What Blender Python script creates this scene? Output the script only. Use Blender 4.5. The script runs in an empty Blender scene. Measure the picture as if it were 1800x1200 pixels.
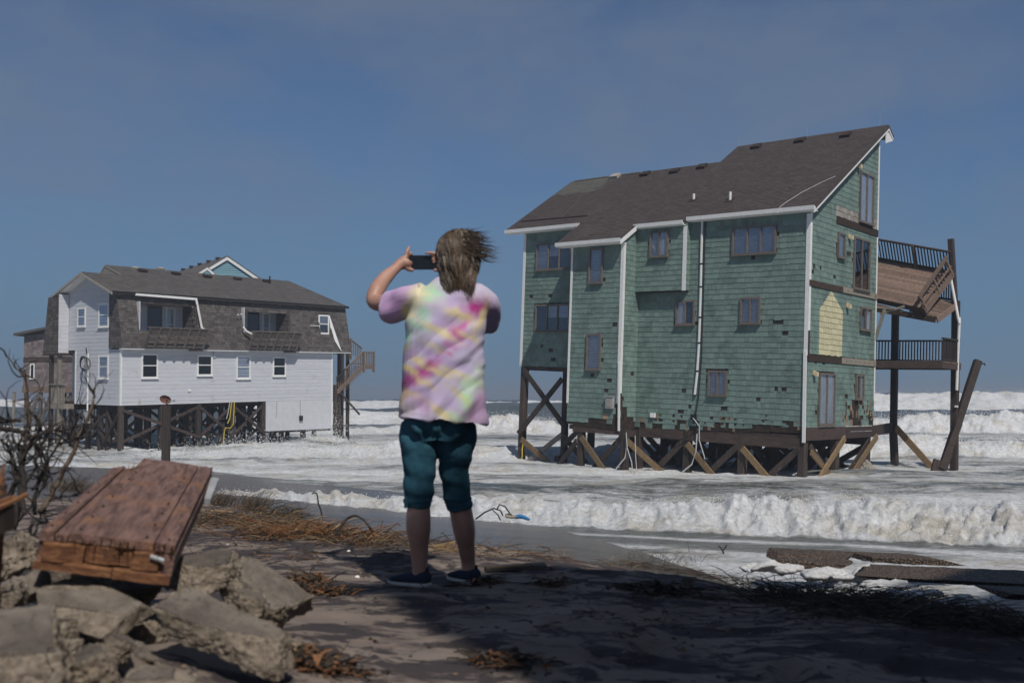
import bpy, math, random
import numpy as np
from mathutils import Vector, Matrix, Euler

# ---------------------------------------------------------------- camera, sky, sun, exposure
SC = bpy.context.scene
COL = SC.collection
CAM_H = 2.9
PITCH = math.atan(99.0 / 1750.0)
cam_d = bpy.data.cameras.new('camera')
cam = bpy.data.objects.new('camera', cam_d)
COL.objects.link(cam)
cam.location = (0, 0, CAM_H)
cam.rotation_euler = (math.pi / 2 + PITCH, 0, 0)
cam_d.lens, cam_d.sensor_width = 35.0, 36.0
cam_d.clip_start, cam_d.clip_end = 0.05, 9000
cam_d.dof.use_dof = True
cam_d.dof.focus_distance = 40.0
cam_d.dof.aperture_fstop = 4.2
SC.camera = cam

SUN_EL, SUN_TO = math.radians(50), Vector((0.35, -0.937, 0)).normalized()   # sun stands behind the camera, a little to the right
world = bpy.data.worlds.new('World')
SC.world = world
world.use_nodes = True
wn, wl = world.node_tree.nodes, world.node_tree.links
wn.clear()
w_out = wn.new('ShaderNodeOutputWorld')
w_bg = wn.new('ShaderNodeBackground')
w_bg.inputs['Strength'].default_value = 0.072
sky = wn.new('ShaderNodeTexSky')
sky.sky_type = 'NISHITA'
sky.sun_disc = False
sky.sun_elevation = SUN_EL
sky.sun_rotation = math.atan2(SUN_TO.x, SUN_TO.y)
sky.air_density, sky.dust_density, sky.ozone_density = 1.0, 0.6, 2.0
tc = wn.new('ShaderNodeTexCoord')
sep = wn.new('ShaderNodeSeparateXYZ')
wl.new(tc.outputs['Generated'], sep.inputs[0])
def wmath(op, a, b=None, clamp=False):
    n = wn.new('ShaderNodeMath'); n.operation = op; n.use_clamp = clamp
    for i, s in enumerate((a, b)):
        if s is None: continue
        if isinstance(s, (int, float)): n.inputs[i].default_value = s
        else: wl.new(s, n.inputs[i])
    return n.outputs[0]
def wnoise(scale, sx, sy, sz, detail, rough=0.55, off=0.0):
    mp = wn.new('ShaderNodeMapping'); mp.inputs['Scale'].default_value = (sx, sy, sz); mp.inputs['Location'].default_value = (off, off * .7, off * .3)
    wl.new(tc.outputs['Generated'], mp.inputs[0])
    n = wn.new('ShaderNodeTexNoise'); n.inputs['Scale'].default_value = scale; n.inputs['Detail'].default_value = detail
    n.inputs['Roughness'].default_value = rough; n.inputs['Distortion'].default_value = 0.3
    wl.new(mp.outputs[0], n.inputs['Vector'])
    return n.outputs['Fac']
def wmix(fac, a, b):
    n = wn.new('ShaderNodeMix'); n.data_type = 'RGBA'
    if isinstance(fac, (int, float)): n.inputs[0].default_value = fac
    else: wl.new(fac, n.inputs[0])
    for k, s in ((6, a), (7, b)):
        if isinstance(s, tuple): n.inputs[k].default_value = s + (1,)
        else: wl.new(s, n.inputs[k])
    return n.outputs[2]
# thin dusky cloud sheet over a polarised-looking deep blue sky
w_up = wmath('MAXIMUM', sep.outputs[2], 0.0)
w_veil = wmath('MULTIPLY', wmath('POWER', wmath('SUBTRACT', 1.0, w_up, True), 3.0), 0.97)
deep = wmix(wmath('MULTIPLY', w_up, 2.6, True), (1.25, 3.35, 6.2), (0.20, 1.45, 5.2))
base = wmix(w_veil, sky.outputs[0], deep)
n1 = wnoise(3.4, 1, 1, 1.9, 6, 0.5, 5.3)
n2 = wnoise(8.0, 1, 1, 2.0, 7, 0.6, 8.4)
nn = wmath('ADD', wmath('MULTIPLY', n1, 0.72), wmath('MULTIPLY', n2, 0.28))
cf = wmath('MULTIPLY', wmath('MULTIPLY', wmath('SUBTRACT', nn, 0.44), 5.5, True), 0.58)
clouded = wmix(cf, base, (2.55, 3.25, 4.55))
low = wmath('POWER', wmath('SUBTRACT', 1.0, wmath('MULTIPLY', w_up, 4.5), True), 1.6)
hazy = wmix(wmath('MULTIPLY', low, 0.62), clouded, (2.15, 3.6, 4.95))
wl.new(hazy, w_bg.inputs['Color'])
wl.new(w_bg.outputs[0], w_out.inputs[0])

sun_d = bpy.data.lights.new('sun', 'SUN')
sun = bpy.data.objects.new('sun', sun_d)
COL.objects.link(sun)
sun_d.energy, sun_d.angle, sun_d.color = 4.1, math.radians(0.9), (1.0, 0.955, 0.89)
sdir = Vector((SUN_TO.x * math.cos(SUN_EL), SUN_TO.y * math.cos(SUN_EL), math.sin(SUN_EL)))
sun.rotation_euler = sdir.to_track_quat('Z', 'Y').to_euler()
sun.location = sdir * 60

vs = SC.view_settings
vs.view_transform, vs.look, vs.gamma, vs.exposure, vs.use_curve_mapping = 'Standard', 'None', 1.0, -0.30, False
SC.display_settings.display_device = 'sRGB'
SC.render.engine = 'CYCLES'
SC.cycles.use_denoising = True
SC.cycles.max_bounces = 6
SC.cycles.transparent_max_bounces = 12
SC.cycles.sample_clamp_indirect = 4.0

# ---------------------------------------------------------------- helpers
cpt, spt = math.cos(PITCH), math.sin(PITCH)
def ray(x, y):
    dx, dy = (x - 900) / 1750, (y - 600) / 1750
    return Vector((dx, cpt + dy * spt, spt - dy * cpt))
def at(x, y, Y):            # the point at distance Y seen at photo pixel (x, y)
    d = ray(x, y); return Vector((0, 0, CAM_H)) + d * (Y / d.y)
def atz(x, y, z):           # the same, on the level z
    d = ray(x, y); return Vector((0, 0, CAM_H)) + d * ((z - CAM_H) / d.z)

def put(o, parent=None, label=None, cat=None, group=None, kind=None):
    if o.name not in COL.objects: COL.objects.link(o)
    if parent is not None: o.parent = parent
    for k, v in (('label', label), ('category', cat), ('group', group), ('kind', kind)):
        if v: o[k] = v
    return o
def empty(name, M, label, cat, group=None):
    o = bpy.data.objects.new(name, None); o.empty_display_size = .2
    o.matrix_world = M
    return put(o, None, label, cat, group)

class MB:
    def __init__(s): s.v, s.f, s.m, s.t = [], [], [], []
    def add(s, vs, fs, mi=0, tint=None):
        b = len(s.v); s.v.extend(tuple(p) for p in vs)
        t = random.random() if tint is None else tint
        for f in fs: s.f.append(tuple(i + b for i in f)); s.m.append(mi); s.t.append(t)
        return s
    def box(s, x0, x1, y0, y1, z0, z1, mi=0, tint=None):
        vs = [(x, y, z) for x in (x0, x1) for y in (y0, y1) for z in (z0, z1)]
        return s.add(vs, [(0, 1, 3, 2), (4, 6, 7, 5), (0, 4, 5, 1), (2, 3, 7, 6), (0, 2, 6, 4), (1, 5, 7, 3)], mi, tint)
    def beam(s, p, q, w, h, up=(0, 0, 1), mi=0, tint=None, ch=0.12):
        p, q = Vector(p), Vector(q); d = (q - p).normalized(); up = Vector(up)
        if abs(d.dot(up.normalized())) > .98: up = Vector((0, 1, 0))
        a = d.cross(up).normalized(); b = a.cross(d)
        c = ch * min(w, h); hw, hh = w / 2, h / 2
        sec = [(-hw + c, -hh), (hw - c, -hh), (hw, -hh + c), (hw, hh - c), (hw - c, hh), (-hw + c, hh), (-hw, hh - c), (-hw, -hh + c)]
        vs = [e + a * x + b * y for e in (p, q) for x, y in sec]
        fs = [(i, (i + 1) % 8, (i + 1) % 8 + 8, i + 8) for i in range(8)] + [tuple(range(7, -1, -1)), tuple(range(8, 16))]
        return s.add(vs, fs, mi, tint)
    def tube(s, pts, r, n=6, mi=0, tint=None, cap=True):
        pts = [Vector(p) for p in pts]; k = len(pts)
        rs = list(r) if hasattr(r, '__len__') else [r] * k
        vs = []; up = Vector((0.31, 0.17, 0.93))
        for i, p in enumerate(pts):
            d = (pts[min(i + 1, k - 1)] - pts[max(i - 1, 0)])
            d = d.normalized() if d.length > 1e-9 else Vector((0, 0, 1))
            a = d.cross(up)
            if a.length < .05: a = d.cross(Vector((1, 0, 0)))
            a.normalize(); b = d.cross(a); up = b.cross(d) if False else up
            for j in range(n):
                t = 2 * math.pi * j / n; vs.append(p + (a * math.cos(t) + b * math.sin(t)) * rs[i])
        fs = [(i * n + j, i * n + (j + 1) % n, (i + 1) * n + (j + 1) % n, (i + 1) * n + j) for i in range(k - 1) for j in range(n)]
        if cap: fs += [tuple(range(n - 1, -1, -1)), tuple(range((k - 1) * n, k * n))]
        return s.add(vs, fs, mi, tint)
    def prism(s, poly, ext, mi=0, tint=None):     # planar polygon pushed along the vector ext
        poly = [Vector(p) for p in poly]; e = Vector(ext); n = len(poly)
        vs = poly + [p + e for p in poly]
        nrm = sum(((poly[i] - poly[0]).cross(poly[(i + 1) % n] - poly[0]) for i in range(n)), Vector())
        fs = [tuple(range(n - 1, -1, -1)), tuple(range(n, 2 * n))] + [(i, (i + 1) % n, (i + 1) % n + n, i + n) for i in range(n)]
        if nrm.dot(e) < 0: fs = [tuple(reversed(f)) for f in fs]
        return s.add(vs, fs, mi, tint)
    def mesh(s, name, mats, smooth=False):
        me = bpy.data.meshes.new(name); me.from_pydata(s.v, [], s.f)
        for m in (mats if isinstance(mats, (list, tuple)) else [mats]): me.materials.append(m)
        if any(s.m): me.polygons.foreach_set('material_index', s.m)
        at_ = me.attributes.new('tint', 'FLOAT', 'FACE'); at_.data.foreach_set('value', s.t)
        if smooth: me.polygons.foreach_set('use_smooth', [True] * len(s.f))
        me.update(); return me
    def obj(s, name, mats, parent=None, smooth=False, **kw):
        return put(bpy.data.objects.new(name, s.mesh(name, mats, smooth)), parent, **kw)

def mesh_np(name, V, Fq, mats, smooth=True):
    me = bpy.data.meshes.new(name); V = np.ascontiguousarray(V, dtype=np.float32); Fq = np.ascontiguousarray(Fq, dtype=np.int32)
    k = Fq.shape[1]
    me.vertices.add(len(V)); me.vertices.foreach_set('co', V.ravel())
    me.loops.add(Fq.size); me.loops.foreach_set('vertex_index', Fq.ravel())
    me.polygons.add(len(Fq)); me.polygons.foreach_set('loop_start', np.arange(0, Fq.size, k, dtype=np.int32))
    me.polygons.foreach_set('loop_total', np.full(len(Fq), k, dtype=np.int32))
    for m in (mats if isinstance(mats, (list, tuple)) else [mats]): me.materials.append(m)
    if smooth: me.polygons.foreach_set('use_smooth', np.ones(len(Fq), dtype=bool))
    me.update(calc_edges=True); return me
def grid_faces(nr, nc):
    i = np.arange(nr - 1)[:, None] * nc + np.arange(nc - 1)[None, :]
    return np.stack([i, i + 1, i + nc + 1, i + nc], -1).reshape(-1, 4)

_T = np.random.RandomState(7).rand(512, 512)
def vnoise(x, y):
    xi, yi = np.floor(x).astype(int), np.floor(y).astype(int); fx, fy = x - xi, y - yi
    fx, fy = fx * fx * fx * (fx * (fx * 6 - 15) + 10), fy * fy * fy * (fy * (fy * 6 - 15) + 10)
    g = lambda a, b: _T[a & 511, b & 511]
    return (g(xi, yi) * (1 - fx) + g(xi + 1, yi) * fx) * (1 - fy) + (g(xi, yi + 1) * (1 - fx) + g(xi + 1, yi + 1) * fx) * fy
def fbm(x, y, o=4, gain=.5, lac=2.03):
    r, a, t = 0, 1.0, 0.0
    for k in range(o):
        r = r + a * vnoise(x + 17.3 * k, y - 9.1 * k); t += a; a *= gain; x, y = x * lac, y * lac
    return r / t
def sstep(a, b, x):
    t = np.clip((x - a) / (b - a), 0, 1); return t * t * (3 - 2 * t)
_T3 = np.random.RandomState(11).rand(64, 64, 64)
def vnoise3(p):
    i = np.floor(p).astype(int); f = p - i; f = f * f * (3 - 2 * f); r = 0
    for dx in (0, 1):
        for dy in (0, 1):
            for dz in (0, 1):
                w = (f[:, 0] if dx else 1 - f[:, 0]) * (f[:, 1] if dy else 1 - f[:, 1]) * (f[:, 2] if dz else 1 - f[:, 2])
                r = r + w * _T3[(i[:, 0] + dx) & 63, (i[:, 1] + dy) & 63, (i[:, 2] + dz) & 63]
    return r
def fbm3(p, o=4, gain=.5):
    r, a, t = 0, 1.0, 0.0
    for k in range(o): r = r + a * vnoise3(p + 13.7 * k); t += a; a *= gain; p = p * 2.03
    return r / t

# ---------------------------------------------------------------- materials
class NT:
    def __init__(s, name):
        s.mat = bpy.data.materials.new(name); s.mat.use_nodes = True
        s.t = s.mat.node_tree; s.n, s.l = s.t.nodes, s.t.links; s.b = s.n['Principled BSDF']
    def new(s, ty, **kw):
        n = s.n.new(ty)
        for k, v in kw.items(): setattr(n, k, v)
        return n
    def setin(s, sock, v):
        if hasattr(v, 'is_linked') or hasattr(v, 'links'): s.l.new(v, sock)
        elif isinstance(v, tuple) and len(v) == 3 and sock.type == 'RGBA': sock.default_value = v + (1,)
        else: sock.default_value = v
    def math(s, op, a, b=None, clamp=False):
        n = s.new('ShaderNodeMath', operation=op, use_clamp=clamp)
        s.setin(n.inputs[0], a)
        if b is not None: s.setin(n.inputs[1], b)
        return n.outputs[0]
    def mix(s, f, a, b, mode='MIX'):
        n = s.new('ShaderNodeMix', data_type='RGBA', blend_type=mode)
        s.setin(n.inputs[0], f); s.setin(n.inputs[6], a); s.setin(n.inputs[7], b); return n.outputs[2]
    def coord(s, scale=(1, 1, 1), rnd=True, rot=(0, 0, 0)):
        c = s.new('ShaderNodeTexCoord').outputs['Object']
        if rnd:
            oi = s.new('ShaderNodeObjectInfo')
            v = s.new('ShaderNodeVectorMath', operation='SCALE'); v.inputs[0].default_value = (37, 71, 53); s.l.new(oi.outputs['Random'], v.inputs['Scale'])
            a = s.new('ShaderNodeVectorMath', operation='ADD'); s.l.new(c, a.inputs[0]); s.l.new(v.outputs[0], a.inputs[1]); c = a.outputs[0]
        m = s.new('ShaderNodeMapping'); m.inputs['Scale'].default_value = scale; m.inputs['Rotation'].default_value = rot
        s.l.new(c, m.inputs[0]); return m.outputs[0]
    def noise(s, co, scale, detail=4, rough=.55, dist=0):
        n = s.new('ShaderNodeTexNoise'); s.l.new(co, n.inputs['Vector'])
        n.inputs['Scale'].default_value, n.inputs['Detail'].default_value = scale, detail
        n.inputs['Roughness'].default_value, n.inputs['Distortion'].default_value = rough, dist
        return n.outputs['Fac']
    def ramp(s, f, lo, hi):
        n = s.new('ShaderNodeMapRange', interpolation_type='SMOOTHSTEP'); s.setin(n.inputs['Value'], f)
        n.inputs['From Min'].default_value, n.inputs['From Max'].default_value = lo, hi; return n.outputs[0]
    def attr(s, name):
        return s.new('ShaderNodeAttribute', attribute_name=name)
    def bump(s, h, strength, dist=.02):
        n = s.new('ShaderNodeBump'); n.inputs['Strength'].default_value = strength; n.inputs['Distance'].default_value = dist
        s.l.new(h, n.inputs['Height']); s.l.new(n.outputs[0], s.b.inputs['Normal'])

def mat(name, c1, c2, sc=(1, 1, 1), ns=6, rough=.75, bump=.3, bd=.01, tint=.25, stain=None, stain_sc=1.2, stain_lo=.55, spec=.3, detail=5, rnd=True):
    """weathered surface: two-colour grain, per-piece lightness, optional stain patches"""
    k = NT(name); co = k.coord(sc, rnd); n = k.noise(co, ns, detail, .6, .2)
    col = k.mix(k.ramp(n, .3, .7), c1, c2)
    if tint:
        oi = k.new('ShaderNodeObjectInfo').outputs['Random']; r = k.math('FRACT', k.math('ADD', oi, k.attr('tint').outputs['Fac']))
        f = k.math('ADD', k.math('MULTIPLY', k.math('SUBTRACT', r, .5), 2 * tint), 1.0)
        hv = k.new('ShaderNodeHueSaturation'); k.l.new(f, hv.inputs['Value']); k.l.new(col, hv.inputs['Color']); col = hv.outputs[0]
    if stain:
        st = k.noise(k.coord((1, 1, 1), False), stain_sc, 6, .65, .4); col = k.mix(k.ramp(st, stain_lo, stain_lo + .18), col, stain)
    k.l.new(col, k.b.inputs['Base Color']); k.b.inputs['Roughness'].default_value = rough
    k.b.inputs['Specular IOR Level'].default_value = spec
    if bump: k.bump(n, bump, bd)
    return k.mat

M_ = {}
M_['gshingle'] = mat('green_shingle_paint', (.138, .205, .178), (.182, .256, .226), (9, 9, 1.6), 3, .8, .35, .006, .13, (.112, .160, .140), 1.1, .48)
M_['cream'] = mat('cream_shingle_paint', (.50, .46, .28), (.60, .55, .36), (9, 9, 1.6), 3, .8, .3, .006, .10)
M_['bareshingle'] = mat('bare_cedar_shingle', (.20, .13, .085), (.34, .24, .17), (12, 12, 2), 4, .85, .4, .006, .3)
M_['greyshingle'] = mat('weathered_grey_shingle', (.24, .22, .19), (.36, .33, .29), (12, 12, 2), 4, .85, .4, .006, .2)
M_['underlay'] = mat('tar_paper', (.018, .014, .012), (.055, .036, .026), (1, 1, 1), 5, .9, .3, .01, 0, (.12, .06, .035), 2.2, .62)
M_['roof'] = mat('brown_asphalt_shingle', (.052, .041, .038), (.082, .065, .06), (1, 1, 1), 14, .9, .5, .006, .17, (.095, .085, .078), .35, .6)
M_['roofpatch'] = mat('worn_roof_felt', (.085, .082, .07), (.12, .115, .10), (1, 1, 1), 7, .9, .4, .006, .12)
M_['wroof'] = mat('grey_asphalt_shingle', (.080, .072, .066), (.118, .107, .098), (1, 1, 1), 14, .9, .5, .006, .22, (.13, .12, .11), .5, .62)
M_['mansard'] = mat('grey_brown_mansard_shingle', (.068, .060, .056), (.120, .105, .097), (1, 1, 1), 9, .9, .5, .008, .33)
M_['trim'] = mat('white_painted_trim', (.72, .72, .70), (.80, .80, .78), (1, 1, 1), 8, .6, .1, .004, .04, (.50, .46, .40), 2.5, .66)
M_['siding'] = mat('white_vinyl_siding', (.53, .54, .58), (.60, .61, .64), (.4, .4, 4), 3, .5, .05, .004, .04, (.45, .43, .39), 1.5, .57)
M_['panel'] = mat('white_panel', (.56, .57, .60), (.61, .62, .65), (1, 1, 1), 3, .5, .05, .004, .02, (.52, .50, .46), 1.6, .66)
M_['pile'] = mat('dark_wet_pile_wood', (.034, .025, .021), (.072, .054, .045), (7, 7, .7), 3, .8, .5, .02, .25, (.018, .013, .011), .9, .56)
M_['rim'] = mat('dark_rim_joist', (.046, .031, .027), (.085, .058, .050), (1, 4, 7), 2.5, .8, .5, .01, .2, (.02, .014, .012), 1.3, .55)
M_['newwood'] = mat('yellow_pine_brace', (.15, .10, .052), (.24, .165, .088), (4, 4, 4), 3, .75, .4, .01, .2, (.11, .07, .035), 2.0, .6)
M_['greywood'] = mat('grey_bleached_wood', (.19, .165, .135), (.30, .27, .22), (2, 6, 6), 3, .85, .4, .01, .2, (.09, .07, .05), 2.0, .6)
M_['oldrail'] = mat('old_grey_railing', (.085, .072, .062), (.15, .13, .115), (2, 6, 6), 3, .85, .4, .01, .2)
M_['rot'] = mat('rotten_ledger_wood', (.020, .015, .012), (.085, .055, .038), (3, 3, 9), 4, .95, .9, .03, .2, (.22, .19, .16), 4.0, .66)
M_['deck'] = mat('brown_deck_board', (.135, .090, .068), (.21, .145, .112), (5, 5, 5), 2.5, .8, .4, .008, .28, (.08, .055, .042), 2.5, .58)
M_['stairwood'] = mat('tan_stair_wood', (.14, .098, .075), (.21, .155, .122), (5, 5, 5), 2.5, .8, .4, .008, .2)
M_['rail'] = mat('dark_rail_wood', (.022, .017, .016), (.05, .037, .031), (4, 4, 4), 3, .8, .4, .008, .2)
M_['wframe'] = mat('brown_grey_window_frame', (.13, .108, .092), (.18, .155, .135), (2, 2, 2), 5, .6, .15, .004, .06)
M_['black'] = mat('black_plastic', (.012, .012, .013), (.022, .022, .024), (1, 1, 1), 8, .5, .1, .003, .05)
M_['grey'] = mat('grey_metal', (.30, .31, .32), (.42, .43, .44), (1, 1, 1), 8, .45, .1, .003, .05)
M_['blind'] = mat('pale_window_blind', (.36, .37, .40), (.44, .45, .48), (1, 1, 1), 3, .7, 0, .01, .05)
M_['curtain'] = mat('pale_curtain', (.45, .45, .44), (.55, .55, .53), (1, 1, 1), 3, .9, 0, .01, .05)
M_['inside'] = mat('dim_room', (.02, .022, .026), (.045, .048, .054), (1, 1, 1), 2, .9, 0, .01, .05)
M_['cedar'] = mat('brown_cedar_shingle', (.135, .108, .108), (.20, .165, .160), (6, 6, 2), 4, .85, .4, .006, .28)
M_['bsiding'] = mat('blue_lap_siding', (.16, .30, .36), (.19, .34, .40), (.5, .5, 4), 3, .6, .05, .004, .05)
M_['yellow'] = mat('yellow_cable', (.50, .38, .04), (.6, .46, .06), (1, 1, 1), 8, .6, 0, .01, .05)
M_['cable'] = mat('pale_cable', (.40, .40, .40), (.5, .5, .5), (1, 1, 1), 8, .6, 0, .01, .05)
M_['lamp'] = mat('cream_lamp_housing', (.55, .45, .28), (.62, .52, .34), (1, 1, 1), 8, .6, 0, .01, .05)

def glass(name, tint, rough=.03):
    k = NT(name); k.n.remove(k.b)
    tr = k.new('ShaderNodeBsdfTransparent'); tr.inputs[0].default_value = tint + (1,)
    gl = k.new('ShaderNodeBsdfGlossy'); gl.inputs['Roughness'].default_value = rough; gl.inputs['Color'].default_value = (.9, .93, 1, 1)
    lw = k.new('ShaderNodeLayerWeight'); lw.inputs[0].default_value = .5; fr = k.new('ShaderNodeMath', operation='MULTIPLY_ADD'); k.l.new(k.math('POWER', lw.outputs['Facing'], 3.0), fr.inputs[0]); fr.inputs[1].default_value = .75; fr.inputs[2].default_value = .07
    mx = k.new('ShaderNodeMixShader'); k.l.new(fr.outputs[0], mx.inputs[0]); k.l.new(tr.outputs[0], mx.inputs[1]); k.l.new(gl.outputs[0], mx.inputs[2])
    k.l.new(mx.outputs[0], k.n['Material Output'].inputs['Surface']); return k.mat
M_['glass'] = glass('window_glass', (.90, .93, .97))
M_['darkglass'] = glass('dark_window_glass', (.16, .22, .24))
# ---------------------------------------------------------------- ground
BX = np.array([-40, -12, -5.9, -3.4, -.86, .75, 1.9, 2.5, 4.5, 9, 30.])
BY = np.array([30, 19, 13.2, 10.9, 7.7, 6.5, 5.5, 4.8, 2.6, -2, -22.])
def brow(X): return np.interp(X, BX, BY)
def ground_z(X, Y, fine=True):
    t = (Y - brow(X)) * .72
    top = 2.02 - .035 * (Y - 4.7) + .05 * (fbm(X * .5 + 3, Y * .5, 3) - .5) * 2
    top = top - .055 * np.clip(X - .3, 0, 4) - .02 * np.clip(-2.5 - X, 0, 6)
    top = top + .22 * np.exp(-((X + 1.5) ** 2 / 1.1 + (Y - 2.3) ** 2 / 1.3))
    top = top - .10 * sstep(-1.1, 0, t) * (1 - .4 * sstep(1, -3, X))
    scarp = top - .62 * sstep(-.05, 1.1, t) - .18 * sstep(.6, 2.6, t)
    low = .98 - .055 * (t - 2) - .0016 * np.clip(t - 2, 0, 99) ** 2 - .26 * sstep(.5, 4, X) + .05 * (fbm(X * .4, Y * .4, 3) - .5)
    z = np.where(t < 0, scarp, np.maximum(scarp * (1 - sstep(1.2, 4.2, t)) + low * sstep(1.2, 4.2, t), low))
    z = np.maximum(z, -5.0)
    if fine:
        w = 1 - sstep(-.2, 1.5, t)
        z = z + w * (.035 * (fbm(X * 3.1, Y * 3.1, 4) - .5) + .012 * (fbm(X * 14, Y * 14, 3) - .5) + .03 * np.clip(fbm(X * 5 + 9, Y * 5, 2) - .6, 0, 1))
        rip = np.sin((Y * 9 + X * 2 + 3 * fbm(X * .8, Y * .8, 2)) * 1.6)
        z = z + w * .005 * rip
        r = np.random.RandomState(31)
        for i in range(110 if np.size(X) > 5000 else 0):
            fx, fy, a = r.uniform(-2.6, 3.4), r.uniform(2.0, 8.0), r.uniform(0, 3.14); m = (np.abs(X - fx) < .3) & (np.abs(Y - fy) < .3)
            if not m.any(): continue
            dx, dy = X[m] - fx, Y[m] - fy; u, v = (dx * np.cos(a) + dy * np.sin(a)) / .12, (-dx * np.sin(a) + dy * np.cos(a)) / .055; d = np.sqrt(u * u + v * v)
            z[m] += w[m] * (-.022 * np.exp(-d ** 4) + .010 * np.exp(-((d - 1.35) / .3) ** 2))
    return z
def gz(x, y): return float(ground_z(np.array([float(x)]), np.array([float(y)]))[0])

# beach sheet: fine near the camera, coarse to the horizon on the land side
def axis(lo, hi, flo, fhi, step, grow=1.18):
    a = list(np.arange(flo, fhi, step)); s = step
    while a[-1] < hi: s *= grow; a.append(a[-1] + s)
    s = step; b = [flo]
    while b[-1] > lo: s *= grow; b.append(b[-1] - s)
    return np.array(b[:0:-1] + a)
gx, gy = axis(-1400, 1400, -7, 7, .035), axis(-1400, 45, .8, 20, .04)
GX, GY = np.meshgrid(gx, gy); GZ = ground_z(GX, GY)
me = mesh_np('beach_sand', np.stack([GX, GY, GZ], -1).reshape(-1, 3), grid_faces(*GX.shape), [])
k = NT('beach_sand')
co = k.new('ShaderNodeTexCoord').outputs['Object']
def kmap(s, loc=(0, 0, 0)):
    m = k.new('ShaderNodeMapping'); m.inputs['Scale'].default_value = s; m.inputs['Location'].default_value = loc; k.l.new(co, m.inputs[0]); return m.outputs[0]
grain = k.noise(kmap((1, 1, 1)), 90, 4, .7)
tan = k.mix(k.ramp(k.noise(kmap((1, 1, 1)), 2.2, 5), .3, .7), (.195, .150, .118), (.29, .235, .19))
tan = k.mix(k.math('MULTIPLY', grain, .5), tan, (.12, .09, .08))
streak = k.noise(kmap((.55, 1.6, 1)), 2.2, 9, .66, .45)
blot = k.noise(kmap((1, 1.3, 1), (4, 1, 0)), 4.2, 8, .70, .25)
dark = k.math('MAXIMUM', k.ramp(streak, .49, .56), k.ramp(blot, .50, .56))
col = k.mix(k.math('MULTIPLY', dark, .92), tan, (.036, .028, .031))
geo = k.new('ShaderNodeNewGeometry'); sx = k.new('ShaderNodeSeparateXYZ'); k.l.new(geo.outputs['Position'], sx.inputs[0])
wet = k.math('SUBTRACT', 1.0, k.ramp(sx.outputs[2], 1.0, 1.5))
wetcol = k.mix(k.ramp(k.noise(kmap((.3, 1.6, 1)), 3, 6), .35, .7), (.115, .10, .088), (.055, .048, .046))
col = k.mix(wet, col, wetcol)
k.l.new(col, k.b.inputs['Base Color'])
k.l.new(k.math('SUBTRACT', .93, k.math('MULTIPLY', wet, .68)), k.b.inputs['Roughness'])
k.b.inputs['Specular IOR Level'].default_value = .35
k.bump(k.math('ADD', grain, k.math('MULTIPLY', k.noise(kmap((1, 1, 1)), 26, 5, .6), 1.6)), .55, .012)
me.materials.append(k.mat)
put(bpy.data.objects.new('beach_sand', me), kind='structure')

# sea haze: one even body of pale air round everything
hz = MB().box(-2700, 2700, -1500, 3300, -7, 16.5)
k = NT('sea_haze'); k.n.remove(k.b); pv = k.new('ShaderNodeVolumePrincipled'); pv.inputs['Color'].default_value = (.80, .89, 1, 1); pv.inputs['Density'].default_value = .0016; pv.inputs['Anisotropy'].default_value = .25
k.l.new(pv.outputs[0], k.n['Material Output'].inputs['Volume'])
hz.obj('haze', k.mat, kind='stuff')
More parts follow.
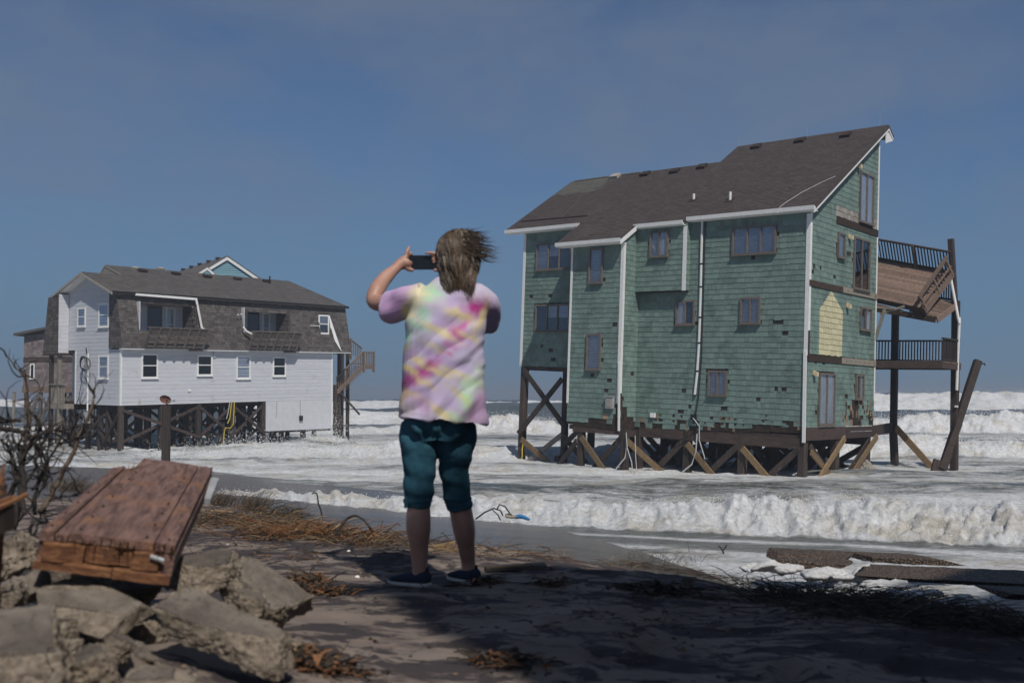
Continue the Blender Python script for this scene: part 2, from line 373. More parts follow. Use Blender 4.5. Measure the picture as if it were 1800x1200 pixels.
# ---------------------------------------------------------------- sea
def crest(X, yc, amp, wf, rag, fr, seed):
    c = yc(X) + 1.1 * wf * (fbm(X * .22 / wf ** .3 + seed, np.full_like(X, seed * 1.7), 3) - .5) + .35 * wf * (fbm(X * 1.1 / wf ** .5 + seed, np.full_like(X, seed * 2.7), 3) - .5)
    return c, amp(X) * (1 - rag + 2 * rag * fbm(X * fr / wf ** .5, np.full_like(X, 5.5 + seed), 4))
def sea_level(X, Y):
    return .50 * sstep(27, 17, Y + .25 * X) + .06
def sea(X, Y):
    """height, foam cover and roughness of the water"""
    z = sea_level(X, Y)
    k1 = fbm(X * .16, Y * .5, 4); k2 = fbm(X * .6 + 40, Y * 1.5, 4)
    chop = .24 * sstep(16, 34, Y) + .02
    z = z + (k1 - .5) * 1.3 * chop + (k2 - .5) * .6 * chop
    far = sstep(60, 160, Y)
    z = z + far * ((fbm(X * .035, Y * .11, 4) - .5) * 1.7)
    foam = .66 * sstep(150, 65, Y) + .02 + (fbm(X * .05 + 8, Y * .16, 3) - .5) * .42 + (fbm(X * .3 + 2, Y * .8, 3) - .5) * .22 - .5 * (k1 - .5)
    foam = foam - .10 * sstep(24, 17, Y + .25 * X)
    sw = Y + .43 * X + 1.2 * (fbm(X * .35, Y * .2, 3) - .5)
    foam = foam + .34 * np.exp(-((sw - 18.0) / .22) ** 2) + .30 * np.exp(-((sw - 16.7) / .30) ** 2) + .25 * np.exp(-((sw - 15.4) / .25) ** 2) + .12 * sstep(17, 14, sw)
    rough = np.zeros_like(z)
    def wave(yc, amp, wf, wb, seed, trail, bub, rag=.25, fr=.8, foamy=1.0):
        nonlocal z, foam, rough
        c, A = crest(X, yc, amp, wf, rag, fr, seed); s = Y - c
        z = z + A * np.where(s < 0, np.exp(-np.abs(s / wf) ** 1.9), np.exp(-(s / wb) ** 2))
        on = np.clip(A / .35, 0, 1)
        f = sstep(-2.1 * wf, -1.25 * wf, s) * sstep(trail, -.1 * wb, s) * on * foamy
        foam = np.maximum(foam, f * 1.05)
        b = sstep(-1.9 * wf, -.9 * wf, s) * sstep(wb * .8, -.1 * wb, s) * on * foamy
        rough = np.maximum(rough, b * bub * np.clip(A / (1.2 * bub + .15), .35, 1))
    L = np.interp
    wave(w1y, lambda x: L(x, [-16, -7, -2, 3, 6, 12, 20], [.40, .42, .40, .46, .56, .58, .58]), 1.15, 2.2, 1, 2.4, .36, .25, .7)
    wave(lambda x: 30 - .2 * x, lambda x: L(x, [-30, -8, 2, 30], [.1, .22, .16, .26]), 1.4, 2.2, 2, 1.2, .08, .5, .35)
    wave(lambda x: 49.5 + .06 * (x - 20), lambda x: L(x, [-80, -22, -19, -15, -9, -6, -3, 2, 6, 12, 14, 18, 60], [.2, .2, .2, .25, .45, .6, .5, .35, .5, .7, .82, .85, .85]), 1.6, 3.2, 3, 3.5, .42, .3, .6)
    wave(lambda x: 83 + .02 * x, lambda x: L(x, [-160, -40, -18, -13, -6, -2, 4, 20, 27, 34, 90], [.5, .5, .5, .3, .7, 1.3, 1.0, .8, 1.5, 1.6, 1.55]), 3.2, 6, 4, 6, .95, .3, .25)
    wave(lambda x: 112 + .05 * x, lambda x: L(x, [-90, -40, -18, -8, 0, 40, 200], [1.0, 1.0, 1.5, 1.0, .8, 1.2, 1.2]), 6, 9, 5, 2, .3, .35, .12, foamy=sstep(-34, -24, X) * sstep(-4, -10, X))
    wave(lambda x: 155 - .02 * x, lambda x: L(x, [-300, -20, 20, 50, 90, 300], [1.0, 1.3, 2.2, 3.5, 3.6, 3.0]), 7, 16, 6, 2, .7, .22, .1, foamy=sstep(22, 48, X))
    wave(lambda x: 128 - .02 * x, lambda x: L(x, [-300, 20, 45, 300], [.3, .5, 1.1, 1.1]), 9, 12, 11, 2, .0, .2, .1, foamy=0)
    wave(lambda x: 205 + .04 * x, lambda x: L(x, [-400, -30, 30, 90, 400], [1.8, 2.2, 2.6, 3.0, 2.6]), 11, 18, 7, 2, .5, .3, .05, foamy=sstep(.47, .62, fbm(X * .03, X * 0 + 3, 3)))
    wave(lambda x: 290 + .0 * x, lambda x: L(x, [-400, 400], [2.2, 2.8]), 14, 22, 8, 2, .5, .3, .04, foamy=sstep(.5, .66, fbm(X * .02 + 7, X * 0 + 5, 3)))
    for (cx, cy, r, a) in ((-14.5, 53.5, 2.4, .30), (-11.5, 51.5, 3.2, .35), (-24.5, 58, 3.0, .45), (-20, 54.0, 3.0, .10), (-10.2, 55, 1.8, .75)):
        b = a * np.exp(-((X - cx) ** 2 / (r * r) + (Y - cy) ** 2 / (r * r * .6)))
        z = z + b; foam = np.maximum(foam, 1.25 * b / a * sstep(.0, .5, b / a)); rough = np.maximum(rough, b / a * .32)
    return z, foam, rough
w1y = lambda x: 20.5 - .43 * x + .006 * x * x
ys = [6.0]
while ys[-1] < 460: ys.append(ys[-1] + max(.042, .0036 * ys[-1]))
ys = np.array(ys); us = np.linspace(-1, 1, 1000)
YS = np.repeat(ys[:, None], len(us), 1); XS = us[None, :] * (YS * .66 + 5.0)
ZS, FS, RS = sea(XS, YS)
edge = sstep(460, 400, YS) * sstep(0, .06, 1 - np.abs(us))[None, :]
ZS = ZS * edge + (-.75) * (1 - edge)
PW = np.stack([XS, YS - np.clip(ZS, 0, 3) * .30 * sstep(.3, 1.2, ZS), ZS], -1)
NW = np.cross(np.gradient(PW, axis=1), np.gradient(PW, axis=0)); NW /= np.linalg.norm(NW, axis=2, keepdims=True); NW *= np.sign(NW[..., 2:3])
i_ = np.nonzero((RS > .015) & (edge > .5)); q = PW[i_]; scl = (1.0 / np.clip(.05 * YS[i_], .75, 7))[:, None]
bil = 1 - 2 * np.abs(fbm3(q * scl * np.array((1.5, 1.5, 1.9)), 3) - .5)
rag_ = fbm3(q * scl * np.array((1.1, 1.1, 1.4)) + 9, 5, .6)
dsp = RS[i_] * ((rag_ - .46) * 1.1 + (bil - .85) * .9) + RS[i_] * .9 * (fbm3(q * scl * 6, 4, .65) - .5)
PW[i_] = q + (NW[i_] * .75 + np.array((0, 0, .35))) * dsp[:, None]
FS[i_] = FS[i_] - .75 * np.clip(.40 - rag_, 0, 1)
fm = mesh_np('sea_water', PW.reshape(-1, 3), grid_faces(*XS.shape), [])
a = fm.attributes.new('foam', 'FLOAT', 'POINT'); a.data.foreach_set('value', FS.astype(np.float32).ravel())
def water_mat(name, flat=False):
    k = NT(name); co = k.new('ShaderNodeTexCoord').outputs['Object']
    def kmap(s):
        m = k.new('ShaderNodeMapping'); m.inputs['Scale'].default_value = s; k.l.new(co, m.inputs[0]); return m.outputs[0]
    f = k.attr('foam').outputs['Fac'] if not flat else .05
    lace = k.noise(kmap((.40, 1.25, .8)), .9, 10, .68, 1.8)
    lace2 = k.noise(kmap((.9, 3.6, 2)), 3.4, 9, .74, 1.2)
    n = k.math('ADD', k.math('MULTIPLY', lace, .54), k.math('MULTIPLY', lace2, .46))
    thr = k.math('SUBTRACT', n, k.math('SUBTRACT', .78, k.math('MULTIPLY', f, .56)))
    fo = k.ramp(thr, -.05, .12)
    thin = k.ramp(f, .55, .95) if not flat else 0.0
    fo = k.math('MULTIPLY', fo, k.math('ADD', .66, k.math('MULTIPLY', thin, .34)))
    fine = k.noise(kmap((1, 1, 1)), 7, 9, .74, .6)
    murk = k.mix(k.noise(kmap((.2, .4, .3)), .5, 4), (.050, .066, .070), (.105, .105, .085))
    sandy = k.ramp(k.noise(kmap((1, 1, 1.6)), .8, 6, .65, .6), .46, .66)
    white = k.mix(k.ramp(fine, .32, .64), k.mix(sandy, (.50, .51, .52), (.40, .37, .32)), k.mix(sandy, (.78, .785, .79), (.66, .63, .57)))
    col = k.mix(fo, murk, white)
    k.l.new(col, k.b.inputs['Base Color'])
    k.setin(k.b.inputs['Roughness'], k.math('ADD', .20, k.math('MULTIPLY', fo, .65)))
    k.b.inputs['IOR'].default_value = 1.33
    rip = k.noise(kmap((.8, 2.2, 1)), 2.4, 7, .62, .3)
    h = k.math('ADD', k.math('MULTIPLY', rip, .5), k.math('MULTIPLY', k.math('MULTIPLY', fine, fo), .8))
    k.bump(h, .8, .16); return k.mat
fm.materials.append(water_mat('foamy_sea_water'))
put(bpy.data.objects.new('sea_water', fm), kind='structure')
# the open sea beyond, to the horizon
def ring(name, z, outs, ins, m):
    b = MB(); (x0, x1, y0, y1), (a0, a1, c0, c1) = outs, ins
    b.add([(x0, y0, z), (x1, y0, z), (x1, y1, z), (x0, y1, z), (a0, c0, z), (a1, c0, z), (a1, c1, z), (a0, c1, z)], [(0, 1, 5, 4), (1, 2, 6, 5), (2, 3, 7, 6), (3, 0, 4, 7), (4, 5, 6, 7)])
    return b.obj(name, m, kind='structure')
ring('open_sea', -.6, (-2600, 2600, 12, 3200), (-400, 400, 60, 470), water_mat('open_sea_water', True))

# spray: droplets thrown up along the breaking crests and round the piles
rs = np.random.RandomState(5)
def drops(n, fx, fy, sp, hgt, size):
    X = fx(n); Y = fy(X); X = X + rs.normal(0, sp, n); Y = Y + rs.normal(0, sp, n)
    Z, _f, _r = sea(X, Y); H = rs.exponential(hgt, n); return np.stack([X, Y - np.clip(Z, 0, 3) * .30 * sstep(.3, 1.2, Z), Z + H - .02], 1), size * rs.uniform(.35, 1.25, n) * (1.1 - np.clip(H / (hgt * 5), 0, .7))
U = lambda a, b: (lambda n: rs.uniform(a, b, n))
lots = [drops(6500, U(-13, 12), lambda x: 20.2 - .43 * x + .006 * x * x - rs.uniform(0, 1.3, len(x)), .22, .07, .010),
        drops(2000, U(2, 11), lambda x: 20.5 - .43 * x + .006 * x * x, .25, .12, .010),
        drops(4200, U(-17, -5.5), lambda x: 48.6 + .06 * (x - 20) + 0 * x, .7, .18, .022),
        drops(4200, U(10, 30), lambda x: 49.2 + .06 * (x - 20) + 0 * x, .6, .16, .022),
        drops(1100, lambda n: rs.normal(-10.1, .7, n), lambda x: 54.6 + 0 * x, .45, .75, .024),
        drops(900, lambda n: rs.normal(-14.5, 1.6, n), lambda x: 54 + 0 * x, .6, .3, .024),
        drops(1500, lambda n: rs.normal(-24.2, 1.3, n), lambda x: 58 + 0 * x, .7, .65, .024),
        drops(4200, U(24, 48), lambda x: 82.5 + 0 * x, 1.6, .34, .030),
        drops(2000, U(-8, 4), lambda x: 82.5 + 0 * x, 1.6, .3, .030),
        drops(2400, U(45, 82), lambda x: 150 + 0 * x, 3, .45, .05)]
P = np.concatenate([l[0] for l in lots]); S = np.concatenate([l[1] for l in lots])
oct_ = np.array([(1, 0, 0), (-1, 0, 0), (0, 1, 0), (0, -1, 0), (0, 0, 1), (0, 0, -1)], float)
of = np.array([(0, 2, 4), (2, 1, 4), (1, 3, 4), (3, 0, 4), (2, 0, 5), (1, 2, 5), (3, 1, 5), (0, 3, 5)])
V = (P[:, None] + oct_[None] * S[:, None, None] * rs.uniform(.6, 1.4, (len(P), 6, 1))).reshape(-1, 3)
Fq = (of[None] + (np.arange(len(P)) * 6)[:, None, None]).reshape(-1, 3)
M_['spray'] = mat('white_spray', (.74, .75, .75), (.82, .82, .82), (1, 1, 1), 3, .6, 0, .01, .04)
put(bpy.data.objects.new('sea_spray', mesh_np('sea_spray', V, Fq, M_['spray'])), kind='stuff')
# ---------------------------------------------------------------- shingles, windows
def clip2(poly, conv):
    out = poly; n = len(conv)
    for i in range(n):
        (ax, ay), (bx, by) = conv[i], conv[(i + 1) % n]
        inp, out = out, []
        for j in range(len(inp)):
            p, q = inp[j], inp[(j + 1) % len(inp)]
            sp = (bx - ax) * (p[1] - ay) - (by - ay) * (p[0] - ax); sq = (bx - ax) * (q[1] - ay) - (by - ay) * (q[0] - ax)
            if sp >= -1e-9: out.append(p)
            if (sp >= 0) != (sq >= 0):
                t = sp / (sp - sq); out.append((p[0] + (q[0] - p[0]) * t, p[1] + (q[1] - p[1]) * t))
        if len(out) < 3: return []
    return out
class Sheet:      # a plane with its own 2-D coordinates
    def __init__(s, o, u, v):
        s.o, s.u, s.v = Vector(o), Vector(u).normalized(), Vector(v).normalized(); s.n = s.u.cross(s.v)
    def p(s, a, b, d=0): return s.o + s.u * a + s.v * b + s.n * d
    def M(s, a, b): 
        m = Matrix((s.u, s.v, s.n)).transposed().to_4x4(); m.translation = s.p(a, b); return m
def shingles(sh, conv, course, ws, th, lap, holes=(), skip=None, jit=.012, mis=None, rng=random, dropf=None):
    """list of (2-D polygon, whole?, width) in courses over the convex outline"""
    us = [p[0] for p in conv]; vs_ = [p[1] for p in conv]; out = []
    v, row = min(vs_), 0
    while v < max(vs_):
        u = min(us) - rng.random() * ws[-1]
        while u < max(us):
            w = rng.choice(ws); dv = rng.uniform(-jit, jit)
            r = [(u, v + dv), (u + w - .006, v + dv), (u + w - .006, v + course + lap), (u, v + course + lap)]
            c = (u + w / 2, v + course / 2)
            q = clip2(r, conv)
            if q and not any(h[0] < c[0] < h[1] and h[2] < c[1] < h[3] for h in holes) and not (skip and skip(*c)):
                whole = len(q) == 4 and all(abs(a[0] - b[0]) + abs(a[1] - b[1]) < 1e-6 for a, b in zip(q, r))
                out.append((q, whole, w, (u, v + dv), course + lap, th))
            u += w
        v += course; row += 1
    return out
def shingle_into(mb, sh, s, mi=0):
    q, _, _, (u0, v0), hgt, th = s; n = len(q)
    front = [sh.p(a, b, .004 + th * (1 - (b - v0) / hgt)) for a, b in q]; back = [sh.p(a, b, 0) for a, b in q]
    mb.add(front + back, [tuple(range(n))] + [(i, i + n, (i + 1) % n + n, (i + 1) % n) for i in range(n)], mi)
_shm = {}
def shingle_mesh(w, hgt, th, m):
    key = (w, hgt, th, m.name)
    if key not in _shm:
        b = MB(); sh = Sheet((0, 0, 0), (1, 0, 0), (0, 1, 0))
        shingle_into(b, sh, ([(0, 0), (w - .006, 0), (w - .006, hgt), (0, hgt)], 1, w, (0, 0), hgt, th)); _shm[key] = b.mesh('shingle', m)
    return _shm[key]

def window(parent, sh, a0, a1, b0, b1, panes=1, rail=False, fm='wframe', fw=.075, proud=.085, fill='blind', glassm='glass', name='window', slats=True, sill=True):
    """frame and mullions proud of the wall, panes set back inside it, blind or curtain behind the glass"""
    f = MB(); P = lambda a, b, d: sh.p(a, b, d)
    def bar(x0, x1, y0, y1, d0, d1):
        f.prism([P(x0, y0, d0), P(x1, y0, d0), P(x1, y1, d0), P(x0, y1, d0)], sh.n * (d1 - d0))
    bar(a0, a0 + fw, b0, b1, 0, proud); bar(a1 - fw, a1, b0, b1, 0, proud)
    bar(a0 + fw, a1 - fw, b0, b0 + fw, 0, proud - .004); bar(a0 + fw, a1 - fw, b1 - fw, b1, 0, proud - .004)
    w = (a1 - a0 - 2 * fw) / panes; mf = fw * .8
    for i in range(1, panes): bar(a0 + fw + i * w - mf / 2, a0 + fw + i * w + mf / 2, b0 + fw, b1 - fw, 0, proud - .008)
    if sill: bar(a0 - .02, a1 + .02, b0 - .03, b0 - .002, 0, proud + .05)
    wo = f.obj(name, M_[fm], parent)
    for i in range(panes):
        x0, x1 = a0 + fw + i * w + (mf / 2 if i else 0), a0 + fw + (i + 1) * w - (mf / 2 if i < panes - 1 else 0)
        fl = fill[i % len(fill)] if isinstance(fill, (list, tuple)) else fill
        if rail:
            ym = (b0 + b1) / 2 + .02
            r = MB(); r.prism([P(x0, ym - .025, .012), P(x1, ym - .025, .012), P(x1, ym + .025, .012), P(x0, ym + .025, .012)], sh.n * .026); r.obj('meeting_rail', M_[fm], wo)
        g = MB(); g.prism([P(x0, b0 + fw, .026), P(x1, b0 + fw, .026), P(x1, b1 - fw, .026), P(x0, b1 - fw, .026)], sh.n * .005); g.obj('pane', M_[glassm], wo)
        k = MB(); k.prism([P(x0, b0 + fw, .004), P(x1, b0 + fw, .004), P(x1, b1 - fw, .004), P(x0, b1 - fw, .004)], sh.n * .003); k.obj('dim_room_sheet', M_['inside'], wo)  # dark sheet, its colour stands for the unlit room behind
        if fl in ('blind', 'curtain', 'half'):
            c = MB(); lo = b0 + fw + (.45 * (b1 - b0) if fl == 'half' else 0); H = b1 - fw - lo
            if fl == 'curtain':
                n = max(4, int((x1 - x0) / .07)); xs = [x0 + (x1 - x0) * j / n for j in range(n + 1)]
                for j in range(n):
                    c.prism([P(xs[j], lo, .009), P(xs[j + 1], lo, .009), P(xs[j + 1], lo + H, .009), P(xs[j], lo + H, .009)], sh.n * (.004 + .009 * (j % 2)))
            else:
                n = int(H / .062)
                for j in range(n):
                    y = lo + H * j / n; c.prism([P(x0, y, .010), P(x1, y, .010), P(x1, y + H / n * .5, .020), P(x0, y + H / n * .5, .020)], sh.n * .002 + sh.v * .02)
            c.obj('curtain' if fl == 'curtain' else 'blind', M_['curtain' if fl == 'curtain' else 'blind'], wo)
    return wo

# ---------------------------------------------------------------- the green house (local: x right along the front, y towards the sea, z up)
GO = Vector((10.58, 36.0, 1.84)); GA = Vector((.7478, -.6629, -.0385)); GB = Vector((.6630, .7486, -.0095))
GA.normalize(); GB = (GB - GA * GB.dot(GA)).normalized(); GC = GA.cross(GB)
GM = Matrix((GA, GB, GC)).transposed().to_4x4(); GM.translation = GO
green = empty('beach_house', GM, 'tall green shingled beach house with torn skirt standing on piles in the surf', 'house')
rnd = random.Random(4)
X_, Y_, Z_ = Vector((1, 0, 0)), Vector((0, 1, 0)), Vector((0, 0, 1))
RP = lambda y: 8.13 + .648 * y          # roof plane, top side
shF = Sheet((0, 0, 0), X_, Z_)          # front main wall
shB = Sheet((0, -1.15, 0), X_, Z_)      # bump-out face
shBs = Sheet((-7.40, -1.15, 0), Y_, Z_) # its right side
shO = Sheet((0, -.30, 0), X_, Z_)       # oriel face
shOs = Sheet((-5.02, -.30, 0), Y_, Z_)
shL = Sheet((0, .50, 0), X_, Z_)        # left raised section
shG = Sheet((0, 0, 0), Y_, Z_)          # gable wall
wall = lambda nm, sh, poly, d=.12: MB().prism([sh.p(a, b, -d) for a, b in poly], sh.n * (d - .002)).obj(nm, M_['underlay'], green)
polyF = [(-7.40, -.62), (-4.4, -.36), (0, -.22), (0, 7.95), (-7.40, 7.95)]
polyB = [(-10.05, -.42), (-7.40, -.52), (-7.40, 7.22), (-10.05, 7.22)]
polyBs = [(0, -.62), (1.15, -.62), (1.15, 7.95), (0, 7.20)]
polyO = [(-7.40, 5.10), (-5.02, 5.10), (-5.02, 7.78), (-7.40, 7.78)]
polyOs = [(0, 5.10), (.30, 5.10), (.30, 7.95), (0, 7.78)]
polyL = [(-14.15, 1.97), (-10.05, 1.97), (-10.05, 8.25), (-14.15, 8.25)]
polyG = [(.003, .0), (6.22, .0), (6.22, 11.95), (.003, 7.98)]
wall('front_wall', shF, polyF); wall('bay_wall', shB, polyB); wall('bay_side_wall', shBs, polyBs); wall('oriel_wall', shO, polyO, .29); wall('oriel_side_wall', shOs, polyOs)
wall('left_wall', shL, polyL); wall('gable_wall', shG, polyG)
b = MB(); b.box(-7.40, -5.03, -.29, 0, 5.06, 5.098); b.obj('oriel_floor', M_['underlay'], green)
# unseen sides, so that the house is closed from every side
b = MB(); b.box(-14.15, -14.0, .65, 5.9, 1.97, 8.2); b.prism([(-14.15, .65, 8.2), (-14.15, 5.9, 8.2), (-14.15, 5.0, 11.2)], (.15, 0, 0)); b.box(-14.15, -6.6, 5.9, 6.05, 0, 11.0); b.box(-6.6, -.14, 6.08, 6.22, 0, 12.0)
b.prism([(-6.67, 5.0, 11.2), (-6.67, 6.2, 11.2), (-6.67, 6.2, 12.0)], (-.1, 0, 0)); b.box(-10.05, -9.93, -1.03, .4, -.4, 7.3)
b.obj('rear_wall', M_['gshingle'], green)
b = MB(); b.box(-13.9, -.15, .6, 5.85, 1.8, 1.95); b.box(-10.0, -.15, .02, 6.0, -.5, -.3); b.box(-9.95, -7.45, -1.1, .02, -.62, -.45); b.obj('floor_deck', M_['rim'], green)

GWIN = [  # sheet, a0, a1, b0, b1, panes, fill
    (shF, -3.14, -1.31, 6.37, 7.46, 3, ['blind', 'blind', 'blind']), (shF, -2.72, -1.88, 3.75, 4.76, 2, 'blind'), (shF, -5.57, -4.70, 3.73, 4.72, 2, ['curtain', 'inside']), (shF, -4.02, -3.20, 1.0, 1.97, 2, 'blind'),
    (shB, -9.12, -8.40, 5.42, 6.88, 1, 'blind'), (shB, -9.11, -8.37, 1.85, 3.36, 1, 'blind'), (shO, -6.71, -5.82, 6.47, 7.52, 2, ['blind', 'curtain']),
    (shL, -13.40, -11.35, 6.32, 7.55, 3, ['blind', 'half', 'inside']), (shL, -13.34, -11.35, 3.56, 4.78, 3, ['inside', 'half', 'half']),
    (shG, 4.28, 5.66, 8.07, 10.10, 2, 'curtain'), (shG, 2.33, 2.96, 6.42, 7.39, 1, 'blind'), (shG, 4.58, 5.68, 3.79, 4.73, 2, ['inside', 'curtain']), (shG, 4.28, 5.06, 1.04, 2.03, 2, ['inside', 'curtain'])]
for (sh, a0, a1, b0, b1, n, fl) in GWIN: window(green, sh, a0, a1, b0, b1, n, fill=fl)
window(green, shG, 3.82, 5.40, 5.36, 7.42, 2, fill='inside', glassm='darkglass', name='sliding_door')
window(green, shG, .95, 2.35, .055, 2.0, 2, fill=['curtain', 'curtain'], name='sliding_door')
hole = lambda sh: [(a0, a1, b0, b1) for (s, a0, a1, b0, b1, n, f) in GWIN if s is sh]

# missing shingles: ragged skirt, single gaps
def ragged(base, depth, p0, seed):
    r = np.random.RandomState(seed); ph = r.rand(8) * 9
    def f(u, v):
        h = v - base(u); e = depth * (.25 + .75 * abs(math.sin(u * 1.9 + ph[0]) * math.sin(u * .83 + ph[1]))) 
        return h < e and r.rand() < p0 * (1 - max(0, h) / (e + 1e-6)) ** .6
    return f
gapsF = [(-1.25, 3.9), (-1.0, 3.7), (-.75, 3.45), (-1.15, 1.25), (-.75, 1.25), (-1.9, .85), (-5.0, 1.2), (-4.75, .5), (-2.15, 6.2), (-3.3, .45), (-.6, .1), (-5.2, .35)]
skF = ragged(lambda u: -.36 - .055 * (u + 4.4) * -1 if False else (-.22 + .035 * u if u > -4.4 else -.36 + .085 * (u + 4.4)), .55, .85, 3)
used = set()
def gap(u, v, lst):
    for g in lst:
        if g not in used and abs(u - g[0]) < .13 and abs(v - g[1]) < .115: used.add(g); return True
    return False
def skipF(u, v): return skF(u, v) or gap(u, v, gapsF)
skB = ragged(lambda u: -.42, .42, .9, 5)
def skipB(u, v): return skB(u, v) or gap(u, v, [(-7.8, 3.75), (-8.75, 1.65), (-7.95, 1.35), (-8.0, 1.1)]) or (u > -7.62 and v < .55 and rnd.random() < .85)
def skipBs(u, v): return v < 1.0 - u * 1.15 and rnd.random() < .92 or (v < .0 and rnd.random() < .6) or (abs(u - .75) < .1 and abs(v - 1.75) < .1)
def skipL(u, v): return gap(u, v, [(-12.85, 3.0), (-12.3, 2.25), (-12.6, 5.2), (-13.6, 5.1), (-12.4, 2.6)])
def skipG(u, v):
    if 2.10 < v < 2.62 and v > 2.42: return True
    for (lo, hi, f) in ((5.13, 5.36, None), (2.40, 2.64, None)):
        if lo < v < hi: return True
    if 7.72 < v < 8.0 and u > 2.2: return True
    if .95 < u < 2.35 and v < 2.0 or 3.82 < u < 5.4 and 5.36 < v < 7.42: return True
    if 3.0 < u < 6.2 and .1 < v < 1.0:
        d = math.exp(-((u - 4.45) / .75) ** 2) + .9 * math.exp(-((u - 5.9) / .25) ** 2)
        return rnd.random() < 1.0 * d * (.9 if v < .75 else .5)
    return gap(u, v, [(.35, 5.85), (.9, 5.85), (.3, 5.6), (2.05, 5.6), (3.55, 1.15), (.75, .5), (1.5, 2.38), (.7, 2.3)])
allS = []
WS = [.14, .18, .20, .24, .28]
for sh, poly, hs, sk in ((shF, polyF, hole(shF), skipF), (shB, polyB, hole(shB), skipB), (shBs, polyBs, [], skipBs), (shO, polyO, hole(shO), None), (shOs, polyOs, [], None), (shL, polyL, hole(shL), skipL), (shG, polyG, hole(shG), skipG)):
    flat = [(p[0], p[1]) for p in poly]
    for s in shingles(sh, flat, .205, WS, .016, .05, hs, sk, .014, rng=rnd): allS.append((sh, s))
# the pale steeple-shaped patch on the gable wall and the bare grey course under the top door
def shade(sh, s):
    (u, v) = (sum(p[0] for p in s[0]) / len(s[0]), sum(p[1] for p in s[0]) / len(s[0]) )
    if sh is shG:
        if 8.0 < v < 8.38 and u > 2.2: return 'greyshingle'
        if 3.2 < u < 6.1 and .1 < v < 1.0 and rnd.random() < .45 * math.exp(-((u - 4.5) / .8) ** 2): return 'bareshingle'
    if sh in (shF, shB, shBs) and v < .25 and rnd.random() < .05: return 'bareshingle'
    return 'gshingle'
camL = GM.inverted() @ Vector((0, 0, CAM_H))
def shown(sh, s):
    c = sh.p(s[3][0] + s[2] / 2, s[3][1] + .1); d = camL - c
    return s[2] * max(0, d.normalized().dot(sh.n)) / d.length_squared if s[1] else 0
order = sorted(range(len(allS)), key=lambda i: -shown(*allS[i]))
single = set(order[:296]); mats = [M_['gshingle'], M_['cream'], M_['greyshingle'], M_['bareshingle']]; rest = MB()
for i, (sh, s) in enumerate(allS):
    c = shade(sh, s)
    if sh is shG and c == 'gshingle':      # painted part of the shingle
        q = clip2(s[0], [(.92, 2.5), (2.97, 2.5), (2.97, 4.40), (1.90, 5.10), (.92, 4.34)])
        if q: shingle_into(rest, sh, (q, 0, 0, s[3], s[4], s[5] + .003), 1)
    if i in single:
        o = bpy.data.objects.new('shingle', shingle_mesh(s[2], s[4], s[5], M_[c])); o.matrix_local = sh.M(*s[3]); put(o, green)
    else: shingle_into(rest, sh, s, ['gshingle', 'cream', 'greyshingle', 'bareshingle'].index(c))
rest.obj('wall_shingles', mats, green, kind='stuff')

# rotten and grey ledger boards across the gable wall
def gboard(name, y0, y1, z0, z1, m, d0=.0, d1=.05, sag=0):
    return MB().prism([shG.p(y0, z0, d0), shG.p(y1, z0 + sag, d0), shG.p(y1, z1 + sag, d0), shG.p(y0, z1, d0)], shG.n * (d1 - d0)).obj(name, M_[m], green)
gboard('ledger_board', -.03, 2.86, 5.12, 5.34, 'rot'); gboard('ledger_board', 2.88, 6.24, 5.13, 5.35, 'greywood', 0, .06)
gboard('ledger_board', 0, 2.88, 2.39, 2.63, 'rot'); gboard('ledger_board', 2.90, 6.24, 2.40, 2.64, 'greywood', 0, .06)
gboard('ledger_board', 2.2, 6.22, 7.70, 7.98, 'rot', 0, .045)
for y in (3.3, 3.75, 4.2, 4.65, 5.1, 5.55, 6.0):
    gboard('ledger_bolt', y - .015, y + .015, 5.22, 5.25, 'black', .06, .075); gboard('ledger_bolt', y - .015, y + .015, 2.5, 2.53, 'black', .06, .075)
gboard('rim_joist', -.05, 3.35, -.48, -.005, 'rim', 0, .07); gboard('rim_joist', 3.37, 6.24, -.46, -.22, 'rim', 0, .06); gboard('rim_joist', 3.37, 6.24, -.205, -.02, 'rim', 0, .055)
b = MB(); b.box(-7.2, -.1, -.02, .12, -.80, -.42); b.obj('floor_beam', M_['rim'], green)
b = MB(); b.box(-9.75, -7.35, -1.12, -.98, -.72, -.44); b.obj('floor_beam', M_['rim'], green)
b = MB(); b.box(-7.42, -7.28, -1.1, 0, -.80, -.55); b.obj('floor_beam', M_['rim'], green)
b = MB(); b.box(-14.1, -10.1, .52, .64, 1.86, 1.965); b.obj('floor_beam', M_['rim'], green)
for y in (2.8, 5.9):
    b = MB(); b.box(-9.8, -.2, y - .07, y + .07, -.80, -.52); b.obj('floor_beam', M_['rim'], green)

# white corner boards, gutters and rakes
def trim(name, x0, x1, y0, y1, z0, z1): return MB().box(x0, x1, y0, y1, z0, z1).obj(name, M_['trim'], green)
trim('corner_board', -.13, .028, -.032, -.003, 2.6, 7.75); trim('corner_board', .003, .032, -.003, .12, 2.66, 7.8)
MB().beam((-.06, -.05, 2.75), (-.02, -.08, -.55), .13, .035, (0, 1, 0)).obj('corner_board', M_['trim'], green)
trim('corner_board', .003, .032, 6.15, 6.25, 5.37, 11.9); trim('corner_board', .003, .032, 6.15, 6.25, 2.66, 5.11); trim('corner_board', .003, .032, 6.15, 6.25, 1.0, 2.38)
trim('corner_board', -10.08, -9.98, -1.185, -1.155, .45, 7.05)
trim('corner_board', -7.52, -7.37, -1.185, -1.155, .55, 7.0); trim('corner_board', -7.395, -7.365, -1.15, -1.05, .95, 7.05)
MB().beam((-7.42, -1.21, 2.2), (-7.30, -1.26, -.55), .10, .03, (0, 1, 0)).obj('corner_board', M_['trim'], green)
trim('corner_board', -5.15, -4.99, -.335, -.305, 5.08, 7.62)
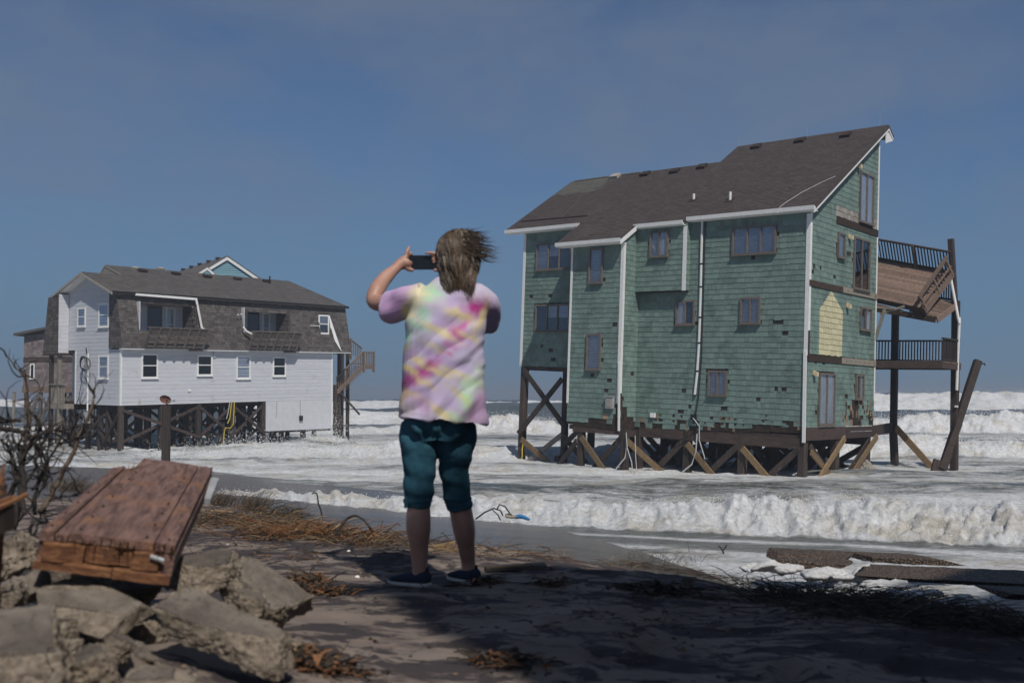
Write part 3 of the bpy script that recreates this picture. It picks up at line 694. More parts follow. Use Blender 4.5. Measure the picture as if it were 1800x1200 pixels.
trim('corner_board', -14.19, -14.06, .46, .495, 1.95, 8.05)
def gutter(x0, x1, y, z, dz=.0): return MB().prism([(x0, y, z - .20), (x0, y - .11, z - .16), (x0, y - .12, z - .01), (x0, y - .10, z - .01), (x0, y - .09, z - .14), (x0, y, z - .10)], (x1 - x0, 0, dz)).obj('gutter', M_['trim'], green)
gutter(-5.05, .28, -.2, RP(-.2)); gutter(-7.42, -5.07, -.42, RP(-.42)); gutter(-10.65, -7.30, -1.48, RP(-1.48)); gutter(-15.1, -10.7, .22, RP(.22))
def soffit(x0, x1, y0, y1, z): MB().box(x0, x1, y0, y1, z - .03, z).obj('soffit', M_['trim'], green)
soffit(-5.05, .28, -.2, -.004, RP(-.2) - .17); soffit(-7.3, -5.07, -.42, -.31, RP(-.42) - .17); soffit(-10.6, -7.33, -1.48, -1.16, RP(-1.48) - .17); soffit(-15.05, -10.1, .22, .49, RP(.22) - .17)
def rake(x, y0, y1, th=.22, dx=.05, name='rake_board'):
    return MB().prism([(x, y0, RP(y0) - th), (x, y1, RP(y1) - th), (x, y1, RP(y1) - .03), (x, y0, RP(y0) - .03)], (dx, 0, 0)).obj(name, M_['trim'], green)
rake(.24, -.3, 6.52); rake(-7.32, -1.55, -.22); rake(-6.68, 5.05, 6.5, .12); rake(-15.1, .2, 5.0, .16)
MB().prism([(.24, 6.52, RP(6.52) - .22), (.24, 7.0, RP(6.52) - .52), (.24, 7.0, RP(6.52) - .34), (.24, 6.52, RP(6.52) - .03)], (.05, 0, 0)).obj('rake_board', M_['trim'], green)
MB().prism([(.24, 6.25, 11.55), (.24, 7.0, 11.80), (.24, 6.5, 12.05), (.24, 6.25, 12.0)], (.03, 0, 0)).obj('rake_return', M_['trim'], green)
MB().prism([(.02, -.25, RP(-.2) - .25), (.02, .75, RP(.75) - .42), (.02, .75, RP(.75) - .26), (.02, -.25, RP(-.2) - .12)], (.02, 0, 0)).obj('rake_return', M_['trim'], green)

# roof: decks and thousands of asphalt tabs in courses
slope = Vector((0, 1, .648)).normalized(); shR = Sheet((0, 0, 8.13), X_, slope); RL = math.sqrt(1 + .648 ** 2)
parts = [[(-6.67, -.22), (.30, -.22), (.30, 6.5), (-6.67, 6.5)], [(-15.12, .2), (-10.0, .2), (-10.0, 5.0), (-15.12, 5.0)], [(-10.0, -.22), (-6.67, -.22), (-6.67, 5.0), (-10.0, 5.0)], [(-10.66, -1.5), (-7.29, -1.5), (-7.29, -.22), (-10.66, -.22)], [(-7.29, -.43), (-5.06, -.43), (-5.06, -.22), (-7.29, -.22)], [(-10.66, -.22), (-10.0, -.22), (-10.0, .2), (-10.66, .2)]]
deck, tabs = MB(), MB()
for p in parts:
    deck.prism([(x, y, RP(y) - .12) for x, y in p], (0, 0, .105))
    q = [(x, y * RL) for x, y in p]
    for s in shingles(shR, q, .145, [.24, .30, .33], .010, .04, (), None, .0, rng=rnd):
        u, v = s[3]
        shingle_into(tabs, shR, s, 1 if (u < -12.4 and v > 3.45 * RL + rnd.uniform(-.1, .1) and (u + 15.3) * .5 < 1.4 + rnd.uniform(-.15, .15)) else 0)
deck.prism([(-6.67, 6.5, RP(6.5) - .1), (.30, 6.5, RP(6.5) - .1), (.30, 7.02, RP(6.5) - .45), (-6.67, 7.02, RP(6.5) - .45)], (0, 0, .1))
deck.prism([(-15.12, 5.0, RP(5) - .1), (-6.67, 5.0, RP(5) - .1), (-6.67, 6.3, RP(5) - .95), (-15.12, 6.3, RP(5) - .95)], (0, 0, .1))
ro = deck.obj('roof', M_['roof'], green)
tabs.obj('roof_tabs', [M_['roof'], M_['roofpatch']], green, kind='stuff')
caps = MB()
for k in range(46):
    x = -6.67 + k * .15; caps.prism([(x, 6.36, RP(6.36) + .012), (x, 6.5, RP(6.5) + .03), (x, 6.64, RP(6.5) - .06), (x, 6.64, RP(6.5) - .075), (x, 6.5, RP(6.5) + .012), (x, 6.36, RP(6.36))], (.148, 0, 0))
caps.obj('ridge_caps', M_['roof'], green, kind='stuff')
MB().box(-14.9, -10.9, 4.92, 5.08, RP(5) - .01, RP(5) + .03).obj('ridge_batten', M_['greywood'], green)
MB().beam((-14.8, .95, RP(.95) + .03), (-10.85, .83, RP(.83) + .03), .10, .05, (0, -.5, 1)).obj('lifted_tab_edge', M_['underlay'], green)
def on_roof(x, y, d=0): return Vector((x, y, RP(y) + d))
for (x, y) in ((-10.4, 4.62), (-8.7, 4.5), (-7.35, 4.6), (-5.5, 6.1), (-3.4, 6.08), (-1.3, 5.95)):
    MB().prism([on_roof(x - .22, y - .17, .01), on_roof(x + .22, y - .17, .01), on_roof(x + .20, y + .16, .01), on_roof(x - .20, y + .16, .01)], (0, -.05, .11)).obj('roof_vent', M_['underlay'], green)
w = MB().prism([on_roof(-12.5, 4.62, .01), on_roof(-12.02, 4.62, .01), on_roof(-12.04, 4.95, .01), on_roof(-12.48, 4.95, .01)], (0, -.05, .13)).obj('roof_vent', M_['greyshingle'], green, label='bare pale roof vent')
for (x, y, h) in ((-5.75, 1.35, .25), (-3.82, .92, .34)):
    t = MB().tube([on_roof(x, y, -.02), on_roof(x, y, h)], .055, 10).obj('vent_pipe', M_['trim'], green)
    MB().prism([on_roof(x - .16, y - .18, .012), on_roof(x + .16, y - .18, .012), on_roof(x + .16, y + .12, .012), on_roof(x - .16, y + .12, .012)], (0, -.01, .02)).obj('pipe_flashing', M_['underlay'], t)
MB().tube([on_roof(.05, 1.95, .06), on_roof(-.35, 1.6, .03), on_roof(-.8, .9, .03), on_roof(-1.05, .2, .04), on_roof(-1.12, -.2, .05), Vector((-1.12, -.34, RP(-.2) - .2))], .013, 6).obj('cable', M_['cable'], green)
MB().tube([on_roof(-12.1, 4.6, .03), on_roof(-12.5, 3.9, .03), on_roof(-12.2, 3.6, .03), on_roof(-12.9, 3.0, .03), on_roof(-12.6, 2.0, .03), on_roof(-12.4, .9, .03), on_roof(-11.6, .5, .03)], .012, 5).obj('cable', M_['roofpatch'], green)
for (x, y) in ((-6.6, 6.5), (-3.3, 6.5), (-.1, 6.5)):
    MB().tube([on_roof(x, y, 0), on_roof(x, y, .45)], .007, 5).obj('lightning_rod', M_['grey'], green)

# downpipe in lengths, with black joints
pts = [(-4.47, 7.86), (-4.46, 6.1), (-4.45, 5.2), (-4.45, 4.0), (-4.46, 3.0), (-4.50, 1.9), (-4.58, .95)]
for (x0, z0), (x1, z1) in zip(pts, pts[1:]):
    MB().beam((x0, -.06, z0), (x1, -.07, z1 + .06), .075, .06, (0, 1, 0)).obj('downpipe', M_['trim'], green)
    MB().beam((x1, -.062, z1 + .06), (x1, -.062, z1 - .0), .085, .07, (0, 1, 0)).obj('pipe_joint', M_['black'], green)
MB().tube([(-4.34, -.05, 7.8), (-4.33, -.05, 5), (-4.34, -.05, 2.4), (-4.42, -.06, .9), (-4.5, -.08, .3), (-4.42, -.1, -.5)], .022, 6).obj('cable', M_['black'], green)
def cable(pts, r=.022, m='cable'): return MB().tube(pts, r, 6).obj('cable', M_[m], green)
cable([(-4.6, -.12, .1), (-4.3, -.14, -.2), (-4.28, -.14, -.75), (-4.05, -.16, -1.3), (-4.0, -.16, -1.45)]); cable([(-4.4, -.12, -.5), (-4.42, -.14, -1.2), (-4.55, -.2, -1.7), (-4.95, -.4, -2.1)], .028)
cable([(-6.98, -1.2, -.6), (-6.9, -1.22, -1.2), (-6.65, -1.24, -1.75), (-6.6, -1.24, -2.1)]); cable([(-6.95, -1.2, -1.2), (-7.0, -1.2, -1.6), (-7.3, -1.3, -2.0), (-7.45, -1.4, -2.3)], .028); cable([(-6.55, -1.2, -.7), (-6.5, -1.2, -1.5), (-6.42, -1.2, -2.1)], .018)
cable([(-6.6, -.1, -.6), (-5.9, -.14, -.75), (-5.2, -.14, -.78), (-4.7, -.1, -.6), (-4.5, -.08, -.3)], .018, 'black')
# meter box, outlet, wall lamps, hose box
mb_ = MB(); mb_.box(-7.99, -7.63, -1.29, -1.16, .32, .78); m_ = mb_.obj('meter_box', M_['grey'], green); MB().box(-7.93, -7.70, -1.305, -1.292, .38, .72).obj('meter_cover', M_['greyshingle'], m_); MB().box(-8.01, -7.61, -1.33, -1.16, .785, .82).obj('meter_hood', M_['grey'], m_)
MB().box(-6.62, -6.40, -.10, -.01, .02, .20).obj('outlet_box', M_['trim'], green)
MB().box(-4.72, -4.55, -.12, -.01, .02, .24).obj('junction_box', M_['black'], green)
for (y, z) in ((4.06, 10.2), (3.38, 7.30), (3.32, 4.62), (.52, 1.93)):
    l = MB(); l.prism([shG.p(y - .10, z - .02, .02), shG.p(y + .10, z - .02, .02), shG.p(y + .10, z + .13, .02), shG.p(y - .10, z + .13, .02)], shG.n * .05); l.prism([shG.p(y - .07, z - .06, .06), shG.p(y + .09, z - .06, .06), shG.p(y + .09, z + .10, .06), shG.p(y - .07, z + .10, .06)], shG.n * .12 - Z_ * .02); l.obj('wall_lamp', M_['lamp'], green)
MB().prism([shG.p(3.2, 6.62, .01), shG.p(3.55, 6.62, .01), shG.p(3.55, 6.74, .01), shG.p(3.2, 6.74, .01)], shG.n * .03).obj('number_plate', M_['rail'], green)
gboard('stile', -.03, .06, 2.55, 3.5, 'rot', .0, .06)

# piles and braces under the house
def pile(x, y, z1, z0=-4.2, s=.30, lean=(0, 0), m='pile'): return MB().beam((x + lean[0], y + lean[1], z0), (x, y, z1), s, s, (0, 1, 0)).obj('pile', M_[m], green)
PX = (-.14, -2.55, -4.95, -7.25)
for x in PX[:3]: pile(x, .12, -.42)
pile(-7.2, -.95, -.5); pile(-9.4, -.95, -.45, s=.28)
for x in PX + (-9.75,):
    for y in (2.8, 5.95): pile(x + rnd.uniform(-.05, .05), y, -.45)
pile(-7.25, .1, -.5); pile(-1.35, 4.4, -.5, s=.26); pile(-3.7, 4.5, -.5, s=.26); pile(-6.1, 1.4, -.5, s=.26)
pile(-13.98, .62, 1.95, -4.4, .30, (-.06, 0)); pile(-11.55, .62, 1.95, -4.4, .26); pile(-13.9, 5.7, 1.9, -4.4, .3); pile(-11.5, 5.7, 1.9, -4.4, .28)
MB().box(-11.95, -11.67, .45, .75, -2.6, -1.95).obj('pile_collar', M_['pile'], green)
def brace(p, q, m='pile', w=.07, h=.24): return MB().beam(p, q, w, h, (0, 0, 1)).obj('brace', M_[m], green)
for i, (x0, x1) in enumerate(((-2.55, -.14), (-4.95, -2.55), (-7.2, -4.95), (-9.4, -7.2))):
    y = -.08 if i < 3 else -1.1; m1 = 'newwood' if i != 0 else 'newwood'
    xm = (x0 + x1) / 2
    brace((x0 + .1, y - .02 - (1.0 if i == 2 else 0) * .9, -.92), (xm + .28, y - .02, -2.25), m1)
    brace((x1 - .1, y + .10, -.80), (xm - .45, y + .10, -2.25), 'pile')
    brace((x0, 2.68, -.7), (x1 - .4, 2.68, -2.2)); brace((x1, 2.90, -.75), (x0 + .5, 2.90, -2.3), 'pile')
    brace((x0, 5.8, -.75), (x1 - .2, 5.8, -2.2)); brace((x1, 6.0, -.8), (x0 + .2, 6.0, -2.2), 'pile')
for x in PX: brace((x + .2, .3, -.7), (x + .2, 2.5, -2.1)); brace((x + .2, 5.7, -.6), (x + .2, 3.2, -2.1), 'pile')
brace((.18, .12, -.88), (.18, 2.15, -2.0), 'newwood'); brace((.26, 2.85, -.42), (.26, .35, -2.05), 'newwood'); brace((.22, 6.1, -.42), (.22, 3.5, -1.95), 'newwood')
brace((-13.95, .44, 1.85), (-11.45, .44, -.60)); brace((-11.55, .32, 1.45), (-14.0, .32, -1.10)); brace((-13.9, .42, -1.35), (-12.1, .42, -2.35), 'newwood'); brace((-11.6, .50, -1.0), (-13.6, .50, -2.4), 'greywood', .07, .22)
brace((-11.5, .42, -1.0), (-9.9, .2, -2.2)); brace((-9.5, -1.12, -1.1), (-10.9, -.6, -2.3)); brace((-9.6, -.8, -.6), (-11.4, .3, -1.5))
MB().tube([(-13.75, .42, -1.4), (-13.8, .40, -1.8), (-13.78, .40, -2.1), (-13.9, .40, -2.4)], .03, 6).obj('rope', M_['yellow'], green)
# torn fringe of laths hanging off the skirt
for k in range(34):
    x = rnd.uniform(-7.2, -.2); z = (-.22 + .035 * x if x > -4.4 else -.36 + .085 * (x + 4.4)) + rnd.uniform(0, .5); h = rnd.uniform(.12, .3)
    MB().box(x, x + rnd.uniform(.06, .16), -.014, -.003, z - h * .4, z + h).obj('loose_lath', M_[rnd.choice(['underlay', 'rot', 'bareshingle', 'underlay'])], green)
for k in range(26):
    y = rnd.uniform(3.1, 6.1); z = rnd.uniform(.1, .8); h = rnd.uniform(.15, .32)
    gboard('loose_lath', y, y + rnd.uniform(.07, .13), z, z + h, rnd.choice(['underlay', 'bareshingle', 'rot', 'bareshingle']), .004, rnd.uniform(.012, .03))
foam_b = MB()
for k in range(60):
    a = rnd.uniform(0, 6.3); r = rnd.uniform(0, .45); p = Vector((-.05 + r * math.cos(a) * .9, 5.6 + r * math.sin(a), -1.72 + .3 * (1 - r / .5) * rnd.random())); s = rnd.uniform(.06, .13)
    foam_b.tube([p + Vector((0, 0, -s)), p + Vector((0, 0, -s * .5)), p + Vector((0, 0, s * .5)), p + Vector((0, 0, s))], [s * .5, s, s * .85, s * .3], 7)
foam_b.obj('pile_rubble', M_['greyshingle'], green, kind='stuff')

# ---- decks on the sea side: the lower one stands, the upper ones hang
def balusters(name, p, q, hgt, n, up, m, s=.045, top=True):
    p, q, up = Vector(p), Vector(q), Vector(up).normalized()
    for i in range(n):
        c = p.lerp(q, (i + .5) / n); MB().beam(c + up * .08, c + up * (hgt - .03), s, s, (q - p)).obj('baluster', M_[m], green)
    MB().beam(p + up * .08, q + up * .08, .05, .09, up).obj('bottom_rail', M_[m], green)
    MB().beam(p + up * hgt, q + up * hgt, .11, .07, up).obj('top_rail', M_[m], green)
# posts
MB().beam((.25, 8.42, -4.2), (-.02, 8.42, -.1), .28, .28, (0, 1, 0)).obj('deck_post', M_['pile'], green)
MB().beam((-.0, 8.42, -.1), (-.02, 8.42, 4.9), .26, .26, (0, 1, 0)).obj('deck_post', M_['rail'], green)
MB().beam((2.5, 8.42, -4.2), (2.44, 8.42, 5.2), .28, .28, (0, 1, 0)).obj('deck_post', M_['pile'], green)
MB().beam((2.40, 8.45, 4.9), (2.20, 8.40, 7.75), .22, .22, (0, 1, 0)).obj('deck_post', M_['pile'], green)
MB().beam((-.02, 6.28, -.22), (-.02, 8.55, -.10), .10, .42, (0, 0, 1)).obj('deck_beam', M_['rim'], green)
brace((.12, 8.35, -.1), (1.75, 8.3, -1.75), 'newwood', .09, .26)
# lower deck
MB().beam((-2.2, 6.36, 2.46), (2.62, 6.36, 2.52), .09, .30, Z_).obj('deck_rim', M_['rim'], green)
MB().beam((-2.2, 8.5, 2.46), (2.62, 8.5, 2.52), .09, .30, Z_).obj('deck_rim', M_['rim'], green)
MB().beam((2.60, 6.32, 2.52), (2.60, 8.54, 2.52), .09, .30, Z_).obj('deck_rim', M_['rim'], green)
for k in range(15):
    y = 6.42 + k * .145; MB().box(-2.2, 2.66, y, y + .135, 2.60, 2.645).obj('deck_board', M_['deck'], green)
for k in range(9): MB().box(-2.1 + k * .57, -2.06 + k * .57, 6.41, 8.45, 2.37, 2.59).obj('joist', M_['rim'], green)
balusters('lower', (.0, 8.45, 2.64), (2.35, 8.45, 2.64), .92, 19, Z_, 'rail'); balusters('lower', (-2.1, 8.45, 2.64), (-.1, 8.45, 2.64), .92, 15, Z_, 'rail'); balusters('lower', (2.6, 6.45, 2.64), (2.6, 8.4, 2.64), .92, 11, Z_, 'rail')
# upper deck, its house-side edge fallen: boards run along x, the plane climbs towards the sea
d0, d1 = Vector((-.8, 6.50, 5.02)), Vector((-.8, 8.36, 6.72)); vd = (d1 - d0); vn = X_.cross(vd).normalized(); vn = vn if vn.z > 0 else -vn; L_ = vd.length; vd = vd.normalized()
tw = lambda x, t: Vector((x, 0, 0)) + d0 - Vector((-.8, 0, 0)) + vd * t + Z_ * (.17 - .24 * x)
nb = 17
for k in range(nb):
    t0 = k * L_ / nb; x1 = 1.88 + .45 * (k / nb) ** 1.0 + rnd.uniform(-.02, .02)
    MB().beam(tw(-1.2, t0 + L_ / nb / 2), tw(x1, t0 + L_ / nb / 2), L_ / nb - .006, .04, vn).obj('deck_board', M_['deck'], green)
for k in range(9):
    x = -1.1 + k * .36; MB().beam(tw(x, .02) - vn * .13, tw(x, L_) - vn * .13, .045, .2, vn).obj('joist', M_['rim'], green)
MB().beam(tw(-1.2, -.02) - vn * .10, tw(1.92, -.02) - vn * .10, .05, .24, vn).obj('deck_rim', M_['rot'], green)
MB().beam(tw(-1.2, L_) - vn * .10, tw(2.40, L_) - vn * .10, .05, .24, vn).obj('deck_rim', M_['deck'], green)
balusters('upper', tw(-1.2, L_ - .05), tw(2.38, L_ - .05), .95, 28, vn * .8 + Z_ * .5, 'rail')
MB().beam(tw(.85, L_ - .08), tw(.85, L_ - .08) + (vn * .8 + Z_ * .5).normalized() * .98, .16, .1, X_).obj('rail_post', M_['deck'], green)
# its right-hand rail, folded over the boards
ra, rb = tw(2.36, L_), tw(1.90, -.12); un = (vn * .75 + X_ * -.15 + Z_ * .1).normalized()
MB().beam(ra + un * .80, rb + un * .62, .10, .15, un).obj('top_rail', M_['deck'], green); MB().beam(ra + un * .35, rb + un * .30, .06, .10, un).obj('bottom_rail', M_['deck'], green)
MB().beam(ra + un * .02, rb - un * .02, .06, .26, un).obj('deck_rim', M_['deck'], green)
for f in (.05, .52, .96): MB().beam(ra.lerp(rb, f) - un * .05, ra.lerp(rb, f) + un * (.82 - .16 * f), .11, .09, X_).obj('rail_post', M_['deck'], green)
for f in (.12, .2, .28, .36, .44): MB().beam(ra.lerp(rb, f) + un * .1, ra.lerp(rb, f) + un * (.74 - .16 * f), .05, .05, X_).obj('baluster', M_['rail'], green)
# middle deck corner still hanging on the outer post
e0, e1, e2, e3 = Vector((1.2, 6.6, 4.66)), Vector((2.25, 6.7, 4.36)), Vector((2.50, 8.45, 5.12)), Vector((1.5, 8.4, 5.35))
for k in range(11):
    f0 = (k + .5) / 11; MB().beam(e0.lerp(e3, f0), e1.lerp(e2, f0), .155, .04, Vector((-.1, -.35, .93))).obj('deck_board', M_['deck'], green)
MB().beam(e1 + Vector((.03, 0, -.06)), e2 + Vector((.03, 0, -.06)), .05, .24, Z_).obj('deck_rim', M_['deck'], green)
MB().beam(Vector((-.6, 6.5, 4.88)), e1 + Vector((0, -.05, -.06)), .06, .24, Z_).obj('deck_rim', M_['rot'], green)
balusters('mid', (1.6, 8.5, 5.30), (2.36, 8.5, 5.15), 1.0, 8, Z_, 'rail')
for (p, q, m, w_, h_) in (((-.25, 6.3, 5.0), (1.0, 6.45, 4.66), 'deck', .05, .1), ((.15, 6.3, 4.55), (1.1, 6.4, 4.85), 'greywood', .05, .09), ((.35, 6.28, 4.75), (.02, 6.2, 3.5), 'greywood', .06, .13), ((-.3, 6.25, 4.86), (.75, 6.3, 4.74), 'greywood', .04, .08)):
    MB().beam(p, q, w_, h_, Z_).obj('broken_board', M_[m], green)
MB().tube([(2.02, 8.2, 6.85), (2.25, 8.2, 6.3), (2.62, 8.15, 4.5), (2.68, 8.15, 4.25)], .055, 8).obj('downpipe', M_['trim'], green)
MB().tube([(2.66, 8.2, 4.5), (2.63, 8.2, 3.4), (2.60, 8.2, 1.55)], .06, 8).obj('downpipe', M_['trim'], green)
MB().box(2.53, 2.64, 8.2, 8.3, .85, .93).obj('bracket', M_['trim'], green)

# leaning broken pile beside the decks
pb, ptp = at(1656, 826, 40.2), at(1719, 634, 41.0)
lp = empty('leaning_pile', Matrix.Translation(pb), 'long dark broken pile leaning out of the water beside the hanging decks', 'pile')
d_ = ptp - pb
MB().beam(-d_ * .12, d_, .30, .28, (0, 1, 0)).obj('shaft', M_['pile'], lp)
MB().beam(d_ * .02 + Vector((-.12, -.2, 0)), d_ * .42 + Vector((-.02, -.2, 0)), .26, .10, (0, 1, 0)).obj('splice_board', M_['rim'], lp)
MB().beam(Vector((-.36, -.1, -.3)), Vector((-.16, -.1, .42)), .42, .12, (0, 1, 0)).obj('foot_block', M_['pile'], lp)
MB().tube([d_ * .97 + Vector((.12, -.1, 0)), d_ * .975 + Vector((.26, -.1, 0)), d_ * .955 + Vector((.30, -.1, 0))], .03, 6).obj('bolt', M_['black'], lp)
# ---------------------------------------------------------------- the white house (local: x right along the long wall, y left-back, z up)
WA = Vector((.6186, .7854, .0218)); WB = Vector((-.7857, .6184, .0172)); WA.normalize(); WB = (WB - WA * WB.dot(WA)).normalized(); WC = WA.cross(WB)
WM = Matrix((WA, WB, WC)).transposed().to_4x4(); WM.translation = Vector((-20.42, 52.0, 2.496))
WI = WM.inverted()
def hit(px, py, axis, val):
    o = WI @ Vector((0, 0, CAM_H)); d = WI.to_3x3() @ ray(px, py); return o + d * ((val - o[axis]) / d[axis])
white = empty('beach_house', WM, 'white vinyl sided beach house under a grey mansard roof standing in the surf', 'house', None)
rw = random.Random(9)
sL = Sheet((0, 0, 0), X_, Z_); sE = Sheet((0, 0, 0), -Y_, Z_)      # long wall, end wall
vM = Vector((0, .6, 2.95)); sM = Sheet((0, -.30, 3.0), X_, vM); HM = vM.length
def part(mb, name, m, **kw): return mb.obj(name, [M_[i] for i in m] if isinstance(m, (list, tuple)) else M_[m], white, **kw)
def lap(sh, a0, a1, b0, b1, exp=.105 * 2, th=.018, gaps=()):
    n = int(round((b1 - b0) / exp)); e = (b1 - b0) / n
    for i in range(n):
        z = b0 + i * e; b = MB()
        for (g0, g1) in [(a0, a1)] if not any(q[2] < z + e / 2 < q[3] for q in gaps) else [(a0, gaps[0][0]), (gaps[0][1], a1)]:
            for (f0, f1, t0) in ((0, .5, th), (.5, 1, th * .75)):
                b.prism([sh.p(g0, z + e * f0, t0), sh.p(g0, z + e * f1 + .004, .003), sh.p(g0, z + e * f1 + .004, -.01), sh.p(g0, z + e * f0, -.01)], sh.u * (g1 - g0))
        part(b, 'siding_board', 'siding')
part(MB().box(.02, 14.5, .02, .14, 0, 3.05), 'long_wall', 'underlay'); part(MB().prism([(.02, .02, 0), (.02, 4.58, 0), (.02, 4.58, 2.76), (.02, 5.3, 2.76), (.02, 5.3, 6.0), (.02, .98, 6.0), (.02, .02, 3.0)], (.12, 0, 0)), 'end_wall', 'underlay')
part(MB().box(.16, 14.45, .14, 6.9, -.02, .12), 'floor', 'rim'); part(MB().box(14.3, 14.42, .15, 6.9, .13, 3.05), 'right_wall', 'siding'); part(MB().box(1.2, 14.4, 6.9, 7.0, .13, 5.9), 'rear_wall', 'siding'); part(MB().box(.16, 1.1, 4.6, 4.7, .13, 2.7), 'porch_wall', 'siding'); part(MB().box(1.1, 1.2, 4.7, 7.0, .13, 2.7), 'porch_wall', 'siding')
lap(sL, 0, 14.5, 0, 3.02); lap(sE, -4.58, 0, .0, 2.94); lap(sE, -5.32, -.98, 2.94, 6.02)
b = MB()
for i in range(5): 
    z0, z1 = 6.02 + i * .2, 6.02 + (i + 1) * .2; y0, y1 = .35 + (z0 - 5.95) / .36, 6.15 - (z0 - 5.95) / .36
    part(MB().prism([(-.018, y0, z0), (-.018, y1, z0), (-.004, y1 - .5, z1), (-.004, y0 + .5, z1)], (.02, 0, 0)), 'siding_board', 'siding')
part(MB().box(-.03, .07, -.032, -.003, 0, 2.98), 'corner_board', 'trim'); part(MB().box(-.032, -.003, -.003, .09, 0, 2.98), 'corner_board', 'trim'); part(MB().box(14.44, 14.53, -.034, -.003, -1.8, 3.0), 'corner_board', 'trim'); part(MB().box(14.503, 14.54, -.003, .1, -1.8, 3.0), 'corner_board', 'trim')
part(MB().box(-.03, -.003, 4.50, 4.60, 0, 2.9), 'corner_board', 'trim'); 
pan = part(MB().prism([(9.33, -.03, -1.78), (14.44, -.03, -1.86), (14.44, -.03, -.012), (9.33, -.03, -.012)], (0, .05, 0)), 'skirt_panel', 'panel')
for x in (10.55, 11.77, 12.99): part(MB().box(x, x + .012, -.034, -.0305, -1.8, -.02), 'panel_joint', 'siding')
part(MB().tube([(10.1, -.05, -.05), (10.12, -.05, -.6), (10.05, -.05, -1.0)], .02, 5), 'cable', 'grey'); part(MB().tube([(11.9, -.05, -.02), (11.93, -.05, -.95)], .02, 5), 'cable', 'grey'); part(MB().box(11.83, 12.05, -.14, -.035, -1.25, -.95), 'switch_box', 'black')
part(MB().prism([sL.p(9.33, -1.9, -.1), sL.p(14.5, -1.98, -.1), sL.p(14.5, -1.84, -.1), sL.p(9.33, -1.76, -.1)], (0, .08, 0)), 'sill_beam', 'pile')
W = lambda *a, **k: window(white, *a, fm='trim', fw=.10, proud=.05, rail=True, glassm='darkglass' if not k.pop('lite', 0) else 'glass', **k)
W(sL, 1.16, 2.16, 1.40, 2.74, fill='inside'); W(sL, 4.57, 5.58, 1.52, 2.70, fill='inside'); W(sL, 7.19, 8.2, 1.32, 2.68, fill='half', lite=1); W(sL, 9.8, 10.8, 1.46, 2.66, fill='inside')
W(sE, -2.16, -1.16, 1.38, 2.64, fill='half', lite=1); W(sE, -4.42, -3.54, 4.2, 5.27, fill='half', lite=1); W(sE, -2.22, -1.17, 4.12, 5.42, fill='half', lite=1)
part(MB().box(4.0, 4.18, -.06, -.02, .66, .80), 'outlet_box', 'trim'); part(MB().box(5.62, 5.76, -.07, -.02, 2.55, 2.95), 'lamp_bracket', 'siding')
# mansard with two recessed balconies and a window
OP1, OP2, OPW = (1.05, 4.45, 3.95, 5.36), (7.72, 11.0, 4.0, 5.34), (13.42, 14.35, 4.1, 5.36)
ops = [(o[0], o[1], (o[2] - 3.0) * HM / 2.95, (o[3] - 3.0) * HM / 2.95) for o in (OP1, OP2, OPW)]
mm = MB()
for s in shingles(sM, [(-.1, 0), (15.85, 0), (15.85, HM), (-.1, HM)], .155, [.22, .30, .34], .014, .05, ops, None, .0, rng=rw): shingle_into(mm, sM, s)
sMe = Sheet((-.10, 0, 0), -Y_, Z_)
for s in shingles(sMe, [(-1.0, 3.0), (.28, 3.0), (-.28, 5.93), (-1.0, 5.93)], .155, [.22, .30, .34], .014, .05, rng=rw): shingle_into(mm, sMe, s)
sMw = Sheet((-.62, 0, 0), -Y_, Z_)
for s in shingles(sMw, [(-7.0, 2.76), (-5.32, 2.76), (-5.32, 5.88), (-6.45, 5.88)], .155, [.22, .30, .34], .014, .05, rng=rw): shingle_into(mm, sMw, s)
part(mm, 'mansard_shingles', 'mansard', kind='stuff')
def sheetbox(x0, x1, z0, z1): return MB().prism([sM.p(x0, (z0 - 3) * HM / 2.95, -.09), sM.p(x1, (z0 - 3) * HM / 2.95, -.09), sM.p(x1, (z1 - 3) * HM / 2.95, -.09), sM.p(x0, (z1 - 3) * HM / 2.95, -.09)], sM.n * .088)
for (x0, x1, z0, z1) in ((-.09, 15.84, 3.0, 3.95), (-.09, 15.84, 5.36, 5.95), (-.09, 1.05, 3.951, 5.359), (4.45, 7.72, 3.951, 5.359), (11.0, 13.42, 3.951, 5.359), (14.35, 15.84, 3.951, 5.359)): part(sheetbox(x0, x1, z0, z1), 'mansard_deck', 'underlay')
part(MB().prism([(-.09, -.28, 3.0), (-.09, 1.0, 3.0), (-.09, 1.0, 5.93), (-.09, .30, 5.93)], (.08, 0, 0)), 'mansard_end', 'underlay')
part(MB().prism([(15.76, -.28, 3.0), (15.76, 7.0, 3.0), (15.76, 7.0, 5.7), (15.76, .30, 5.93)], (.08, 0, 0)), 'mansard_end', 'mansard')
part(MB().prism([(-.61, 5.34, 2.78), (-.61, 7.0, 2.78), (-.61, 6.45, 5.88), (-.61, 5.34, 5.88)], (.72, 0, 0)), 'wing', 'underlay')
sP = Sheet((-.60, 5.33, 0), X_, Z_); lap(sP, 0, .58, 2.80, 6.02)
part(MB().box(-.63, .2, 5.2, 7.02, 2.66, 2.755), 'wing_floor', 'rim'); part(MB().box(-.1, 15.84, -.29, .0, 2.93, 2.995), 'mansard_soffit', 'trim'); part(MB().box(14.52, 15.84, .0, 7.0, 2.90, 2.99), 'overhang_floor', 'rim')
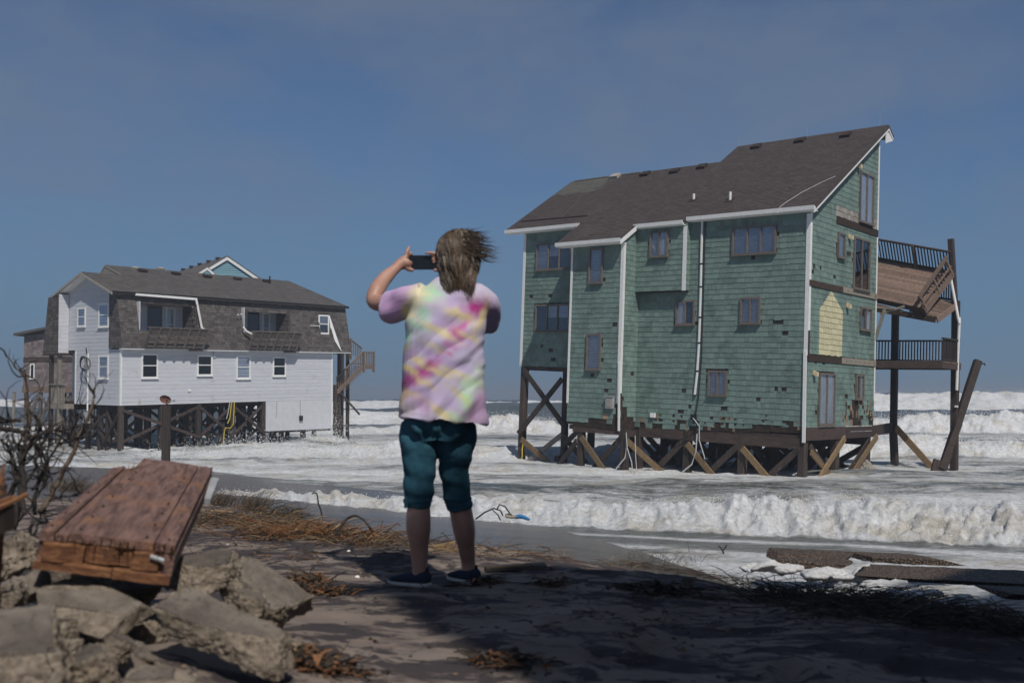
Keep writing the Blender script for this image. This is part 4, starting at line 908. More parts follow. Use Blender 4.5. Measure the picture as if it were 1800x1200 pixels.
for (x0, x1, z0, z1), seed in ((OP1, 1), (OP2, 2)):
    sB = Sheet((0, 1.15, 0), X_, Z_)
    lap(sB, x0, x1, 3.2, 5.45); part(MB().box(x0, x1, 1.17, 1.25, 3.1, 5.5), 'balcony_wall', 'underlay'); part(MB().box(x0 - .05, x1 + .05, -.1, 1.2, 3.08, 3.19), 'balcony_floor', 'greywood'); part(MB().box(x0 - .05, x1 + .05, .2, 1.2, 5.44, 5.5), 'balcony_ceiling', 'siding')
    part(MB().box(x0 - .07, x0 - .02, -.1, 1.2, 3.1, 5.5), 'balcony_side', 'siding'); part(MB().box(x1 + .02, x1 + .07, -.1, 1.2, 3.1, 5.5), 'balcony_side', 'mansard')
    for k in range(8): part(MB().box(x1 - .04, x1 + .018, -.05, 1.14, 3.3 + k * .26, 3.53 + k * .26), 'hanging_shingle', 'mansard')
    w = x1 - x0
    window(white, sB, x0 + .34 * w, x0 + .60 * w, 3.3, 5.38, 1, True, 'wframe', .06, .05, 'inside', 'darkglass', 'balcony_door', sill=False)
    window(white, sB, x0 + .66 * w, x0 + .84 * w, 3.4, 5.34, 1, True, 'trim', .10, .06, 'curtain', 'glass', 'balcony_door', sill=False)
    # railing, leaning outwards over the shingles
    r0, r1 = (x0 + .08, x1 + .28); up = Vector((0, -.34, 1)).normalized(); z = 3.02; y = -.46
    P = lambda x, t: Vector((x, y, z)) + up * t
    n = 7
    for i in range(n): 
        x = r0 + (r1 - r0) * i / (n - 1); part(MB().beam(P(x - .12, 0) - Y_ * .05, P(x + .05, 1.12) - Y_ * .05, .10, .07, Y_), 'rail_post', 'oldrail')
    part(MB().beam(P(r0, .92), P(r1, .92), .05, .36, up), 'rail_board', 'oldrail'); part(MB().beam(P(r0 - .1, 1.13), P(r1, 1.13), .10, .05, up), 'top_rail', 'oldrail')
    for t in (.10, .32, .55): part(MB().beam(P(r0 - .1, t), P(r1 - .05, t - .02), .04, .13, up), 'rail_slat', 'oldrail')
    part(MB().box(x1 - .55, x1 + .2, -.5, -.2, 2.90, 2.97), 'bracket', 'rot')
W(Sheet((0, .12, 0), X_, Z_), 13.44, 14.32, 4.12, 5.34, fill='half', lite=1)
part(MB().prism([(14.36, .14, 5.34), (14.36, -.06, 4.1), (14.95, -.36, 3.05)], (.03, 0, 0)), 'cheek_panel', 'trim')
part(MB().beam((12.6, -.13, 4.62), (13.4, -.05, 4.62), .03, .04), 'loose_strip', 'trim')
part(MB().beam((.8, .02, 5.85), (4.55, .02, 5.80), .10, .13), 'gutter', 'trim'); part(MB().beam((4.5, -.02, 5.76), (4.66, -.34, 4.15), .10, .09), 'downpipe', 'trim'); part(MB().beam((4.62, -.34, 4.2), (4.85, -.40, 4.08), .10, .09), 'downpipe', 'trim')
part(MB().beam((7.45, -.30, 4.35), (7.62, -.36, 4.1), .12, .10), 'broken_gutter', 'trim'); part(MB().beam((7.6, -.36, 4.12), (7.95, -.42, 3.95), .10, .10), 'broken_gutter', 'trim')
for (px, py) in ((418, 553), (424, 552)): 
    p = hit(px, py, 1, -.12); part(MB().box(p.x - .05, p.x + .05, -.16, -.10, p.z - .03, p.z + .03), 'loose_strip', 'trim')
# roof
wz = lambda y: 5.97 + .383 * (y - .15)
sW = Sheet((0, 0, wz(0)), X_, Vector((0, 1, .383)).normalized()); KW = math.sqrt(1 + .383 ** 2)
dk, tb = MB(), MB()
for p in ([(-.5, .02), (1.9, .02), (1.9, 3.2), (-.5, 3.2)], [(1.9, .02), (15.95, .02), (15.1, 5.0), (1.9, 5.0)]):
    dk.prism([(x, y, wz(y) - .10) for x, y in p], (0, 0, .09))
    for s in shingles(sW, [(x, y * KW) for x, y in p], .16, [.26, .32, .38], .012, .04, rng=rw): shingle_into(tb, sW, s)
zp, zr = wz(3.2), wz(5.0)
dk.prism([(-.5, 3.2, zp - .1), (2.6, 3.2, zp - .1), (2.6, 6.45, 5.84), (-.5, 6.45, 5.84)], (0, 0, .09)); dk.prism([(1.9, 5.0, zr - .1), (15.1, 5.0, zr - .1), (15.9, 7.3, 5.75), (1.9, 7.3, 5.75)], (0, 0, .09))
dk.prism([(15.1, 5.0, zr - .08), (15.95, .05, 5.9), (15.95, 7.3, 5.75)], (-.1, 0, .06))
part(dk, 'roof', 'wroof'); part(tb, 'roof_tabs', 'wroof', kind='stuff')
part(MB().prism([(1.88, 3.3, zp), (1.88, 5.0, zr - .12), (1.88, 6.7, zr - 1.5), (1.88, 6.7, zp - 1.2)], (.1, 0, 0)), 'rear_gable', 'greyshingle')
def wrake(x, pts, m='trim', th=.16): 
    for (a, b_) in zip(pts, pts[1:]): part(MB().prism([(x, a[0], a[1] - th), (x, b_[0], b_[1] - th), (x, b_[0], b_[1]), (x, a[0], a[1])], (.04, 0, 0)), 'rake_board', m)
wrake(-.55, [(.0, wz(0) - .02), (3.2, zp - .02), (6.47, 5.92)], 'greyshingle', .13); wrake(1.86, [(3.25, zp + .05), (5.0, zr - .02), (6.4, zr - 1.2)], 'greyshingle', .10)
part(MB().prism([(-.5, 3.2, zp - .16), (0, 3.2, zp - .16), (0, 6.3, 5.80), (-.5, 6.3, 5.80)], (0, 0, .03)), 'rake_soffit', 'trim'); part(MB().prism([(-.5, 3.2, zp - .16), (0, 3.2, zp - .16), (0, .2, 5.84), (-.5, .2, 5.84)], (0, 0, .03)), 'rake_soffit', 'trim')
part(MB().beam((-.5, .0, 5.93), (15.9, .0, 5.93), .05, .07), 'drip_edge', 'black')
for (px, py, m, s) in ((237, 474, 'greyshingle', .2), (282, 475, 'greyshingle', .2), (250, 478, 'underlay', .26), (309, 483, 'underlay', .26), (364, 488, 'underlay', .26), (417, 492, 'underlay', .26), (468, 496, 'underlay', .26)):
    d = WI.to_3x3() @ ray(px, py); o = WI @ Vector((0, 0, CAM_H)); nr = sW.n; p = o + d * ((sW.o - o).dot(nr) / d.dot(nr))
    part(MB().prism([(p.x - s, p.y - .14, wz(p.y - .14) + .02), (p.x + s, p.y - .14, wz(p.y - .14) + .02), (p.x + s * .9, p.y + .14, wz(p.y + .14) + .02), (p.x - s * .9, p.y + .14, wz(p.y + .14) + .02)], (0, -.05, .13)), 'roof_vent', m)
p = Vector((12.7, 4.0, wz(4.0))); part(MB().tube([p, p + Z_ * .5], .05, 8), 'vent_pipe', 'black')
# porch under the wing, service mast and cables
for (x, y) in ((-.45, 5.45), (-.45, 6.35)): part(MB().beam((x, y, -3.2), (x, y, 2.7), .2, .2, Y_), 'porch_post', 'pile' if y > 6 else 'greywood')
part(MB().box(-.55, .0, 4.7, 6.45, -.28, -.02), 'porch_rim', 'greywood')
for k in range(11): part(MB().box(-.53, -.49, 4.78 + k * .152, 4.83 + k * .152, .0, 1.02), 'baluster', 'greywood')
part(MB().box(-.58, -.46, 4.66, 6.45, 1.03, 1.09), 'top_rail', 'greywood')
mp = hit(155, 623, 0, -.12)
part(MB().tube([(-.12, mp.y, 2.75), (-.12, mp.y, -.35)], .045, 8), 'service_mast', 'trim'); part(MB().box(-.3, -.05, mp.y - .18, mp.y + .14, -1.0, -.4), 'meter_box', 'grey')
for k in range(5):
    c = Vector((-.25, mp.y + .25 - .08 * k, 2.25)); part(MB().tube([c + Vector((-.05, math.cos(t) * (.28 + .06 * k), math.sin(t) * .36 - .02 * k)) for t in [i * .45 for i in range(15)]], .018, 4), 'cable', 'black')
part(MB().tube([(-.25, mp.y + .3, 2.0), (-.25, mp.y + .45, 1.1), (-.25, mp.y + .7, .3), (-.25, mp.y + 1.1, -.2), (-.2, mp.y + 1.3, -1.0), (-.2, mp.y + .9, -1.7), (-.15, mp.y + .4, -1.5)], .02, 5), 'cable', 'black'); part(MB().tube([(-.2, mp.y, 2.7), (-.25, mp.y, 3.05)], .03, 5), 'cable', 'black')
# piles and braces
def wp(x, y, z1=-.03, s=.26, m='pile'): return part(MB().beam((x, y, -4.2), (x, y, z1), s, s, Y_), 'pile', m)
for x in (.12, 2.5, 4.8, 7.05, 9.25): wp(x, .14)
wp(2.4, 2.1); wp(14.2, 2.4)
for y in (1.5, 2.6, 3.9, 5.4, 6.8):
    for x in (.3, 2.6, 4.9, 7.2, 9.4, 11.8, 14.2): 
        if rw.random() < .93: wp(x + rw.uniform(-.1, .1), y + rw.uniform(-.15, .15), s=.24)
part(MB().box(.1, 9.3, .25, .40, -.14, -.03), 'floor_beam', 'pile')
for y in (2.6, 5.4, 6.8): part(MB().box(.3, 14.2, y - .07, y + .07, -.36, -.03), 'floor_beam', 'rim')
def wb(p, q, m='pile', w=.06, h=.16): return part(MB().beam(p, q, w, h), 'brace', m)
for (x0, x1) in ((.12, 4.8), (4.8, 7.05), (7.05, 9.25)):
    wb((x0, -.04, -.25), (x1, -.04, -1.9), 'rim'); wb((x1, .10, -.20), (x0, .10, -1.95), 'rim')
for (y0, y1) in ((.2, 1.5), (1.5, 3.9), (3.9, 5.4)): wb((-.02, y0, -.5), (-.02, y1, -1.9)); wb((.1, y1, -.4), (.1, y0, -1.9))
for y in (1.5, 2.6, 3.9, 5.4):
    for x in (.3, 4.9, 9.4): wb((x, y - .16, -.5), (x + 2.2, y - .16, -2.1), rw.choice(['pile', 'rim', 'greywood'])); wb((x + 2.2, y + .16, -.4), (x, y + .16, -2.2), rw.choice(['pile', 'rim']))
def wh(px, py, y): return hit(px, py, 1, y)
part(MB().tube([wh(412, 706, -.1), wh(410, 745, -.1), wh(405, 752, -.1), wh(396, 752, -.12), wh(394, 760, -.12), wh(392, 785, -.12)], .03, 6), 'cable', 'yellow'); part(MB().tube([wh(407, 706, -.1), wh(404, 735, -.1), wh(400, 744, -.1)], .03, 6), 'cable', 'yellow'); part(MB().tube([wh(404, 706, -.06), wh(401, 725, -.06), wh(398, 736, -.06)], .025, 6), 'cable', 'cable')
# outside stair at the right end
def st(mb, name, m='stairwood'): return part(mb, name, m)
yA, yB = 1.0, 2.3
for y in (yA, yB):
    a_, b_ = Vector((15.9, y, .55)) if y == yA else Vector((15.9, y, .55)), Vector((18.7, y, 2.55))
    lo, hi = wh(592, 690, y), wh(637, 645, y)
    st(MB().beam(lo, hi, .07, .28), 'stringer')
    for t in [i / 14 for i in range(15)]:
        c = lo.lerp(hi, t); st(MB().beam(c + Z_ * .1, c + Z_ * .95, .05, .05), 'baluster')
    st(MB().beam(lo + Z_ * 1.0, hi + Z_ * 1.0, .10, .07), 'top_rail')
    l2, h2 = wh(640, 645, y), wh(657, 645, y)
    st(MB().beam(l2, h2, .06, .26), 'landing_rim')
    for i in range(6): c = l2.lerp(h2, (i + .5) / 6); st(MB().beam(c + Z_ * .1, c + Z_ * .98, .05, .05), 'baluster')
    st(MB().beam(l2 + Z_ * 1.02, h2 + Z_ * 1.02, .10, .07), 'top_rail')
    for c in (l2, h2): st(MB().beam(c - Z_ * .35, c + Z_ * 1.05, .13, .13, Y_), 'rail_post')
    u0, u1 = wh(616, 640, y + .4), wh(637, 640, y + .4)
    a0, a1 = wh(617, 597, y + .3), wh(636, 612, y + .3)
    st(MB().beam(a0, a1, .09, .08), 'top_rail')
    for i in range(6): c = a0.lerp(a1, (i + .5) / 6); st(MB().beam(c - Z_ * .9, c, .05, .05), 'baluster')
    st(MB().beam(a0 - Z_ * 1.3, a0 + Z_ * .1, .12, .12, Y_), 'rail_post')
lo, hi = (wh(592, 690, yA) + wh(592, 690, yB)) / 2, (wh(637, 645, yA) + wh(637, 645, yB)) / 2
for i in range(13):
    c = lo.lerp(hi, (i + .5) / 13) + Z_ * .06; st(MB().box(c.x - .13, c.x + .13, yA + .04, yB - .04, c.z, c.z + .04), 'tread')
l2, h2 = wh(640, 643, yA), wh(657, 643, yA); st(MB().box(l2.x - .05, h2.x + .05, yA - .04, yB + .04, l2.z + .14, l2.z + .18), 'landing_floor')
for (px, y) in ((589, .6), (596, 1.2), (601, 2.4), (611, 2.4)):
    p = wh(px, 690, y); part(MB().beam((p.x, y, -4.4), (p.x, y, 3.0 if px > 590 else .9), .2, .2, Y_), 'stair_post', 'pile')
a0, a1 = wh(598, 690, 1.0), wh(632, 728, 1.0); part(MB().beam(a0, a1, .08, .12), 'broken_stringer', 'pile')
for t in (.15, .3, .45): c = a0.lerp(a1, t); part(MB().beam(c, c - Z_ * .7, .06, .06), 'baluster', 'pile')

# ---------------------------------------------------------------- brown cedar house behind it
cM = Matrix.Translation(at(40, 690, 69)) @ Matrix.Rotation(math.radians(-6), 4, 'Z')
ced = empty('cedar_house', cM, 'brown cedar shingled house on piles, mostly hidden behind the white house', 'house')
cp = lambda mb, n, m, **k: mb.obj(n, M_[m], ced, **k)
hC = 4.05
cp(MB().prism([(0, 0, 0), (9, 0, 0), (9, 0, 5.6), (0, 0, hC)], (0, 7, 0)), 'wall', 'underlay')
sC = Sheet((0, 0, 0), X_, Z_); cb = MB()
for s in shingles(sC, [(0, .42), (5, .42), (5, hC + .45), (0, hC - .1)], .17, [.16, .2, .26], .02, .05, [(-1, 9, 2.18, 2.42)], rng=rw): shingle_into(cb, sC, s)
cp(cb, 'wall_shingles', 'cedar', kind='stuff')
cp(MB().prism([(0, -.05, 2.12), (5, -.05, 2.12), (5, -.05, 2.42), (0, -.05, 2.42)], (0, .05, 0)), 'band_board', 'rim'); cp(MB().box(-.03, 6, -.06, .0, -.0, .42), 'rim_joist', 'stairwood')
cp(MB().prism([(-.5, -.5, hC - .12), (9.3, -.5, 5.75), (9.3, 7.4, 5.75), (-.5, 7.4, hC - .12)], (0, 0, .16)), 'roof', 'wroof')
window(ced, sC, .50, .84, .95, 2.0, 1, False, 'trim', .07, .05, 'inside', 'darkglass')
for x in (.15, 1.2, 2.0, 3.4, 5.0):
    for y in (.2, 3.2, 6.5): cp(MB().beam((x, y, -4.6), (x, y, 0), .22, .22, Y_), 'pile', 'oldrail' if y < 1 else 'pile')
for (a, b_) in (((.15, .05, -.1), (1.2, .05, -2.6)), ((1.2, .0, -.2), (.2, .0, -2.2)), ((1.2, .05, -.1), (2.3, .05, -1.6)), ((2.0, .05, -.2), (1.2, .05, -2.4)), ((2.0, 0, -.3), (3.4, 0, -2.6)), ((3.3, .05, -.2), (2.2, .05, -2.4)), ((1.3, .1, -1.6), (2.4, .1, -3.8))): cp(MB().beam(a, b_, .08, .22), 'brace', 'oldrail')

# ---------------------------------------------------------------- blue house far behind: only its gable shows over the ridge
pk, lf, rt = at(400, 452, 74), at(338, 489, 74), at(466, 497, 74)
bl = empty('blue_house', Matrix.Translation((pk.x, pk.y, 0)), 'blue house with white rakes whose gable peeps over the white house ridge', 'house')
T = lambda v: Vector(v) - Vector((pk.x, pk.y, 0))
rd = Vector((-6.6, 9.0, 0)); P0, L0, R0 = T(pk), T(lf), T(rt)
bp = lambda mb, n, m, **k: mb.obj(n, M_[m], bl, **k)
zb = 3.4
bp(MB().prism([L0 + Vector((.3, .12, -.12)), R0 + Vector((-.3, .12, -.12)), P0 + Vector((0, .12, -.25))], rd * .95), 'gable_wall', 'underlay')
for i in range(14):
    z0 = L0.z - .1 + i * .17; f = (z0 - L0.z) / (P0.z - L0.z); g = min(1, (z0 + .17 - L0.z) / (P0.z - L0.z)); f = max(0, f)
    if g >= .97: break
    bp(MB().prism([L0.lerp(P0, f) * 1 + Vector((.35, .06, z0 - L0.lerp(P0, f).z)), R0.lerp(P0, f) + Vector((-.35, .06, z0 - R0.lerp(P0, f).z)), R0.lerp(P0, g) + Vector((-.35, .09, z0 + .17 - R0.lerp(P0, g).z)), L0.lerp(P0, g) + Vector((.35, .09, z0 + .17 - L0.lerp(P0, g).z))], (0, .02, 0)), 'siding_board', 'bsiding')
bp(MB().box(L0.x + .4, R0.x - .4, .1, .3, zb, L0.z), 'wall', 'bsiding'); bp(MB().prism([(L0.x + .4, .3, zb), (R0.x - .4, .3, zb), (R0.x - .4 + rd.x, rd.y, zb), (L0.x + .4 + rd.x, rd.y, zb)], (0, 0, L0.z - zb)), 'body', 'bsiding')
for (A, B) in ((P0, L0), (P0, R0)):
    bp(MB().prism([A + Z_ * .02, B + Z_ * .02, B + rd + Z_ * .02, A + rd + Z_ * .02], (0, 0, .10)), 'roof_slope', 'wroof')
    bp(MB().prism([A + Vector((0, -.06, -.22)), B + Vector((0, -.06, -.22)), B + Vector((0, -.06, .015)), A + Vector((0, -.06, .015))], (0, .06, 0)), 'rake_board', 'trim')
q0, q1, q2 = T(at(365, 470, 73)), T(at(341, 485, 73)), T(at(384, 487, 73))
bp(MB().prism([q0 - Z_ * .15, q1 - Z_ * .15, q2 - Z_ * .15], (0, .8, 0)), 'small_gable', 'bsiding')
for B in (q1, q2): bp(MB().prism([q0 - Z_ * .2, B - Z_ * .2, B, q0], (0, -.05, 0)), 'rake_board', 'trim'); bp(MB().prism([q0, B, B + Vector((-.5, .9, 0)), q0 + Vector((-.5, .9, 0))], (0, 0, .06)), 'roof_slope', 'wroof')
for f in (.12, .3, .48, .66, .84): c = P0 + rd * f + Vector((-.25, 0, .08)); bp(MB().box(c.x - .14, c.x + .14, c.y - .2, c.y + .2, c.z - .1, c.z + .05), 'roof_vent', 'underlay')
for dx in (L0.x + .8, R0.x - .8):
    for t in (.2, .8): bp(MB().beam((dx + rd.x * t, rd.y * t, -2), (dx + rd.x * t, rd.y * t, zb), .3, .3, Y_), 'pile', 'pile')

# ---------------------------------------------------------------- lone post with a dish, small stub far left
base = atz(291, 826, -.1); post = empty('dish_post', Matrix.Translation(base), 'dark square post in the surf carrying a rusty satellite dish', 'post')
tz = at(290, 712, base.y).z - base.z
MB().beam((0, 0, -2), (0, 0, tz), .30, .30, Y_).obj('shaft', M_['pile'], post)
M_['rust'] = mat('rusty_dish', (.12, .05, .035), (.20, .09, .065), (1, 1, 1), 5, .75, .2, .01, .05)
dsh = MB(); n = 20; ring_ = lambda r, d: [Vector((r * math.cos(2 * math.pi * i / n), d, r * .72 * math.sin(2 * math.pi * i / n))) for i in range(n)]
vs_ = ring_(.24, 0) + ring_(.17, .05) + ring_(.08, .08) + ring_(.24, .012) + ring_(.17, .065) + ring_(.08, .10)
fs_ = [(r * n + i, r * n + (i + 1) % n, (r + 1) * n + (i + 1) % n, (r + 1) * n + i) for r in (0, 1, 3, 4) for i in range(n)] + [tuple(range(2 * n, 3 * n)), tuple(range(5 * n, 6 * n))] + [(i, (i + 1) % n, (i + 1) % n + 3 * n, i + 3 * n) for i in range(n)]
dsh.add(vs_, fs_); do = dsh.obj('dish', M_['rust'], post); do.location = (-.03, -.10, tz + .24); do.rotation_euler = (.15, .35, .2)
MB().tube([(0, 0, tz - .05), (0, .0, tz + .2)], .04, 8).obj('mount', M_['black'], post); MB().tube([(0, .1, tz + .12), (.16, -.1, tz + .16), (.27, -.12, tz + .2)], .022, 6).obj('feed_arm', M_['grey'], post); MB().box(.24, .36, -.18, -.06, tz + .14, tz + .25).obj('feed_horn', M_['grey'], post)
p = atz(23, 760, -.3); sp = empty('stub_post', Matrix.Translation(p), 'thin grey stub post in the sea near the cedar house', 'post')
MB().beam((0, 0, -1), (0, 0, at(23, 690, p.y).z - p.z), .22, .22, Y_).obj('shaft', M_['greywood'], sp); MB().box(-.13, .13, -.13, .13, at(23, 690, p.y).z - p.z, at(23, 690, p.y).z - p.z + .04).obj('cap', M_['pile'], sp)
# ---------------------------------------------------------------- the woman with the phone
WY = 4.7
rp = random.Random(21)
def PP(px, py, dy=0.0): return at(px, py, WY + dy)   # a body landmark: height and side from the photo, dy into depth
def ring_loft(mb, rings, n=20):
    """rings: (centre, half width, half depth, tilt axis vector or None)"""
    vs, k = [], len(rings)
    for i, (c, hw, hd) in enumerate(rings):
        for j in range(n):
            t = 2 * math.pi * j / n; ct, st_ = math.cos(t), math.sin(t)
            vs.append(Vector(c) + Vector((hw * math.copysign(abs(ct) ** .85, ct), hd * math.copysign(abs(st_) ** .85, st_), 0)))
    fs = [(i * n + j, i * n + (j + 1) % n, (i + 1) * n + (j + 1) % n, (i + 1) * n + j) for i in range(k - 1) for j in range(n)] + [tuple(range(n - 1, -1, -1)), tuple(range((k - 1) * n, k * n))]
    mb.add(vs, fs)
def limb(mb, pts, r, n=14, sub=5):
    """smooth tapered limb through the joints"""
    pts = [Vector(p) for p in pts]; out, rr = [], []
    for i in range(len(pts) - 1):
        p0, p1, p2, p3 = pts[max(i - 1, 0)], pts[i], pts[i + 1], pts[min(i + 2, len(pts) - 1)]
        for s in range(sub):
            t = s / sub; out.append(.5 * ((2 * p1) + (p2 - p0) * t + (2 * p0 - 5 * p1 + 4 * p2 - p3) * t * t + (3 * p1 - p0 - 3 * p2 + p3) * t ** 3)); rr.append(r[i] + (r[i + 1] - r[i]) * (t * t * (3 - 2 * t)))
    mb.tube(out + [pts[-1]], rr + [r[-1]], n)
def ball(mb, c, rx, ry, rz, n=20, m=14):
    vs = [Vector(c) + Vector((rx * math.sin(math.pi * i / m) * math.cos(2 * math.pi * j / n), ry * math.sin(math.pi * i / m) * math.sin(2 * math.pi * j / n), rz * math.cos(math.pi * i / m))) for i in range(1, m) for j in range(n)]
    b = len(vs); vs += [Vector(c) + Vector((0, 0, rz)), Vector(c) - Vector((0, 0, rz))]
    fs = [(i * n + j, (i + 1) * n + j, (i + 1) * n + (j + 1) % n, i * n + (j + 1) % n) for i in range(m - 2) for j in range(n)] + [(b, j, (j + 1) % n) for j in range(n)] + [(b + 1, (m - 2) * n + (j + 1) % n, (m - 2) * n + j) for j in range(n)]
    mb.add(vs, fs)
def fuse(mb, name, m, parent, voxel, smooth=6, post=None):
    """one continuous skin over all the volumes"""
    t = mb.obj(name + '_volumes', m)
    md = t.modifiers.new('r', 'REMESH'); md.mode = 'VOXEL'; md.voxel_size = voxel
    sm = t.modifiers.new('s', 'SMOOTH'); sm.factor = .5; sm.iterations = smooth
    dg = bpy.context.evaluated_depsgraph_get(); me = bpy.data.meshes.new_from_object(t.evaluated_get(dg)); me.name = name
    bpy.data.objects.remove(t, do_unlink=True)
    n = len(me.vertices); co = np.empty(n * 3, np.float32); me.vertices.foreach_get('co', co); co = co.reshape(-1, 3).astype(float)
    nr = np.empty(n * 3, np.float32); me.vertices.foreach_get('normal', nr); nr = nr.reshape(-1, 3).astype(float)
    if post: co = post(me, co, nr); me.vertices.foreach_set('co', co.astype(np.float32).ravel())
    me.polygons.foreach_set('use_smooth', [True] * len(me.polygons)); me.materials.clear(); me.materials.append(m); me.update()
    return put(bpy.data.objects.new(name, me), parent)

k = NT('skin'); co_ = k.coord((1, 1, 1), False); n_ = k.noise(co_, 38, 5, .6)
k.l.new(k.mix(k.ramp(k.noise(co_, 9, 4), .3, .7), (.40, .215, .155), (.47, .27, .205)), k.b.inputs['Base Color']); k.b.inputs['Roughness'].default_value = .5
k.b.inputs['Subsurface Weight'].default_value = .12; k.b.inputs['Subsurface Radius'].default_value = (.02, .008, .005); k.b.inputs['Subsurface Scale'].default_value = .5; k.bump(n_, .12, .004); M_['skin'] = k.mat
k = NT('teal_denim'); co_ = k.coord((1, 1, 1), False); w1 = k.noise(k.coord((1, 1, .25), False), 260, 2, .5); w2 = k.noise(co_, 6, 5, .6)
k.l.new(k.mix(k.ramp(w2, .35, .7), k.mix(w1, (.012, .052, .080), (.026, .090, .128)), (.036, .110, .150)), k.b.inputs['Base Color']); k.b.inputs['Roughness'].default_value = .9; k.b.inputs['Specular IOR Level'].default_value = .15; k.bump(w1, .35, .003); M_['denim'] = k.mat
k = NT('tie_dye_cotton'); a_ = k.attr('dye'); w1 = k.noise(k.coord((1, 1, 1), False), 420, 2, .5); w3 = k.noise(k.coord((1, 1, 1), False), 26, 5, .65)
k.l.new(k.mix(k.math('MULTIPLY', w3, .10), a_.outputs['Color'], (.62, .60, .66)), k.b.inputs['Base Color']); k.b.inputs['Roughness'].default_value = .95; k.b.inputs['Specular IOR Level'].default_value = .1; k.bump(w1, .2, .002); M_['tiedye'] = k.mat
M_['knit'] = mat('navy_knit', (.012, .020, .042), (.025, .038, .070), (1, 1, 1), 160, .9, .5, .003, .02); M_['sole'] = mat('pale_rubber', (.42, .40, .36), (.5, .48, .44), (1, 1, 1), 12, .7, .1, .004, .02)
def hairmat(name, c1, c2):
    k = NT(name); n_ = k.noise(k.coord((1, 1, 1), False), 18, 4); t_ = k.attr('tint').outputs['Fac']
    k.l.new(k.mix(t_, c1, c2), k.b.inputs['Base Color']); k.b.inputs['Roughness'].default_value = .42; k.b.inputs['Specular IOR Level'].default_value = .5; return k.mat
M_['hair1'] = hairmat('brown_hair', (.035, .024, .017), (.165, .110, .068)); M_['hair2'] = hairmat('grey_streaked_hair', (.05, .042, .038), (.31, .25, .185))

foot = PP(765, 1030); foot.z = gz(foot.x, WY)
person = empty('person', Matrix.Translation((0, 0, 0)), 'woman seen from behind in a tie dye shirt and teal cropped jeans raising a phone', 'person')
# skin: legs, arms, neck and head with face, all one body
sk = MB(); LZ = gz(-.42, WY)
ankL, ankR = PP(738, 1000, .0), PP(823, 986, .20)
limb(sk, [PP(738, 742, .02), PP(737, 800, .01), PP(737, 855, -.01), PP(736, 890, .0), PP(735.5, 925, -.015), PP(737, 965, .0), ankL, PP(738, 1019, .0)], [.066, .058, .044, .056, .058, .043, .036, .036], 18)
limb(sk, [PP(802, 742, .03), PP(803, 800, .06), PP(806, 855, .10), PP(809, 890, .13), PP(815, 925, .14), PP(820, 962, .18), ankR, PP(824, 1002, .20)], [.066, .054, .040, .055, .055, .041, .035, .035], 18)
ring_loft(sk, [(PP(772, 760, .02), .12, .09), (PP(775, 735, .02), .14, .10), (PP(780, 660, .02), .155, .105), (PP(783, 590, .02), .155, .10), (PP(790, 530, .02), .150, .085), (PP(793, 505, .03), .10, .075)])
limb(sk, [PP(795, 520, .03), PP(797, 490, .05), PP(800, 470, .06)], [.062, .055, .055], 16)
HC = PP(803, 452, .07)
ball(sk, HC, .078, .098, .108); ball(sk, HC + Vector((-.018, .07, -.05)), .052, .05, .062)
# face, turned slightly to the left: nose, lips, chin, brows, ears
fw_ = Vector((-.42, .9, 0)).normalized(); sd = Vector((fw_.y, -fw_.x, 0))
def fp(f, s, z): return HC + fw_ * f + sd * s + Z_ * z
limb(sk, [fp(.095, 0, .015), fp(.112, 0, -.012), fp(.122, 0, -.028)], [.009, .011, .014], 10); ball(sk, fp(.108, 0, -.034), .018, .016, .011); limb(sk, [fp(.095, -.022, -.062), fp(.103, 0, -.060), fp(.095, .022, -.062)], [.006, .009, .006], 8); limb(sk, [fp(.094, -.02, -.072), fp(.101, 0, -.073), fp(.094, .02, -.072)], [.006, .009, .006], 8); ball(sk, fp(.088, 0, -.098), .026, .024, .02)
for s in (-1, 1):
    ball(sk, fp(.086, s * .033, .004), .014, .012, .012); limb(sk, [fp(.092, s * .012, .026), fp(.092, s * .034, .031), fp(.082, s * .052, .024)], [.006, .008, .005], 8); ball(sk, fp(.066, s * .045, -.03), .028, .028, .026)
    ball(sk, HC + sd * s * .082 + Vector((0, .005, -.015)), .014, .018, .032)
# left arm: shoulder, elbow out to the left, forearm up to the phone
shL_, elL, wrL = PP(722, 527, .04), PP(659, 531, .20), PP(694, 473, .35)
limb(sk, [PP(745, 520, .02), shL_, PP(690, 532, .12), elL, PP(662, 511, .245), PP(677, 489, .31), wrL, PP(702, 464, .375)], [.06, .060, .050, .038, .041, .036, .027, .027], 16)
shR_, elR, wrR = PP(852, 530, .05), PP(860, 572, .24), PP(790, 486, .42)
limb(sk, [PP(830, 520, .03), shR_, PP(858, 552, .15), elR, PP(838, 540, .34), wrR, PP(779, 474, .41)], [.06, .062, .054, .043, .040, .028, .026], 16)
